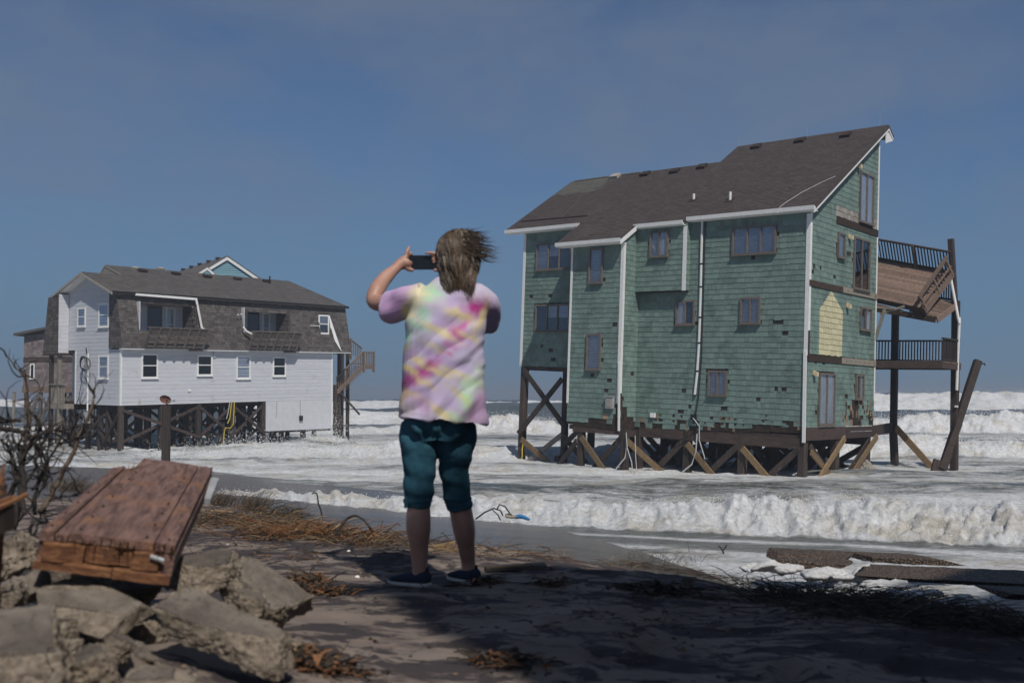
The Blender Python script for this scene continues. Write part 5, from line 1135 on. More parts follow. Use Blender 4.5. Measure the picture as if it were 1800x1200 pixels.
# hands: palm, four fingers and thumb closed on the ends of the phone
PH = PP(744, 461, .40); px_ = lambda dx, dz, dy=0: PH + Vector((dx, dy, dz))
limb(sk, [PP(700, 467, .372), px_(-.098, -.002, -.012), px_(-.085, -.004, -.012), px_(-.074, .012, -.012)], [.028, .034, .033, .026], 14)
for i, (z, tip, l) in enumerate(((.040, .074, .020), (.032, .052, -.012), (.022, .046, -.022), (.010, .040, -.026))):
    limb(sk, [px_(-.088, z - .012, -.006 + .010 * i), px_(-.084 + .003 * i, z + .012, -.010 + .014 * i), px_(-.077 + .003 * i, tip - .004, .004 + .014 * i), px_(-.070 - (.004 if i == 0 else -.012), tip + (.010 if i == 0 else -.002), .012 + .012 * i)], [.0115, .0100, .0090, .0075], 9)
limb(sk, [px_(-.098, -.018, -.016), px_(-.080, -.034, -.020), px_(-.062, -.042, -.016), px_(-.046, -.040, -.013)], [.016, .0125, .0105, .008], 9)
limb(sk, [PP(779, 474, .41), px_(.100, .0, .0), px_(.088, .012, .0)], [.024, .029, .022], 14)
for i, (z, tx, tz_) in enumerate(((.030, .022, .046), (.020, .050, .036), (.010, .056, .012), (-.002, .060, -.004))):
    limb(sk, [px_(.096, z, -.006 + .008 * i), px_(.078, z + .010, -.014 + .008 * i), px_((.078 + tx) / 2 - .004, (z + tz_) / 2 + .009, -.016 + .006 * i), px_(tx - .012, tz_, -.014 + .003 * i)], [.0115, .0100, .0090, .0075], 9)
limb(sk, [px_(.105, -.014, -.012), px_(.090, -.036, -.018), px_(.070, -.043, -.016), px_(.054, -.041, -.012)], [.016, .012, .0105, .008], 9)
fuse(sk, 'body', M_['skin'], person, .0048, 4)
# cropped jeans
pn = MB()
ring_loft(pn, [(PP(771, 775, .03), .15, .125), (PP(771, 755, .02), .172, .14), (PP(771, 738, .015), .172, .138), (PP(773, 715, .015), .160, .125)], 28)
limb(pn, [PP(743, 745, .015), PP(739, 780, .01), PP(736.5, 815, .0), PP(737, 850, -.01), PP(735, 889, .0)], [.106, .096, .081, .070, .064], 22)
limb(pn, [PP(801, 745, .02), PP(801, 780, .04), PP(799, 815, .07), PP(801, 850, .10), PP(808, 892, .13)], [.103, .091, .076, .067, .066], 22)
def pwrin(me, co, nr):
    x, y, z = co.T; zz = (z - PP(770, 889).z); lo = np.clip(1 - np.abs(zz - .14) / .26, 0, 1)
    f = np.sin((z * 62 + x * 22 + 4 * fbm(x * 9, z * 7 + y * 5, 3))) * .005 * lo + (fbm(x * 11 + z * 5, z * 16 - x * 4, 4) - .5) * .013 + .010 * np.sin(z * 30 - np.abs(x + .345) * 60) * np.clip(1 - np.abs(zz - .36) / .14, 0, 1)
    seam = .004 * np.exp(-((zz - .025) / .008) ** 2) - .008 * np.exp(-((x - PP(771, 760).x) / .008) ** 2) * (zz > .24)
    return co + nr * (f + seam)[:, None]
fuse(pn, 'cropped_jeans', M_['denim'], person, .0062, 4, pwrin)
MB().prism([PP(711, 872, -.062), PP(716, 872, -.066), PP(716.5, 892, -.068), PP(710, 892, -.064)], (0, .006, 0)).obj('hem_slit', M_['denim'], person)
# loose tie-dye shirt
sh = MB()
ring_loft(sh, [(PP(780, 733, .015), .210, .176), (PP(780, 725, .015), .208, .172), (PP(780, 690, .015), .202, .155), (PP(780, 640, .015), .195, .146), (PP(782, 590, .015), .193, .138), (PP(786, 555, .02), .192, .13), (PP(790, 525, .025), .185, .115), (PP(793, 505, .03), .150, .095), (PP(795, 494, .035), .095, .075), (PP(796, 488, .035), .07, .062)], 32)
limb(sh, [PP(748, 522, .02), PP(722, 530, .05), PP(700, 537, .10), PP(682, 540, .14)], [.083, .080, .077, .075], 20)
limb(sh, [PP(828, 520, .02), PP(846, 532, .05), PP(854, 552, .13), PP(857, 566, .20)], [.080, .078, .074, .072], 20)
DYE = [(220, 425, 95, 85, 0, (.56, .33, .57), 1), (250, 370, 80, 40, -15, (.56, .35, .58), .9), (365, 375, 58, 42, 10, (.74, .65, .38), 1), (440, 365, 55, 24, 20, (.42, .68, .44), .9), (395, 410, 40, 22, 0, (.42, .68, .46), .7), (330, 430, 40, 55, 0, (.76, .68, .44), .8), (390, 505, 62, 26, 32, (.36, .66, .42), .9), (345, 555, 70, 24, 32, (.36, .64, .42), .8), (290, 610, 26, 50, 0, (.42, .72, .50), .9), (290, 480, 30, 42, 0, (.72, .58, .28), .9), (470, 545, 70, 34, 25, (.47, .34, .58), .8), (540, 430, 50, 60, 20, (.50, .36, .60), .6),
       (645, 462, 52, 36, -40, (.36, .015, .19), 1), (560, 598, 40, 42, -50, (.40, .02, .22), 1), (600, 545, 36, 20, -60, (.52, .10, .34), .8), (515, 660, 26, 15, 20, (.52, .06, .32), .95), (512, 700, 26, 12, 15, (.50, .08, .32), .9), (445, 742, 42, 30, -45, (.38, .02, .22), 1), (375, 800, 66, 36, -28, (.38, .02, .22), 1), (300, 855, 58, 40, -28, (.38, .03, .23), 1),
       (672, 520, 18, 80, 15, (.62, .50, .20), .8), (575, 505, 60, 15, 30, (.66, .55, .24), .75), (625, 615, 70, 14, 28, (.62, .54, .28), .7), (345, 725, 60, 17, 28, (.68, .55, .22), .9), (300, 775, 52, 18, 30, (.66, .52, .20), .9), (405, 855, 60, 16, 30, (.62, .48, .20), .9), (325, 900, 60, 18, 28, (.64, .50, .20), .9), (470, 800, 60, 14, 30, (.64, .52, .24), .8), (445, 668, 50, 13, 28, (.66, .56, .30), .7), (262, 945, 36, 50, 10, (.66, .50, .20), .9), (275, 670, 30, 26, 0, (.72, .60, .30), .8),
       (310, 700, 50, 26, -10, (.48, .34, .58), .8), (420, 618, 90, 20, 28, (.54, .46, .64), .7), (600, 705, 90, 30, 22, (.42, .38, .56), .6), (480, 870, 80, 30, 30, (.48, .40, .60), .6), (640, 770, 60, 26, 30, (.50, .44, .64), .6), (390, 960, 70, 40, 20, (.54, .34, .54), .7), (640, 985, 70, 60, -30, (.44, .24, .44), .85), (700, 930, 40, 60, 0, (.46, .28, .46), .7), (600, 930, 34, 36, 0, (.34, .62, .32), .9), (540, 1000, 70, 20, 5, (.46, .64, .36), .7), (660, 850, 50, 22, 20, (.48, .64, .40), .7), (470, 985, 70, 18, 35, (.60, .48, .22), .8), (560, 905, 60, 15, 35, (.58, .48, .26), .7), (680, 800, 26, 40, 0, (.52, .66, .46), .6), (500, 600, 70, 16, 30, (.64, .54, .26), .7), (420, 560, 60, 15, 28, (.66, .56, .28), .7), (540, 800, 80, 18, 30, (.60, .50, .24), .7), (560, 760, 70, 22, 28, (.44, .34, .58), .7), (420, 700, 60, 20, 28, (.46, .32, .58), .7), (380, 900, 70, 22, 28, (.46, .34, .56), .8), (620, 860, 40, 20, 30, (.42, .62, .42), .7), (520, 940, 70, 22, 32, (.48, .36, .58), .7), (620, 660, 60, 18, 28, (.56, .44, .66), .7), (540, 490, 50, 18, 30, (.62, .50, .30), .6), (690, 640, 30, 70, 0, (.50, .46, .62), .6), (735, 470, 26, 60, 0, (.56, .40, .62), .8)]
def shirt_post(me, co, nr):
    x, y, z = co.T
    u, v = (900 + x / WY * 1750 - 620) * 3, (699 - (z - CAM_H) / WY * 1750 - 390) * 3
    wv = (fbm(x * 16 + z * 6, z * 16 - x * 8, 4) - .5) * 60; u2, v2 = u + wv, v + (fbm(x * 20 + 5, z * 20, 3) - .5) * 40
    col = np.zeros((len(co), 3)); col[:] = (.52, .47, .59); col += (fbm(x * 14 + z * 9, z * 9 - x * 5, 3) - .5)[:, None] * np.array((.12, .14, .10))
    sa_, sb_ = x * .85 - z * .52, x * .52 + z * .85; stk = .58 + 1.25 * fbm(sa_ * 9, sb_ * 75, 3)
    for (cx, cy, rx, ry, ang, c, op) in DYE:
        t = math.radians(ang); dx, dy = u2 - cx, v2 - cy; a, b = (dx * math.cos(t) + dy * math.sin(t)) / rx, (-dx * math.sin(t) + dy * math.cos(t)) / ry
        w = np.clip(op * 1.2 * np.exp(-(a * a + b * b) * .75), 0, 1) * np.clip(stk, 0, 1)
        col = col * (1 - w[:, None]) + np.array(c) * w[:, None]
    d = me.attributes.new('dye', 'FLOAT_COLOR', 'POINT'); d.data.foreach_set('color', np.concatenate([np.clip(col, .02, .85), np.ones((len(co), 1))], 1).astype(np.float32).ravel())
    tor = sstep(205, 330, u) * sstep(420, 560, v)
    rad = (u * .8 + v * 1.0) / 46 + 2.2 * fbm(x * 4 + 2, z * 4, 3); f1 = np.abs(np.sin(rad)) ** .7
    fold = (f1 - .6) * .010 * tor * sstep(640, 480, u - .1 * v) + (fbm(x * 6 + z * 6, z * 13 - x * 12, 2) - .5) * .026 * (.35 + .65 * tor) + .010 * np.sin(u / 26 + v / 60) * sstep(850, 1010, v) * (.4 + fbm(x * 6, y * 6, 2))
    ay = np.sin((v - 480) / 30 - (u - 200) / 60) * .006 * (1 - tor)
    hem = -.003 * np.exp(-((v - (1005 + (u - 260) * .09)) / 10) ** 2)
    zz = np.where(z < PP(780, 728).z, (x - PP(700, 728).x) * -.085 + .012 * np.sin(x * 30 + y * 20), 0) * sstep(PP(780, 715).z, PP(780, 733).z, z) * -1
    co = co + nr * (fold + ay + hem)[:, None]; co[:, 2] -= np.clip((PP(780, 690).z - z) / .12, 0, 1) * ((x - PP(705, 700).x) * .095)
    return co
fuse(sh, 'tie_dye_shirt', M_['tiedye'], person, .0066, 3, shirt_post)
# slip-on shoes
def shoe(heel, toe, name='shoe'):
    heel, toe = Vector(heel), Vector(toe); ax = toe - heel; L = ax.length; ax.normalize(); sdv = ax.cross(Z_).normalized(); b = MB(); s = MB()
    def prof(mb, rows, n=18):
        vs = []
        for (t, hw, z0, z1) in rows:
            c = heel + ax * (t * L)
            for j in range(n):
                a = 2 * math.pi * j / n; ca, sa = math.cos(a), math.sin(a); zc, zh = (z0 + z1) / 2, (z1 - z0) / 2
                vs.append(c + sdv * hw * math.copysign(abs(ca) ** .6, ca) + Z_ * (zc + zh * math.copysign(abs(sa) ** .8, sa)))
        k = len(rows); mb.add(vs, [(i * n + j, i * n + (j + 1) % n, (i + 1) * n + (j + 1) % n, (i + 1) * n + j) for i in range(k - 1) for j in range(n)] + [tuple(range(n - 1, -1, -1)), tuple(range((k - 1) * n, k * n))])
    prof(b, [(-.03, .016, .03, .062), (.0, .030, .02, .078), (.10, .036, .018, .082), (.25, .037, .018, .074), (.42, .038, .018, .070), (.60, .043, .018, .062), (.78, .045, .018, .048), (.92, .036, .018, .040), (1.0, .018, .02, .034)])
    prof(s, [(-.05, .014, .004, .026), (.0, .034, .0, .030), (.12, .040, .0, .030), (.4, .040, .002, .026), (.62, .048, .0, .024), (.8, .049, .001, .024), (.95, .038, .006, .024), (1.03, .014, .010, .022)])
    o = b.obj(name, M_['knit'], person, True); so = s.obj('sole', M_['sole'], o, True)
    for q in (o, so):
        md = q.modifiers.new('s', 'SUBSURF'); md.levels = md.render_levels = 1
    MB().tube([heel + ax * (L * t) + sdv * (.034 * math.cos(a)) + Z_ * .081 for t, a in ()] or [heel + ax * L * .02 + Z_ * .082, heel + ax * L * .02 + Z_ * .094, heel + ax * L * .01 + Z_ * .10], [.009, .008, .003], 8).obj('pull_tab', M_['knit'], o, True)
    return o
hl = PP(752, 1030, -.03); tl = PP(686, 1026, .10); zL = max(gz(hl.x, hl.y), gz(tl.x, tl.y)); hl.z = zL - .006; tl.z = zL - .006
hr = PP(838, 1012, .17); tr_ = PP(792, 1012, .34); zR = gz(hr.x, hr.y); hr.z = zR - .004; tr_.z = zR - .002
shoe(hl, tl); shoe(hr, tr_)
# hair: a lumpy cap under long wind-blown locks
cap = MB(); ball(cap, HC + Vector((.006, -.012, .010)), .076, .096, .100); limb(cap, [HC + Vector((.01, -.06, -.02)), HC + Vector((.025, -.075, -.10)), HC + Vector((.045, -.085, -.17))], [.074, .060, .026], 14)
hair = fuse(cap, 'hair', M_['hair1'], person, .007, 6, lambda me, co, nr: co + nr * ((fbm(co[:, 0] * 30, co[:, 2] * 18 + co[:, 1] * 12, 4) - .5) * .022)[:, None])
at_ = hair.data.attributes.new('tint', 'FLOAT', 'FACE'); at_.data.foreach_set('value', [.2] * len(hair.data.polygons))
def locks(nl, per, mats, rmin, rmax, fly):
    """wind-blown locks: each a sheaf of strands round one wavy guide"""
    b = MB(); C0 = HC + Vector((.006, -.010, .010)); K = 16; made = 0
    while made < nl:
        th, ph = rp.uniform(-math.pi, math.pi), math.acos(rp.uniform(-.15, 1.0))
        d = Vector((math.sin(ph) * math.cos(th), math.sin(ph) * math.sin(th), math.cos(ph)))
        if d.y > .35 and d.z < .8: continue
        if fly and d.x < -.2: continue
        made += 1
        p = C0 + Vector((.072 * d.x, .092 * d.y, .097 * d.z)); L = (p.z - HC.z + .235) * rp.uniform(.85, 1.24) + .02
        if fly: L = rp.uniform(.06, .15)
        st = L / K; wind = rp.gauss(.10, .10) + .16 * max(0, d.x); c1, c2 = rp.uniform(0, 6.3), rp.uniform(0, 6.3); am = rp.uniform(.25, .75); fq = rp.uniform(22, 44); v = (d * .30 + Vector((.10, -.10, .10 - .2 * max(0, -d.z)))).normalized(); G_ = [p]
        tgt = HC + Vector((.036 + d.x * .052 + rp.gauss(0, .016), -.105, -.25))
        for q in range(K):
            t = q / K; g = Vector((wind * (.3 + t), -.05, -1.0)).normalized() if not fly else Vector((1.0, -.1, rp.uniform(-.9, .5))).normalized(); pull = (tgt - p).normalized()
            v = (v * .62 + g * (.34 if fly else .26) + pull * (.05 + .40 * t if not fly else 0) + Vector((math.sin(c1 + q * st * fq * 2.0), .4 * math.sin(c2 + q * st * fq * 1.6), .3 * math.cos(c1 + q * st * fq))) * am * (.30 if fly else .36 + .46 * t)).normalized()
            p = p + v * st; e = p - C0; bulge = 1 + .10 * math.sin(c1)
            m_ = math.sqrt((e.x / .088) ** 2 + (e.y / .106) ** 2 + (e.z / .107) ** 2)
            if m_ < bulge: p = C0 + e * bulge / max(m_, .2)
            if not fly and m_ > 1.16: p = C0 + e * (1.16 / m_) if e.z > -.03 else Vector((C0.x + e.x * .93, p.y, p.z))
            if p.z < HC.z - .09 and p.y > WY - .075: p.y = p.y - (p.y - (WY - .075)) * .5
            G_.append(p.copy())
        wd = rp.uniform(.004, .010); tn = .16 + .78 * rp.random() ** 1.3
        for _ in range(per):
            a = rp.uniform(0, 6.3); o = Vector((math.cos(a), .8 * math.sin(a), .3 * math.sin(a + 1))) * wd * math.sqrt(rp.random()); cut = rp.randrange(K - 6, K + 1); ph_ = rp.uniform(0, 6.3); jt = rp.uniform(.0, .005); fr_q = rp.uniform(.5, 1.1)
            pts = [G_[q] + o * (1.0 - .6 * q / K + (.9 * (q / K) ** 2)) + Vector((math.sin(ph_ + q * fr_q), math.cos(ph_ + q * .7), math.sin(q * .6 + ph_))) * jt * (.4 + q / K) for q in range(cut + 1)]
            r0 = rp.uniform(rmin, rmax); b.tube(pts, [r0 * (1 - .85 * max(0, q / cut - .5) * 2) for q in range(cut + 1)], 3, 0, min(1, max(0, tn + rp.gauss(0, .16))), False)
    return b.obj('hair_locks', mats, hair, True)
locks(380, 10, M_['hair1'], .0010, .0022, False); locks(130, 9, M_['hair2'], .0009, .0020, False); locks(120, 6, M_['hair1'], .0006, .0013, True)
# phone, held level in both hands
phone = empty('smartphone', Matrix.Translation(PH + Vector((0, .006, 0))), 'black smartphone held up sideways in the woman\'s hands', 'phone')
def slab(hw, hh, r, y0, y1, name, m, par):
    poly = [(sx_ * (hw - r) + r * math.cos(a), sz_ * (hh - r) + r * math.sin(a)) for sx_, sz_, a0 in ((1, 1, 0), (-1, 1, 90), (-1, -1, 180), (1, -1, 270)) for a in [math.radians(a0 + i * 22.5) for i in range(5)]]
    return MB().prism([Vector((x, y0, z)) for x, z in poly], (0, y1 - y0, 0)).obj(name, M_[m], par)
slab(.078, .037, .010, -.003, .006, 'case', 'black', phone); M_['screen'] = mat('dark_glass_screen', (.006, .007, .009), (.01, .011, .013), (1, 1, 1), 3, .12, 0, .01, 0, spec=.5); slab(.074, .033, .007, -.0045, -.0031, 'screen', 'screen', phone); MB().tube([(-.055, .006, .018), (-.055, .009, .018)], .008, 12).obj('camera_lens', M_['black'], phone)
phone.rotation_euler = (0, 0, 0)
# ---------------------------------------------------------------- unseen house, placed and sized to shade the right of the beach
nA, nB = Vector((.75, .66, 0)).normalized(), Vector((.66, -.75, 0)).normalized()
NQ = Vector((1.72, -1.74, 0)); nM = Matrix((nA, -nB, Z_)).transposed().to_4x4(); nM.translation = NQ + Z_ * 1.0     # local: x along the front, -y into the house
nh = empty('unseen_house', nM, 'grey shingled neighbour house standing close beside the viewer, shading the sand', 'house')
npt = lambda mb, n, m, **k: mb.obj(n, M_[m], nh, **k)
NT_, NH = 15.0, 9.2
npt(MB().box(0, NT_, -8, 0, -1.2, NH), 'wall', 'cedar')
npt(MB().prism([(-.02, -8.3, NH - .1), (-.02, -4, NH + 2.4), (-.02, .12, NH)], (NT_ + .04, 0, 0)), 'roof', 'wroof')
npt(MB().box(-.05, NT_ + .05, .0, .16, NH - .28, NH + .02), 'gutter', 'trim')
for x in (2, 5.2, 8.4, 11.6):
    for z in (1.6, 4.4, 7.2): window(nh, Sheet((0, .004, 0), -X_, Z_), -x - 1.0, -x, z, z + 1.4, 1, True, 'trim', .1, .06, 'inside', 'darkglass')
for y in (-2.4, -5.6):
    for z in (1.6, 4.4, 7.2): window(nh, Sheet((-.004, 0, 0), -Y_, Z_), -y - .5, -y + .5, z, z + 1.4, 1, True, 'trim', .1, .06, 'inside', 'darkglass')

# ---------------------------------------------------------------- rubble heap, front left
k = NT('broken_concrete'); co_ = k.coord((1, 1, 1)); brk = k.attr('broken').outputs['Fac']
vo = k.new('ShaderNodeTexVoronoi'); vo.inputs['Scale'].default_value = 46; k.l.new(co_, vo.inputs['Vector'])
n1_, n2_ = k.noise(co_, 7, 7, .65, .3), k.noise(co_, 30, 6, .7)
smooth_ = k.mix(k.ramp(n1_, .35, .66), (.098, .082, .068), (.21, .178, .146))
rough_ = k.mix(k.ramp(n2_, .3, .7), (.15, .12, .09), (.37, .305, .235)); rough_ = k.mix(k.math('MULTIPLY', k.ramp(vo.outputs['Distance'], .42, .12), .5), rough_, k.mix(k.ramp(k.noise(co_, 55, 2), .4, .6), (.09, .066, .05), (.34, .29, .235)))
rough_ = k.mix(k.ramp(n1_, .56, .72), rough_, (.09, .072, .058))
cr = k.new('ShaderNodeTexVoronoi', feature='DISTANCE_TO_EDGE'); cr.inputs['Scale'].default_value = 5.5; dm = k.new('ShaderNodeVectorMath', operation='ADD'); k.l.new(co_, dm.inputs[0]); sc_ = k.new('ShaderNodeVectorMath', operation='SCALE'); sc_.inputs['Scale'].default_value = .25; cn_ = k.new('ShaderNodeTexNoise'); cn_.inputs['Scale'].default_value = 9; cn_.inputs['Detail'].default_value = 5; k.l.new(co_, cn_.inputs['Vector']); k.l.new(cn_.outputs['Color'], sc_.inputs[0]); k.l.new(sc_.outputs[0], dm.inputs[1]); k.l.new(dm.outputs[0], cr.inputs['Vector'])
crack = k.math('MULTIPLY', k.ramp(cr.outputs['Distance'], .022, .004), k.ramp(k.noise(co_, 3, 3), .48, .56))
pit = k.math('MULTIPLY', k.ramp(k.noise(co_, 60, 3, .6), .62, .70), .8)
smooth_ = k.mix(pit, smooth_, (.05, .043, .037))
k.l.new(k.mix(crack, k.mix(brk, smooth_, rough_), (.035, .029, .025)), k.b.inputs['Base Color']); k.b.inputs['Roughness'].default_value = .92; k.b.inputs['Specular IOR Level'].default_value = .2
k.bump(k.math('ADD', k.math('MULTIPLY', n2_, brk), k.math('MULTIPLY', k.noise(co_, 90, 4), .35)), 1.0, .02); M_['concrete'] = k.mat
k = NT('coquina_slab'); co_ = k.coord((1, 1, 1)); vo = k.new('ShaderNodeTexVoronoi'); vo.inputs['Scale'].default_value = 44; k.l.new(co_, vo.inputs['Vector']); n1_ = k.noise(co_, 5, 6, .65)
k.l.new(k.mix(k.ramp(vo.outputs['Distance'], .2, .5), k.mix(k.ramp(n1_, .3, .7), (.20, .125, .07), (.30, .22, .15)), (.05, .034, .025)), k.b.inputs['Base Color']); k.b.inputs['Roughness'].default_value = .6; k.bump(vo.outputs['Distance'], .9, .03); M_['coquina'] = k.mat
def sphere_dirs(n):
    u = np.linspace(-1, 1, n); A, B = np.meshgrid(u, u, indexing='ij'); A, B = np.tan(A * math.pi / 4), np.tan(B * math.pi / 4); V, F = [], []
    for ax in range(3):
        for sg in (-1, 1):
            P = np.empty((n, n, 3)); P[..., ax] = sg; P[..., (ax + 1) % 3] = A * sg; P[..., (ax + 2) % 3] = B; b = len(V) * n * n; V.append(P.reshape(-1, 3)); F.append(grid_faces(n, n) [:, ::-1] + b)
    V = np.concatenate(V); return V / np.linalg.norm(V, axis=1, keepdims=True), np.concatenate(F)
SD = {n: sphere_dirs(n) for n in (14, 26, 40)}
def chunk(name, label, cat, c, size, rot=(0, 0, 0), seed=0, smooth=(2,), res=40, rough=.03, extra=6, group=None, m='concrete', bury=0, kind=None):
    """a broken block: a polytope of planes; the faces listed in smooth keep their cast surface, the rest are torn"""
    r = np.random.RandomState(seed); D, F = SD[res]; S = np.array(size) / 2
    N = [np.array(v, float) for v in ((1, 0, 0), (-1, 0, 0), (0, 0, 1), (0, 0, -1), (0, 1, 0), (0, -1, 0))]; H = [1.0] * 6; Nn = []
    for i, n in enumerate(N):
        j = r.normal(0, .05 if i in (2, 3) else .16, 3); Nn.append(n + j)
    for i in range(extra):
        v = r.normal(0, 1, 3); v /= np.linalg.norm(v); v[2] *= .6; Nn.append(v); H.append(r.uniform(.95, 1.25))
    Nn = np.array([n / np.linalg.norm(n) for n in Nn]); H = np.array(H)
    dp = D @ Nn.T; q = np.where(dp > 1e-3, H[None] / np.maximum(dp, 1e-3), 9e9); R = q.min(1); wh_ = q.argmin(1)
    two = np.sort(q, 1); edge = np.clip((two[:, 1] - two[:, 0]) / .10, 0, 1)
    P = D * R[:, None]; b = (~np.isin(wh_, smooth)).astype(float); P = P * S; mn = min(size)
    f = fbm3(P * (2.2 / max(size)) + seed * 3.1, 3) - .5; g = fbm3(P * (11 / max(size)) + seed, 5, .6) - .5
    P = P + D * ((f * .30 * mn * (.35 + .65 * b)) + g * (b + .12) * rough * 11 * mn - (1 - edge) * .035 * mn)[:, None]
    me = mesh_np(name, P, F, M_[m]); a = me.attributes.new('broken', 'FLOAT', 'POINT'); a.data.foreach_set('value', np.clip(b + (1 - edge) * .5 * (fbm3(P * 30 + seed, 2) > .5), 0, 1).astype(np.float32))
    o = bpy.data.objects.new(name, me); o.location = c; o.rotation_euler = [math.radians(x) for x in rot]; return put(o, None, label, cat, group, kind)
G = 'broken concrete of the rubble heap'
def fitted(make, box, D, size, it=5):
    """size a block so that it spans the measured outline at its distance"""
    x0, y0, x1, y1 = box; c = at((x0 + x1) / 2, (y0 + y1) / 2, D); size = list(size); o = None
    for i in range(it):
        if o: me_ = o.data; bpy.data.objects.remove(o, do_unlink=True); bpy.data.meshes.remove(me_)
        o = make(c, tuple(size)); R = o.rotation_euler.to_matrix(); n = len(o.data.vertices); V = np.empty(n * 3, np.float32); o.data.vertices.foreach_get('co', V)
        W_ = V.reshape(-1, 3) @ np.array(R).T + np.array(c); fy = W_[:, 1] * cpt + (W_[:, 2] - CAM_H) * spt; u = 900 + 1750 * W_[:, 0] / fy; w = 600 - 1750 * (-W_[:, 1] * spt + (W_[:, 2] - CAM_H) * cpt) / fy
        a0, a1, b0, b1 = u.min(), u.max(), w.min(), w.max()
        if i == it - 1: break
        kx, kz = (x1 - x0) / (a1 - a0), (y1 - y0) / (b1 - b0)
        size[0] *= kx ** .9; size[2] *= max(.55, min(1.6, kz)) ** .9; size[1] *= max(.7, min(1.3, (kx * kz) ** .5))
        c = c + Vector((((x0 + x1) - (a0 + a1)) / 2 / 1750 * D, 0, -((y0 + y1) - (b0 + b1)) / 2 / 1750 * D))
    return o
def ck(label, box, D, size, rot, seed, **k):
    nm, ct = k.pop('name', 'concrete_chunk'), k.pop('cat', 'rubble'); k.setdefault('group', G)
    return fitted(lambda c, s: chunk(nm, label, ct, c, s, rot, seed, **k), box, D, size)
ck('large rounded grey boulder filling the bottom left corner', (-110, 1060, 132, 1330), 2.0, (.30, .30, .26), (20, -8, 20), 3, smooth=(2, 4, 5), rough=.02)
ck('pale block left of the timber\'s front end', (-45, 930, 78, 1032), 2.95, (.20, .20, .15), (0, -24, 15), 5, rough=.035)
ck('small wedge with one lit top corner under the timber\'s left end', (34, 994, 92, 1062), 2.62, (.10, .10, .10), (14, 30, -30), 8, smooth=(2, 0, 1), rough=.02)
ck('flat slab half in the timber\'s shade with a bright lower edge', (62, 1018, 278, 1130), 2.55, (.30, .24, .09), (26, 14, -14), 12, smooth=(2, 4), rough=.02)
ck('pointed stone propped below the shaded slab', (178, 1112, 240, 1172), 2.3, (.10, .12, .10), (0, 30, 30), 15, rough=.03, res=26)
ck('biggest beige block with a smooth grey top', (264, 1032, 520, 1196), 2.5, (.36, .20, .13), (16, 18, -4), 21, smooth=(2,), rough=.05)
ck('thick slab with a white torn corner beside the timber', (285, 962, 430, 1048), 2.95, (.24, .22, .075), (12, 6, -12), 26, smooth=(2,), rough=.05)
ck('long tilted slab sloping down to the sand', (385, 974, 552, 1122), 3.0, (.30, .24, .08), (12, 36, -16), 31, smooth=(2, 3), rough=.035)
ck('flat pale stone at the bottom edge beside the pointed stone', (212, 1168, 350, 1230), 2.2, (.18, .14, .07), (12, 6, 10), 33, res=26)
ck('low dark slab below the biggest beige block', (205, 1158, 330, 1185), 2.5, (.20, .20, .06), (10, 10, 0), 35, res=26, smooth=(2,))
ck('small knobbly stone at the left edge above the boulder', (-4, 1036, 26, 1070), 2.55, (.06, .07, .05), (0, 0, 40), 41, res=26)
ck('second knobbly stone right of the knobbly stone', (20, 1040, 40, 1066), 2.5, (.045, .05, .04), (0, 20, 10), 44, res=26)
ck('grey lump between boulder and shaded slab', (66, 1085, 140, 1130), 2.42, (.12, .11, .08), (0, 10, 60), 47, res=26)
ck('triangular stone at the bottom edge', (120, 1128, 212, 1235), 2.12, (.13, .14, .14), (0, -22, 25), 51, res=26)
ck('dark stone tucked under the timber', (170, 1020, 290, 1085), 2.95, (.24, .20, .14), (0, 0, 10), 55, res=26, smooth=(2, 3, 4, 5))
ck('base block hidden in the gap under the timber', (75, 985, 250, 1050), 3.15, (.36, .24, .16), (0, 0, 0), 57, res=26, smooth=(2, 3, 4, 5))
ck('small rust stained stone on the thick slab', (362, 964, 392, 984), 3.08, (.05, .05, .035), (0, 12, 30), 61, res=14, m='coquina')
ck('lowest block showing between the slabs', (405, 1030, 470, 1086), 2.85, (.14, .14, .08), (0, 20, 0), 63, res=26)
for i, (bx, D) in enumerate((((225, 1085, 300, 1150), 2.7), ((130, 1060, 235, 1120), 2.85), ((95, 1120, 150, 1175), 2.35), ((300, 1080, 372, 1130), 2.95), ((0, 1020, 70, 1065), 2.8), ((205, 1125, 275, 1172), 2.45), ((30, 1060, 100, 1100), 2.6), ((425, 1150, 470, 1190), 2.7), ((500, 1120, 545, 1160), 2.8), ((150, 1165, 190, 1200), 2.25))):
    ck(('dark fill stone in the hollow left of the biggest block', 'dark fill stone right below the timber', 'small stone against the big boulder', 'dark fill stone behind the biggest block', 'fill stone behind the knobbly stones', 'small stone right of the pointed stone', 'small lump between wedge and boulder', 'small stone at the foot of the biggest block', 'half buried stone at the foot of the long tilted slab', 'small stone at the bottom edge left of the flat pale stone')[i], bx, D, (.1, .1, .07), (rnd.uniform(-15, 15), rnd.uniform(-20, 20), rnd.uniform(0, 90)), 80 + i, res=26, smooth=(2, 4) if i % 2 else ())
ck('rusty brown lump at the bottom edge', (275, 1166, 330, 1200), 2.32, (.08, .08, .05), (0, 0, 20), 66, res=14, m='coquina')
# the sand bank that carries the heap
bank = []
for (px, py, D, s) in ((120, 1130, 2.75, .62), (330, 1120, 2.8, .6), (420, 1180, 2.6, .45), (60, 1020, 3.2, .55)): bank.append((at(px, py, D), s))

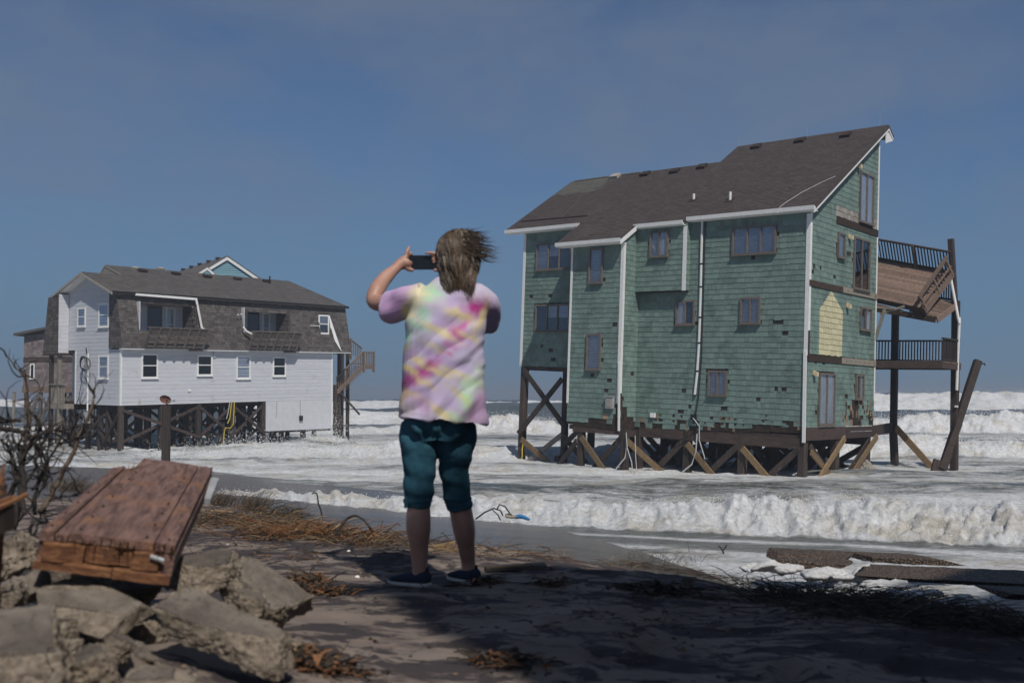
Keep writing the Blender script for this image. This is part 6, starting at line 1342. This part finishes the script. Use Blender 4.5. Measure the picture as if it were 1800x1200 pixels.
# ---------------------------------------------------------------- broken timber section resting on the heap
k = NT('red_brown_timber'); co_ = k.coord((1, 1, 1)); st_ = k.coord((9, 1.1, 9)); n1_ = k.noise(st_, 6, 6, .6, .5); n2_ = k.noise(co_, 5, 6, .65)
k.l.new(k.mix(k.ramp(n2_, .50, .70), k.mix(k.ramp(n1_, .3, .72), (.085, .043, .033), (.25, .145, .112)), (.26, .125, .055)), k.b.inputs['Base Color']); k.b.inputs['Roughness'].default_value = .75; k.bump(n1_, .9, .012); M_['timber'] = k.mat
k = NT('orange_end_grain'); co_ = k.coord((1, 1, 1)); n1_ = k.noise(k.coord((1, 1, 3)), 22, 6, .65, .8); n2_ = k.noise(co_, 12, 6, .65)
k.l.new(k.mix(k.ramp(n2_, .56, .68), k.mix(k.ramp(n1_, .35, .7), (.13, .05, .022), (.27, .125, .05)), (.045, .022, .014)), k.b.inputs['Base Color']); k.b.inputs['Roughness'].default_value = .85; k.bump(n1_, .9, .01); M_['endgrain'] = k.mat
fl, fr_, br_ = at(82, 928, 2.55), at(297, 966, 2.55), at(368, 824, 3.90)
bx_, by_ = (fr_ - fl).normalized(), (br_ - fr_); BLEN = by_.length; by_.normalize(); bz_ = bx_.cross(by_).normalized(); bx_ = by_.cross(bz_)
bM = Matrix((bx_, by_, bz_)).transposed().to_4x4(); bM.translation = fl
tmb = empty('timber_section', bM, 'broken red brown box of planks lying on the concrete rubble', 'timber')
BW = (fr_ - fl).length
def rough_plank(name, x0, x1, y0, y1, z0, z1, m='timber', seed=0, back=0.0, frnt=0.0):
    r = random.Random(seed); nx, ny = 4, 14; vs, fs = [], []
    for j in range(ny + 1):
        for i in range(nx + 1):
            x = x0 + (x1 - x0) * i / nx; y = y0 + (y1 - y0) * j / ny
            if j == ny: y += r.uniform(-back, back)
            if j == 0: y += r.uniform(-frnt, frnt)
            d = r.uniform(-.0016, .0016); e = .004 if i in (0, nx) or j in (0, ny) else 0
            vs += [(x, y, z1 + d - e), (x, y, z0)]
    g = lambda i, j, t: 2 * (j * (nx + 1) + i) + t
    for j in range(ny):
        for i in range(nx): fs += [(g(i, j, 0), g(i + 1, j, 0), g(i + 1, j + 1, 0), g(i, j + 1, 0)), (g(i, j, 1), g(i, j + 1, 1), g(i + 1, j + 1, 1), g(i + 1, j, 1))]
        fs += [(g(0, j, 0), g(0, j + 1, 0), g(0, j + 1, 1), g(0, j, 1)), (g(nx, j, 0), g(nx, j, 1), g(nx, j + 1, 1), g(nx, j + 1, 0))]
    for i in range(nx): fs += [(g(i, 0, 0), g(i, 0, 1), g(i + 1, 0, 1), g(i + 1, 0, 0)), (g(i, ny, 0), g(i + 1, ny, 0), g(i + 1, ny, 1), g(i, ny, 1))]
    return MB().add(vs, fs).obj(name, M_[m], tmb)
TH = .098
rough_plank('plank', .055, .262, .0, BLEN, -.026, .0, seed=1, back=.012); rough_plank('plank', .266, BW, .0, BLEN - .01, -.027, .001, seed=2, back=.015)
rough_plank('plank', -.012, .022, -.01, BLEN * .80, -.03, -.001, seed=3, back=.03); rough_plank('plank', .024, .053, -.004, BLEN * .79, -.028, -.006, seed=4, back=.035)
rough_plank('side_plank', BW - .030, BW + .004, .0, BLEN - .02, -.085, -.028, seed=5, back=.02); rough_plank('side_plank', -.012, .016, .0, BLEN * .78, -TH, -.031, seed=6, back=.03)
rough_plank('bottom_plank', .0, BW - .01, .01, BLEN - .04, -TH, -.078, seed=7, back=.02)
rough_plank('core_block', .0, .10, -.012, .08, -.078, -.030, 'endgrain', 8, .0, .006); rough_plank('core_block', .102, .215, .006, .08, -.074, -.028, 'endgrain', 9, .0, .008); rough_plank('core_block', .217, BW - .032, -.010, .08, -.076, -.029, 'endgrain', 10, .0, .004)
rough_plank('core_block', -.014, BW * .55, -.016, .05, -.102, -.079, 'endgrain', 11, .0, .005); rough_plank('core_block', BW * .55 + .002, BW + .002, -.012, .05, -.106, -.080, 'endgrain', 12, .0, .005)
rough_plank('core_block', .03, BW - .035, .6, BLEN - .06, -.077, -.03, 'endgrain', 13, .02)
MB().beam((BW + .012, BLEN * .74, -.072), (BW + .02, BLEN - .10, -.035), .03, .02).obj('metal_strap', M_['grey'], tmb)
for j in range(7):
    for x in (.075, .24, BW - .02, .005):
        MB().tube([(x, .04 + j * BLEN / 8.5, -.004), (x, .04 + j * BLEN / 8.5, .002)], .0032, 7).obj('nail_head', M_['black'], tmb)
MB().tube([(BW - .055, -.014, -.036), (BW - .02, -.018, -.042)], .006, 6).obj('bolt', M_['grey'], tmb)
sp_ = MB(); r_ = random.Random(3)
for kx, ky in [(.06 + r_.uniform(-.02, .06), BLEN * .80) for _ in range(22)] + [(r_.uniform(-.01, .05), BLEN * .79) for _ in range(14)] + [(r_.uniform(0, BW), -.005) for _ in range(24)]:
    s = -1 if ky < 0 else 1; sp_.tube([(kx, ky - s * .02, -.01 - (.04 if s < 0 else 0) * r_.random()), (kx + r_.uniform(-.01, .01), ky + s * r_.uniform(.01, .045), -.005 + r_.uniform(-.02, .015))], [.003, .0006], 4)
sp_.obj('splinters', M_['endgrain'], tmb, kind='stuff')
# second broken timber end at the left edge
be = at(-6, 892, 2.45); bt = empty('timber_end', Matrix.Translation(be) @ Euler((math.radians(8), math.radians(-14), math.radians(70))).to_matrix().to_4x4(), 'torn rust coloured timber end poking in at the left edge', 'timber')
r_ = random.Random(8); t_ = MB()
t_.prism([(-.1, -.045, -.04), (.0, -.055, -.045), (.04, -.015, -.04), (.03, .035, -.04), (-.1, .05, -.04)], (0, .0, .06)); t_.obj('block', M_['pile'], bt)
for i in range(9):
    y = -.05 + i * .011; MB().beam((-.10, y, .022 + r_.uniform(-.004, .004)), (r_.uniform(-.01, .045), y + r_.uniform(-.006, .006), .024 + r_.uniform(-.010, .012)), .010, .009, Z_).obj('splinter', M_['endgrain'], bt)
st2 = at(2, 850, 2.5); e_ = empty('orange_stake', Matrix.Translation(st2), 'blurred orange stake tip at the left edge above the timber end', 'stake'); MB().beam((-.02, 0, -.5), (.0, 0, .0), .025, .02, Y_).obj('shaft', M_['endgrain'], e_); MB().tube([(0, 0, 0), (.004, 0, .05)], [.010, .002], 6).obj('tip', M_['endgrain'], e_)

# ---------------------------------------------------------------- dead shrub with tangled branches
M_['twig'] = mat('bare_grey_twig', (.020, .017, .016), (.055, .046, .040), (1, 1, 1), 14, .85, .4, .004, .25)
M_['twig2'] = mat('brown_bark', (.06, .042, .030), (.15, .115, .085), (1, 1, 1), 14, .85, .4, .004, .25)
shb = at(60, 905, 3.6); shb.z = gz(shb.x, shb.y); shrub = empty('dead_shrub', Matrix.Translation(shb), 'leafless tangled dead shrub at the left edge', 'shrub')
SB = lambda px, py, d=0: at(px, py, 3.6 + d) - shb
def branch(pts, r0, r1, m='twig', nm='branch', mb=None):
    v = [SB(*p) for p in pts]; out = []
    for i in range(len(v) - 1):
        p0, p1, p2, p3 = v[max(i - 1, 0)], v[i], v[i + 1], v[min(i + 2, len(v) - 1)]
        for s in range(5): t = s / 5; out.append(.5 * ((2 * p1) + (p2 - p0) * t + (2 * p0 - 5 * p1 + 4 * p2 - p3) * t * t + (3 * p1 - p0 - 3 * p2 + p3) * t ** 3) + Vector((r_.gauss(0, .002), r_.gauss(0, .004), r_.gauss(0, .002))))
    out.append(v[-1]); n = len(out)
    rr = [r0 + (r1 - r0) * i / (n - 1) for i in range(n)]
    if mb is not None: mb.tube(out, rr, 4); return out
    MB().tube(out, rr, 7).obj(nm, M_[m], shrub, True); return out
BR = [([(70, 900), (95, 858), (125, 800), (150, 745), (166, 700), (163, 690)], .016, .005, 'twig2'), ([(20, 930), (40, 860), (42, 800), (70, 752), (60, 728)], .020, .007, 'twig'), ([(0, 752), (30, 757), (60, 775), (62, 820), (36, 862)], .014, .009, 'twig'), ([(45, 905), (30, 840), (14, 790), (0, 770)], .013, .006, 'twig'), ([(60, 905), (66, 850), (90, 800), (120, 770), (140, 775)], .010, .004, 'twig'), ([(40, 800), (75, 764), (110, 758), (136, 782)], .008, .003, 'twig'), ([(36, 740), (14, 738), (0, 744)], .008, .006, 'twig'), ([(42, 790), (52, 742), (47, 700), (45, 668), (26, 640), (8, 622), (0, 654)][:6], .010, .003, 'twig2'), ([(80, 880), (110, 872), (150, 866), (184, 862)], .006, .002, 'twig'), ([(30, 915), (60, 880), (82, 842), (86, 818)], .009, .004, 'twig'), ([(56, 860), (80, 826), (74, 786), (84, 756)], .008, .003, 'twig'), ([(62, 940), (75, 900), (88, 960)], .007, .003, 'twig'), ([(0, 890), (28, 850), (34, 800), (20, 762)], .018, .006, 'twig'), ([(60, 910), (50, 945), (38, 985)], .011, .006, 'twig')]
tw_ = MB()
for pts, a, b, m in BR:
    o = branch(pts, a * .72, b * .62, m)
    for _ in range(14):
        i = r_.randrange(4, len(o) - 2); p = o[i]; d = (o[i + 1] - o[i - 1]).normalized(); v = (d + Vector((r_.gauss(0, .8), r_.gauss(0, .8), r_.gauss(.25, .7)))).normalized(); q = [p]
        L = r_.uniform(.05, .22)
        for s in range(6): v = (v + Vector((r_.gauss(0, .3), r_.gauss(0, .3), r_.gauss(.0, .3)))).normalized(); q.append(q[-1] + v * L / 6)
        tw_.tube(q, [.0034 - .00045 * s for s in range(7)], 4)
tw_.obj('twigs', M_['twig'], shrub, kind='stuff')

# ---------------------------------------------------------------- wrack: straw, stems and roots along the brow
M_['straw'] = mat('golden_straw', (.17, .11, .05), (.30, .21, .11), (1, 1, 1), 9, .85, 0, .01, .35); M_['rust_straw'] = mat('rusty_straw', (.13, .058, .026), (.23, .11, .05), (1, 1, 1), 9, .85, 0, .01, .3); M_['dark_straw'] = mat('dark_toned_straw', (.025, .019, .015), (.07, .052, .038), (1, 1, 1), 9, .85, 0, .01, .4)
ST = [M_['straw'], M_['rust_straw'], M_['dark_straw'], M_['twig2']]
rr_ = random.Random(17)
def blade(mb, p, ang, lift, L, w, mi, bend=.3):
    d = Vector((math.cos(ang), math.sin(ang), 0)); pts = []
    for s in range(5):
        t = s / 4; pts.append(Vector(p) + d * L * t + Z_ * (lift * L * math.sin(t * 1.5) - bend * L * t * t * lift) + Vector((rr_.gauss(0, .006), rr_.gauss(0, .006), 0)))
    mb.tube(pts, [w, w, w * .9, w * .7, w * .25], 3, mi)
def scatter(mb, n, path, wid, L, w, mix, lift, zoff=.0, ang=None):
    P = [Vector(p) for p in path]; seg = [(b - a).length for a, b in zip(P, P[1:])]; tot = sum(seg)
    for _ in range(n):
        s = rr_.uniform(0, tot); i = 0
        while s > seg[i] and i < len(seg) - 1: s -= seg[i]; i += 1
        c = P[i].lerp(P[i + 1], s / seg[i]); c = c + Vector((rr_.gauss(0, wid[0]), rr_.gauss(0, wid[1]), 0)); z = gz(c.x, c.y)
        blade(mb, (c.x, c.y, z + rr_.uniform(0, .03) + zoff), rr_.gauss(ang, .6) if ang is not None else rr_.uniform(0, 6.3), rr_.uniform(*lift), rr_.uniform(*L), rr_.uniform(*w), rr_.choice(mix))
def gp(px, py, D=None):
    """a point of the beach surface under a photo pixel"""
    d = ray(px, py); lo, hi = .8, 30.0; t = lo
    while t < hi:
        p = Vector((0, 0, CAM_H)) + d * t
        if p.z < gz(p.x, p.y): return p
        t += .05
    return Vector((0, 0, CAM_H)) + d * 12
wr = MB()
scatter(wr, 900, [gp(360, 905), gp(450, 925), gp(560, 942), gp(680, 958)], (.35, .22), (.10, .34), (.0018, .0042), [0, 1, 2, 2, 3, 3], (-.05, .35))
scatter(wr, 600, [gp(640, 952), gp(760, 972), gp(900, 980), gp(1100, 988)], (.2, .12), (.06, .26), (.0014, .0032), [0, 0, 1, 2, 3, 3], (-.05, .35))
scatter(wr, 260, [gp(520, 940), gp(600, 950)], (.25, .12), (.12, .36), (.002, .004), [1, 1, 1, 0], (.05, .5))
scatter(wr, 500, [gp(90, 850), gp(170, 862), gp(260, 880), gp(360, 900)], (.45, .25), (.10, .34), (.002, .0045), [0, 1, 2, 3], (.0, .5))
scatter(wr, 260, [gp(400, 960), gp(640, 1000), gp(520, 985)], (.5, .35), (.02, .10), (.0012, .003), [2, 2, 3, 1], (-.05, .3))
wr.obj('beach_wrack', ST, kind='stuff', label=None)
wd = MB()
scatter(wd, 3000, [gp(1110, 995), gp(1230, 1010), gp(1350, 1030), gp(1500, 1052), gp(1650, 1078), gp(1830, 1112)], (.25, .20), (.08, .36), (.0011, .0030), [2, 2, 2, 2, 3, 3], (-.05, .32))  # shade on this stretch is put into the straw colour, mostly dark blades
scatter(wd, 1500, [gp(1400, 1050), gp(1600, 1080), gp(1820, 1120)], (.25, .12), (.10, .32), (.0012, .0032), [2, 2, 2, 3], (-.02, .42))
scatter(wd, 260, [gp(1100, 985), gp(1330, 1000)], (.2, .08), (.08, .24), (.0012, .0026), [2, 3], (.5, 1.3))
scatter(wd, 220, [gp(900, 1060), gp(1300, 1100), gp(1700, 1160)], (.5, .4), (.02, .11), (.0012, .003), [2, 2, 3], (-.05, .3))
for _ in range(900):
    x, y = rr_.uniform(-2.2, 3.2), rr_.uniform(2.4, 7.5)
    if y > brow(x) - .1: continue
    c = Vector((x, y, gz(x, y))); s_ = rr_.uniform(.004, .013); wd.add([c + Vector((rr_.uniform(-s_, s_), rr_.uniform(-s_, s_), rr_.uniform(0, s_))) for _ in range(2)] + [c + Vector((s_, 0, 0)), c + Vector((-s_, s_ * .6, 0)), c + Vector((0, -s_, 0))], [(0, 2, 3), (1, 3, 4), (0, 4, 2), (1, 4, 2), (0, 3, 1)], rr_.choice([2, 2, 3, 0]))
wd.obj('dark_wrack', ST, kind='stuff')
def grass(label, px, py, n, spread, L, ang, mix=(2, 2, 3, 0), lift=(.5, 1.5)):
    c = gp(px, py); o = empty('dune_grass_clump', Matrix.Translation(c), label, 'grass clump', 'withered dune grass clumps'); b = MB()
    for _ in range(n):
        x, y = rr_.gauss(0, spread), rr_.gauss(0, spread * .6); blade(b, (x, y, gz(c.x + x, c.y + y) - c.z - .01), rr_.gauss(ang, .9), rr_.uniform(*lift), rr_.uniform(*L), rr_.uniform(.0016, .0036), rr_.choice(mix), .45)
    b.obj('blades', ST, o, kind='stuff')
    r = MB()
    for _ in range(10): a = rr_.uniform(0, 6.3); r.tube([(0, 0, 0), (math.cos(a) * .05, math.sin(a) * .05, .01), (math.cos(a) * .12, math.sin(a) * .1, -.01)], [.006, .004, .002], 4)
    r.obj('roots', M_['twig2'], o, kind='stuff')
grass('dark grass clump left of the timber, bent towards the right', 120, 862, 260, .22, (.18, .42), -.1); grass('thinner grass clump behind the timber\'s left planks', 168, 868, 170, .18, (.15, .36), -.2)
grass('grass clump touching the timber\'s right side', 385, 888, 240, .16, (.18, .40), .4); grass('spiky grass clump right of the timber', 440, 897, 260, .16, (.2, .42), .3, lift=(.7, 1.7)); grass('low flattened grass clump beside the spiky clump', 482, 905, 150, .14, (.15, .34), -.1, lift=(.1, .7))
grass('sparse thin stalks right of the low flattened clump', 515, 908, 26, .10, (.14, .30), .4, (2, 3), (.6, 1.6))
# single stems
def stem(label, pts, r, m='twig', name='stem', cat='stem', group=None):
    P = [Vector(p) for p in pts]; c = P[0].copy(); v = [p - c for p in P]; out = []
    for i in range(len(v) - 1):
        p0, p1, p2, p3 = v[max(i - 1, 0)], v[i], v[i + 1], v[min(i + 2, len(v) - 1)]
        for s in range(5): t = s / 5; out.append(.5 * ((2 * p1) + (p2 - p0) * t + (2 * p0 - 5 * p1 + 4 * p2 - p3) * t * t + (3 * p1 - p0 - 3 * p2 + p3) * t ** 3))
    out.append(v[-1]); b = MB().tube(out, [r * (1.1 - .5 * i / len(out)) for i in range(len(out))], 6)
    o = b.obj(name, M_[m], None, True, label=label, cat=cat, group=group); o.location = c; return o
A = gp(580, 952); D_ = A.y; q_ = lambda x, y, d=0: at(x, y, D_ + d)
stem('black arched stem rising from the straw left of the woman', [A, q_(592, 935), q_(607, 914), q_(624, 906), q_(640, 914), q_(652, 930), gp(662, 948)], .011)
A = gp(566, 918); D_ = A.y; stem('thin upright stem hooked at its top', [A, q_(565, 900), q_(560, 885), q_(557, 868), q_(553, 866), q_(548, 868)], .008)
A = gp(352, 898); D_ = A.y; stem('pale curved stick lying across the grass', [q_(360, 897), q_(400, 899), q_(425, 903), gp(448, 910)], .010, 'straw')
A = gp(482, 903); D_ = A.y; stem('dark twig slanting down from the flattened clump', [A, q_(490, 911), gp(508, 925)], .008)
A = gp(668, 948); D_ = A.y; stem('thin forked twig left of the woman\'s leg', [A, q_(684, 930), q_(698, 920), q_(704, 924)], .006)
A = gp(1213, 985); D_ = A.y; stem('thin bare twig before the wet sand', [A, q_(1211, 965), q_(1208, 950)], .004, 'twig'); 
c = gp(1272, 996); D_ = c.y; yst = empty('forked_stump', Matrix.Translation(c), 'charred forked stump standing up out of the dark wrack', 'stump')
for pts, r in (([(0, 0, -.03), q_(1274, 978) - c, q_(1270, 966) - c], (.022, .016, .012)), ([q_(1270, 967) - c, q_(1266, 961) - c, q_(1263, 959) - c], (.013, .011, .007)), ([q_(1270, 967) - c, q_(1276, 961) - c, q_(1277, 957) - c], (.013, .012, .009)), ([q_(1273, 975) - c, q_(1281, 982) - c], (.010, .006))): MB().tube(pts, r, 8).obj('branch', M_['twig'], yst)
# plank, kelp, shells, litter
c = gp(905, 1003); pl = empty('driftwood_plank', Matrix.Translation(c + Z_ * .012) @ Matrix.Rotation(.10, 4, 'Z'), 'dark weathered plank lying behind the woman\'s right foot', 'plank')
MB().beam((-.16, .0, .004), (.17, .01, .012), .09, .022, Z_).obj('board', M_['oldrail'], pl); MB().beam((-.16, -.035, .014), (.10, -.03, .022), .018, .008, Z_).obj('split_edge', M_['straw'], pl)
c = gp(780, 966); o = MB().beam((-.07, -.02, .02), (.07, .02, .045), .03, .018, Z_).obj('wood_piece', M_['straw'], None, label='short yellow wood piece in the straw between the woman\'s legs', cat='wood'); o.location = c
def kelp(label, px, py, n, s, mix, hgt=.5):
    c = gp(px, py); o = empty('weed_clump', Matrix.Translation(c), label, 'weed', 'clumps of torn weed'); b, l = MB(), MB()
    for _ in range(n):
        x, y = rr_.gauss(0, s), rr_.gauss(0, s * .7); blade(b, (x, y, gz(c.x + x, c.y + y) - c.z + rr_.uniform(0, .02)), rr_.uniform(0, 6.3), rr_.uniform(.0, hgt), rr_.uniform(.5, 1.5) * s, rr_.uniform(.002, .005), rr_.choice(mix))
    for _ in range(max(4, n // 8)):
        x, y, a, L = rr_.gauss(0, s * .8), rr_.gauss(0, s * .5), rr_.uniform(0, 6.3), rr_.uniform(.4, 1.1) * s; d = Vector((math.cos(a), math.sin(a), 0)); e = Vector((-d.y, d.x, 0)) * L * .28; p = Vector((x, y, gz(c.x + x, c.y + y) - c.z + .01)); q = p + d * L * .5 + Z_ * L * rr_.uniform(.1, .7); t = p + d * L + Z_ * L * rr_.uniform(0, .5)
        l.add([p, q + e, t, q - e], [(0, 1, 2, 3)], rr_.choice(mix)); l.add([p - Z_ * .003, q + e - Z_ * .003, t - Z_ * .003, q - e - Z_ * .003], [(3, 2, 1, 0)], rr_.choice(mix))
    b.obj('stalks', ST, o, kind='stuff'); l.obj('torn_leaves', ST, o, kind='stuff')
kelp('brown weed clump right of the long tilted slab', 530, 1030, 170, .06, (2, 1, 2, 3), 1.0); kelp('second brown weed clump towards the woman\'s left shoe', 578, 1045, 130, .055, (2, 1, 2)); kelp('yellow brown weed at the bottom beside the biggest block', 520, 1165, 160, .05, (2, 1, 0, 2), .8); kelp('dark weed tuft further along the bottom edge', 570, 1180, 120, .05, (2, 2, 1), .6)
kelp('flat weed patch below the woman\'s right shoe', 840, 1030, 70, .06, (1, 2, 2), .1); kelp('dark reddish weed patch beside the pink scrap', 880, 1165, 110, .06, (2, 2, 1), .3); kelp('small dark weed patch right of the plank', 970, 1028, 60, .05, (2, 2, 1), .1); kelp('thin dark weed strip on the shaded sand', 1170, 1045, 120, .09, (2, 2, 3), .2); kelp('dark weed tuft near the forked stump', 1120, 1040, 70, .06, (2, 2), .3)
for (px, py, s, lb) in ((628, 1015, .016, 'largest white shell left of the woman\'s shoe'), (613, 969, .013, 'left one of two tiny white shells on the lit sand'), (637, 971, .008, 'right one of two tiny white shells on the lit sand'), (400, 957, .008, 'tiny white shell nearest the rubble')):
    c = gp(px, py); b = MB(); n = 10
    vs_ = [Vector((0, 0, s * .8))] + [Vector((s * r * (1 + .06 * (j % 2)) * math.cos(2 * math.pi * j / n), s * r * .8 * math.sin(2 * math.pi * j / n), s * z)) for r, z in ((.5, .68), (.85, .35), (1, -.1)) for j in range(n)]
    b.add(vs_, [(0, 1 + j, 1 + (j + 1) % n) for j in range(n)] + [(1 + i * n + j, 1 + (i + 1) * n + j, 1 + (i + 1) * n + (j + 1) % n, 1 + i * n + (j + 1) % n) for i in range(2) for j in range(n)]); o = b.obj('shell', M_['trim'], None, True, label=lb, cat='shell', group='white shells on the sand'); o.location = c
M_['pink'] = mat('pink_plastic', (.50, .035, .16), (.6, .06, .22), (1, 1, 1), 9, .6, .1, .01, .05); M_['blue'] = mat('blue_rope', (.02, .12, .32), (.04, .20, .42), (1, 1, 1), 60, .7, .3, .004, .1)
c = gp(833, 1142); b = MB()
for i in range(6): a = i * .5 - 1.2; b.prism([(-.018 + i * .006, -.008, .004 + .003 * (i % 2)), (-.011 + i * .006, -.010, .010 - .004 * (i % 2)), (-.011 + i * .006, .010, .012), (-.018 + i * .006, .009, .006)], (0, 0, .003))
o = b.obj('plastic_scrap', M_['pink'], None, label='small pink plastic scrap on the dark sand', cat='litter'); o.location = c
for (px, py, a, L, lb) in ((455, 972, .5, .06, 'short black wood chip on the sand right of the thick slab'), (483, 1000, -.5, .05, 'dark wood chip beside the long tilted slab'), (548, 972, .1, .09, 'flat dark bark strip on the lit sand'), (664, 970, -.1, .09, 'thin dark stick near the tiny shells'), (465, 952, .3, .03, 'dark clod above the black chip'), (490, 990, .2, .04, 'small dark clod near the bark strip')):
    c = gp(px, py); b = MB(); b.beam((-L / 2, 0, .006), (L * .1, .006, .012), L * .25, .012, Z_); b.beam((L * .05, .004, .010), (L / 2, -.004, .004), L * .18, .008, Z_); o = b.obj('wood_chip', M_['twig'], None, label=lb, cat='wood chip', group='dark wood chips on the sand'); o.location = c; o.rotation_euler = (0, 0, a)
# wire and blue rope at the water's edge, right of the woman
c = at(838, 910, 15.5); z0 = .62; D_ = 15.5; wire = empty('tangled_wire', Matrix.Translation(c), 'black looped wire tangle with a blue rope end in the swash', 'wire')
w_ = lambda x, y, d=0: at(x, y, 15.5 + d) - c
for pts, r in (([w_(836, 912), w_(852, 900), w_(868, 893), w_(880, 897), w_(884, 906)], .012), ([w_(873, 896), w_(878, 886), w_(888, 890), w_(896, 902)], .012), ([w_(866, 896), w_(875, 904), w_(880, 914)], .010), ([w_(888, 905), w_(897, 904), w_(903, 909), w_(912, 906)], .022)): MB().tube(pts, r, 6).obj('wire_loop', M_['black'], wire)
MB().tube([w_(906, 908), w_(914, 907), w_(922, 909), w_(931, 913)], [.030, .034, .03, .018], 8).obj('rope_end', M_['blue'], wire); MB().tube([w_(889, 906), w_(900, 908), w_(908, 907)], .03, 8).obj('knot', M_['greywood'], wire)
# slabs in the swash
GS = 'brown pebbly slabs in the swash'
def slabx(label, box, D, dep, rz, seed, tilt=(0, 0)):
    return ck(label, box, D, ((box[2] - box[0]) / 1750 * D, dep, .14), (tilt[0], tilt[1], rz), seed, name='pebbly_slab', cat='slab', smooth=(2,), res=40, rough=.05, extra=3, m='coquina', group=GS)
slabx('upper pebbly slab lying tilted on the others', (1346, 962, 1506, 990), 12.3, .5, -4, 71, (5, 2.5)); slabx('lower pebbly slab with foam against it', (1356, 978, 1500, 1004), 11.6, .5, -5, 72, (3, 3)); slabx('long thin pebbly slab reaching furthest to the right', (1490, 968, 1700, 994), 12.6, .5, -4, 73, (3, 1.5)); slabx('broad wet pebbly slab sloping towards the dark wrack', (1500, 992, 1900, 1034), 10.6, 1.2, -6, 74, (4, 1.5)); slabx('shaded pebbly slab at the right edge', (1712, 1028, 1990, 1062), 8.8, .6, -8, 75, (3, 1))
fm_ = MB()
for (px, py, D, s, sz) in ((1455, 1008, 10.9, .28, .075), (1436, 1010, 10.8, .16, .06), (1484, 1012, 10.8, .22, .035), (1519, 1006, 10.9, .10, .10), (1350, 996, 11.2, .16, .045), (1378, 1000, 11.2, .2, .05), (1335, 998, 11.3, .2, .03), (1560, 1028, 9.9, .3, .03), (1600, 1044, 9.2, .3, .03), (1665, 1066, 8.4, .3, .03)):
    ball(fm_, at(px, py, D), s, s * .6, sz, 26, 14)
_fv = np.array(fm_.v); _fn = fbm3(_fv * 6, 4, .6) - .5; _fw = fbm3(_fv * 6 + 31, 4, .6) - .5
fm_.v = [tuple(v) for v in _fv + np.stack([_fn * .22, _fw * .16, (_fn + _fw) * .10], 1)]
M_['foamblob'] = mat('sea_foam', (.42, .41, .40), (.60, .60, .59), (1, 1, 1), 30, .8, .6, .01, .02)
fm_.obj('sea_foam', M_['foamblob'], None, True, kind='stuff')
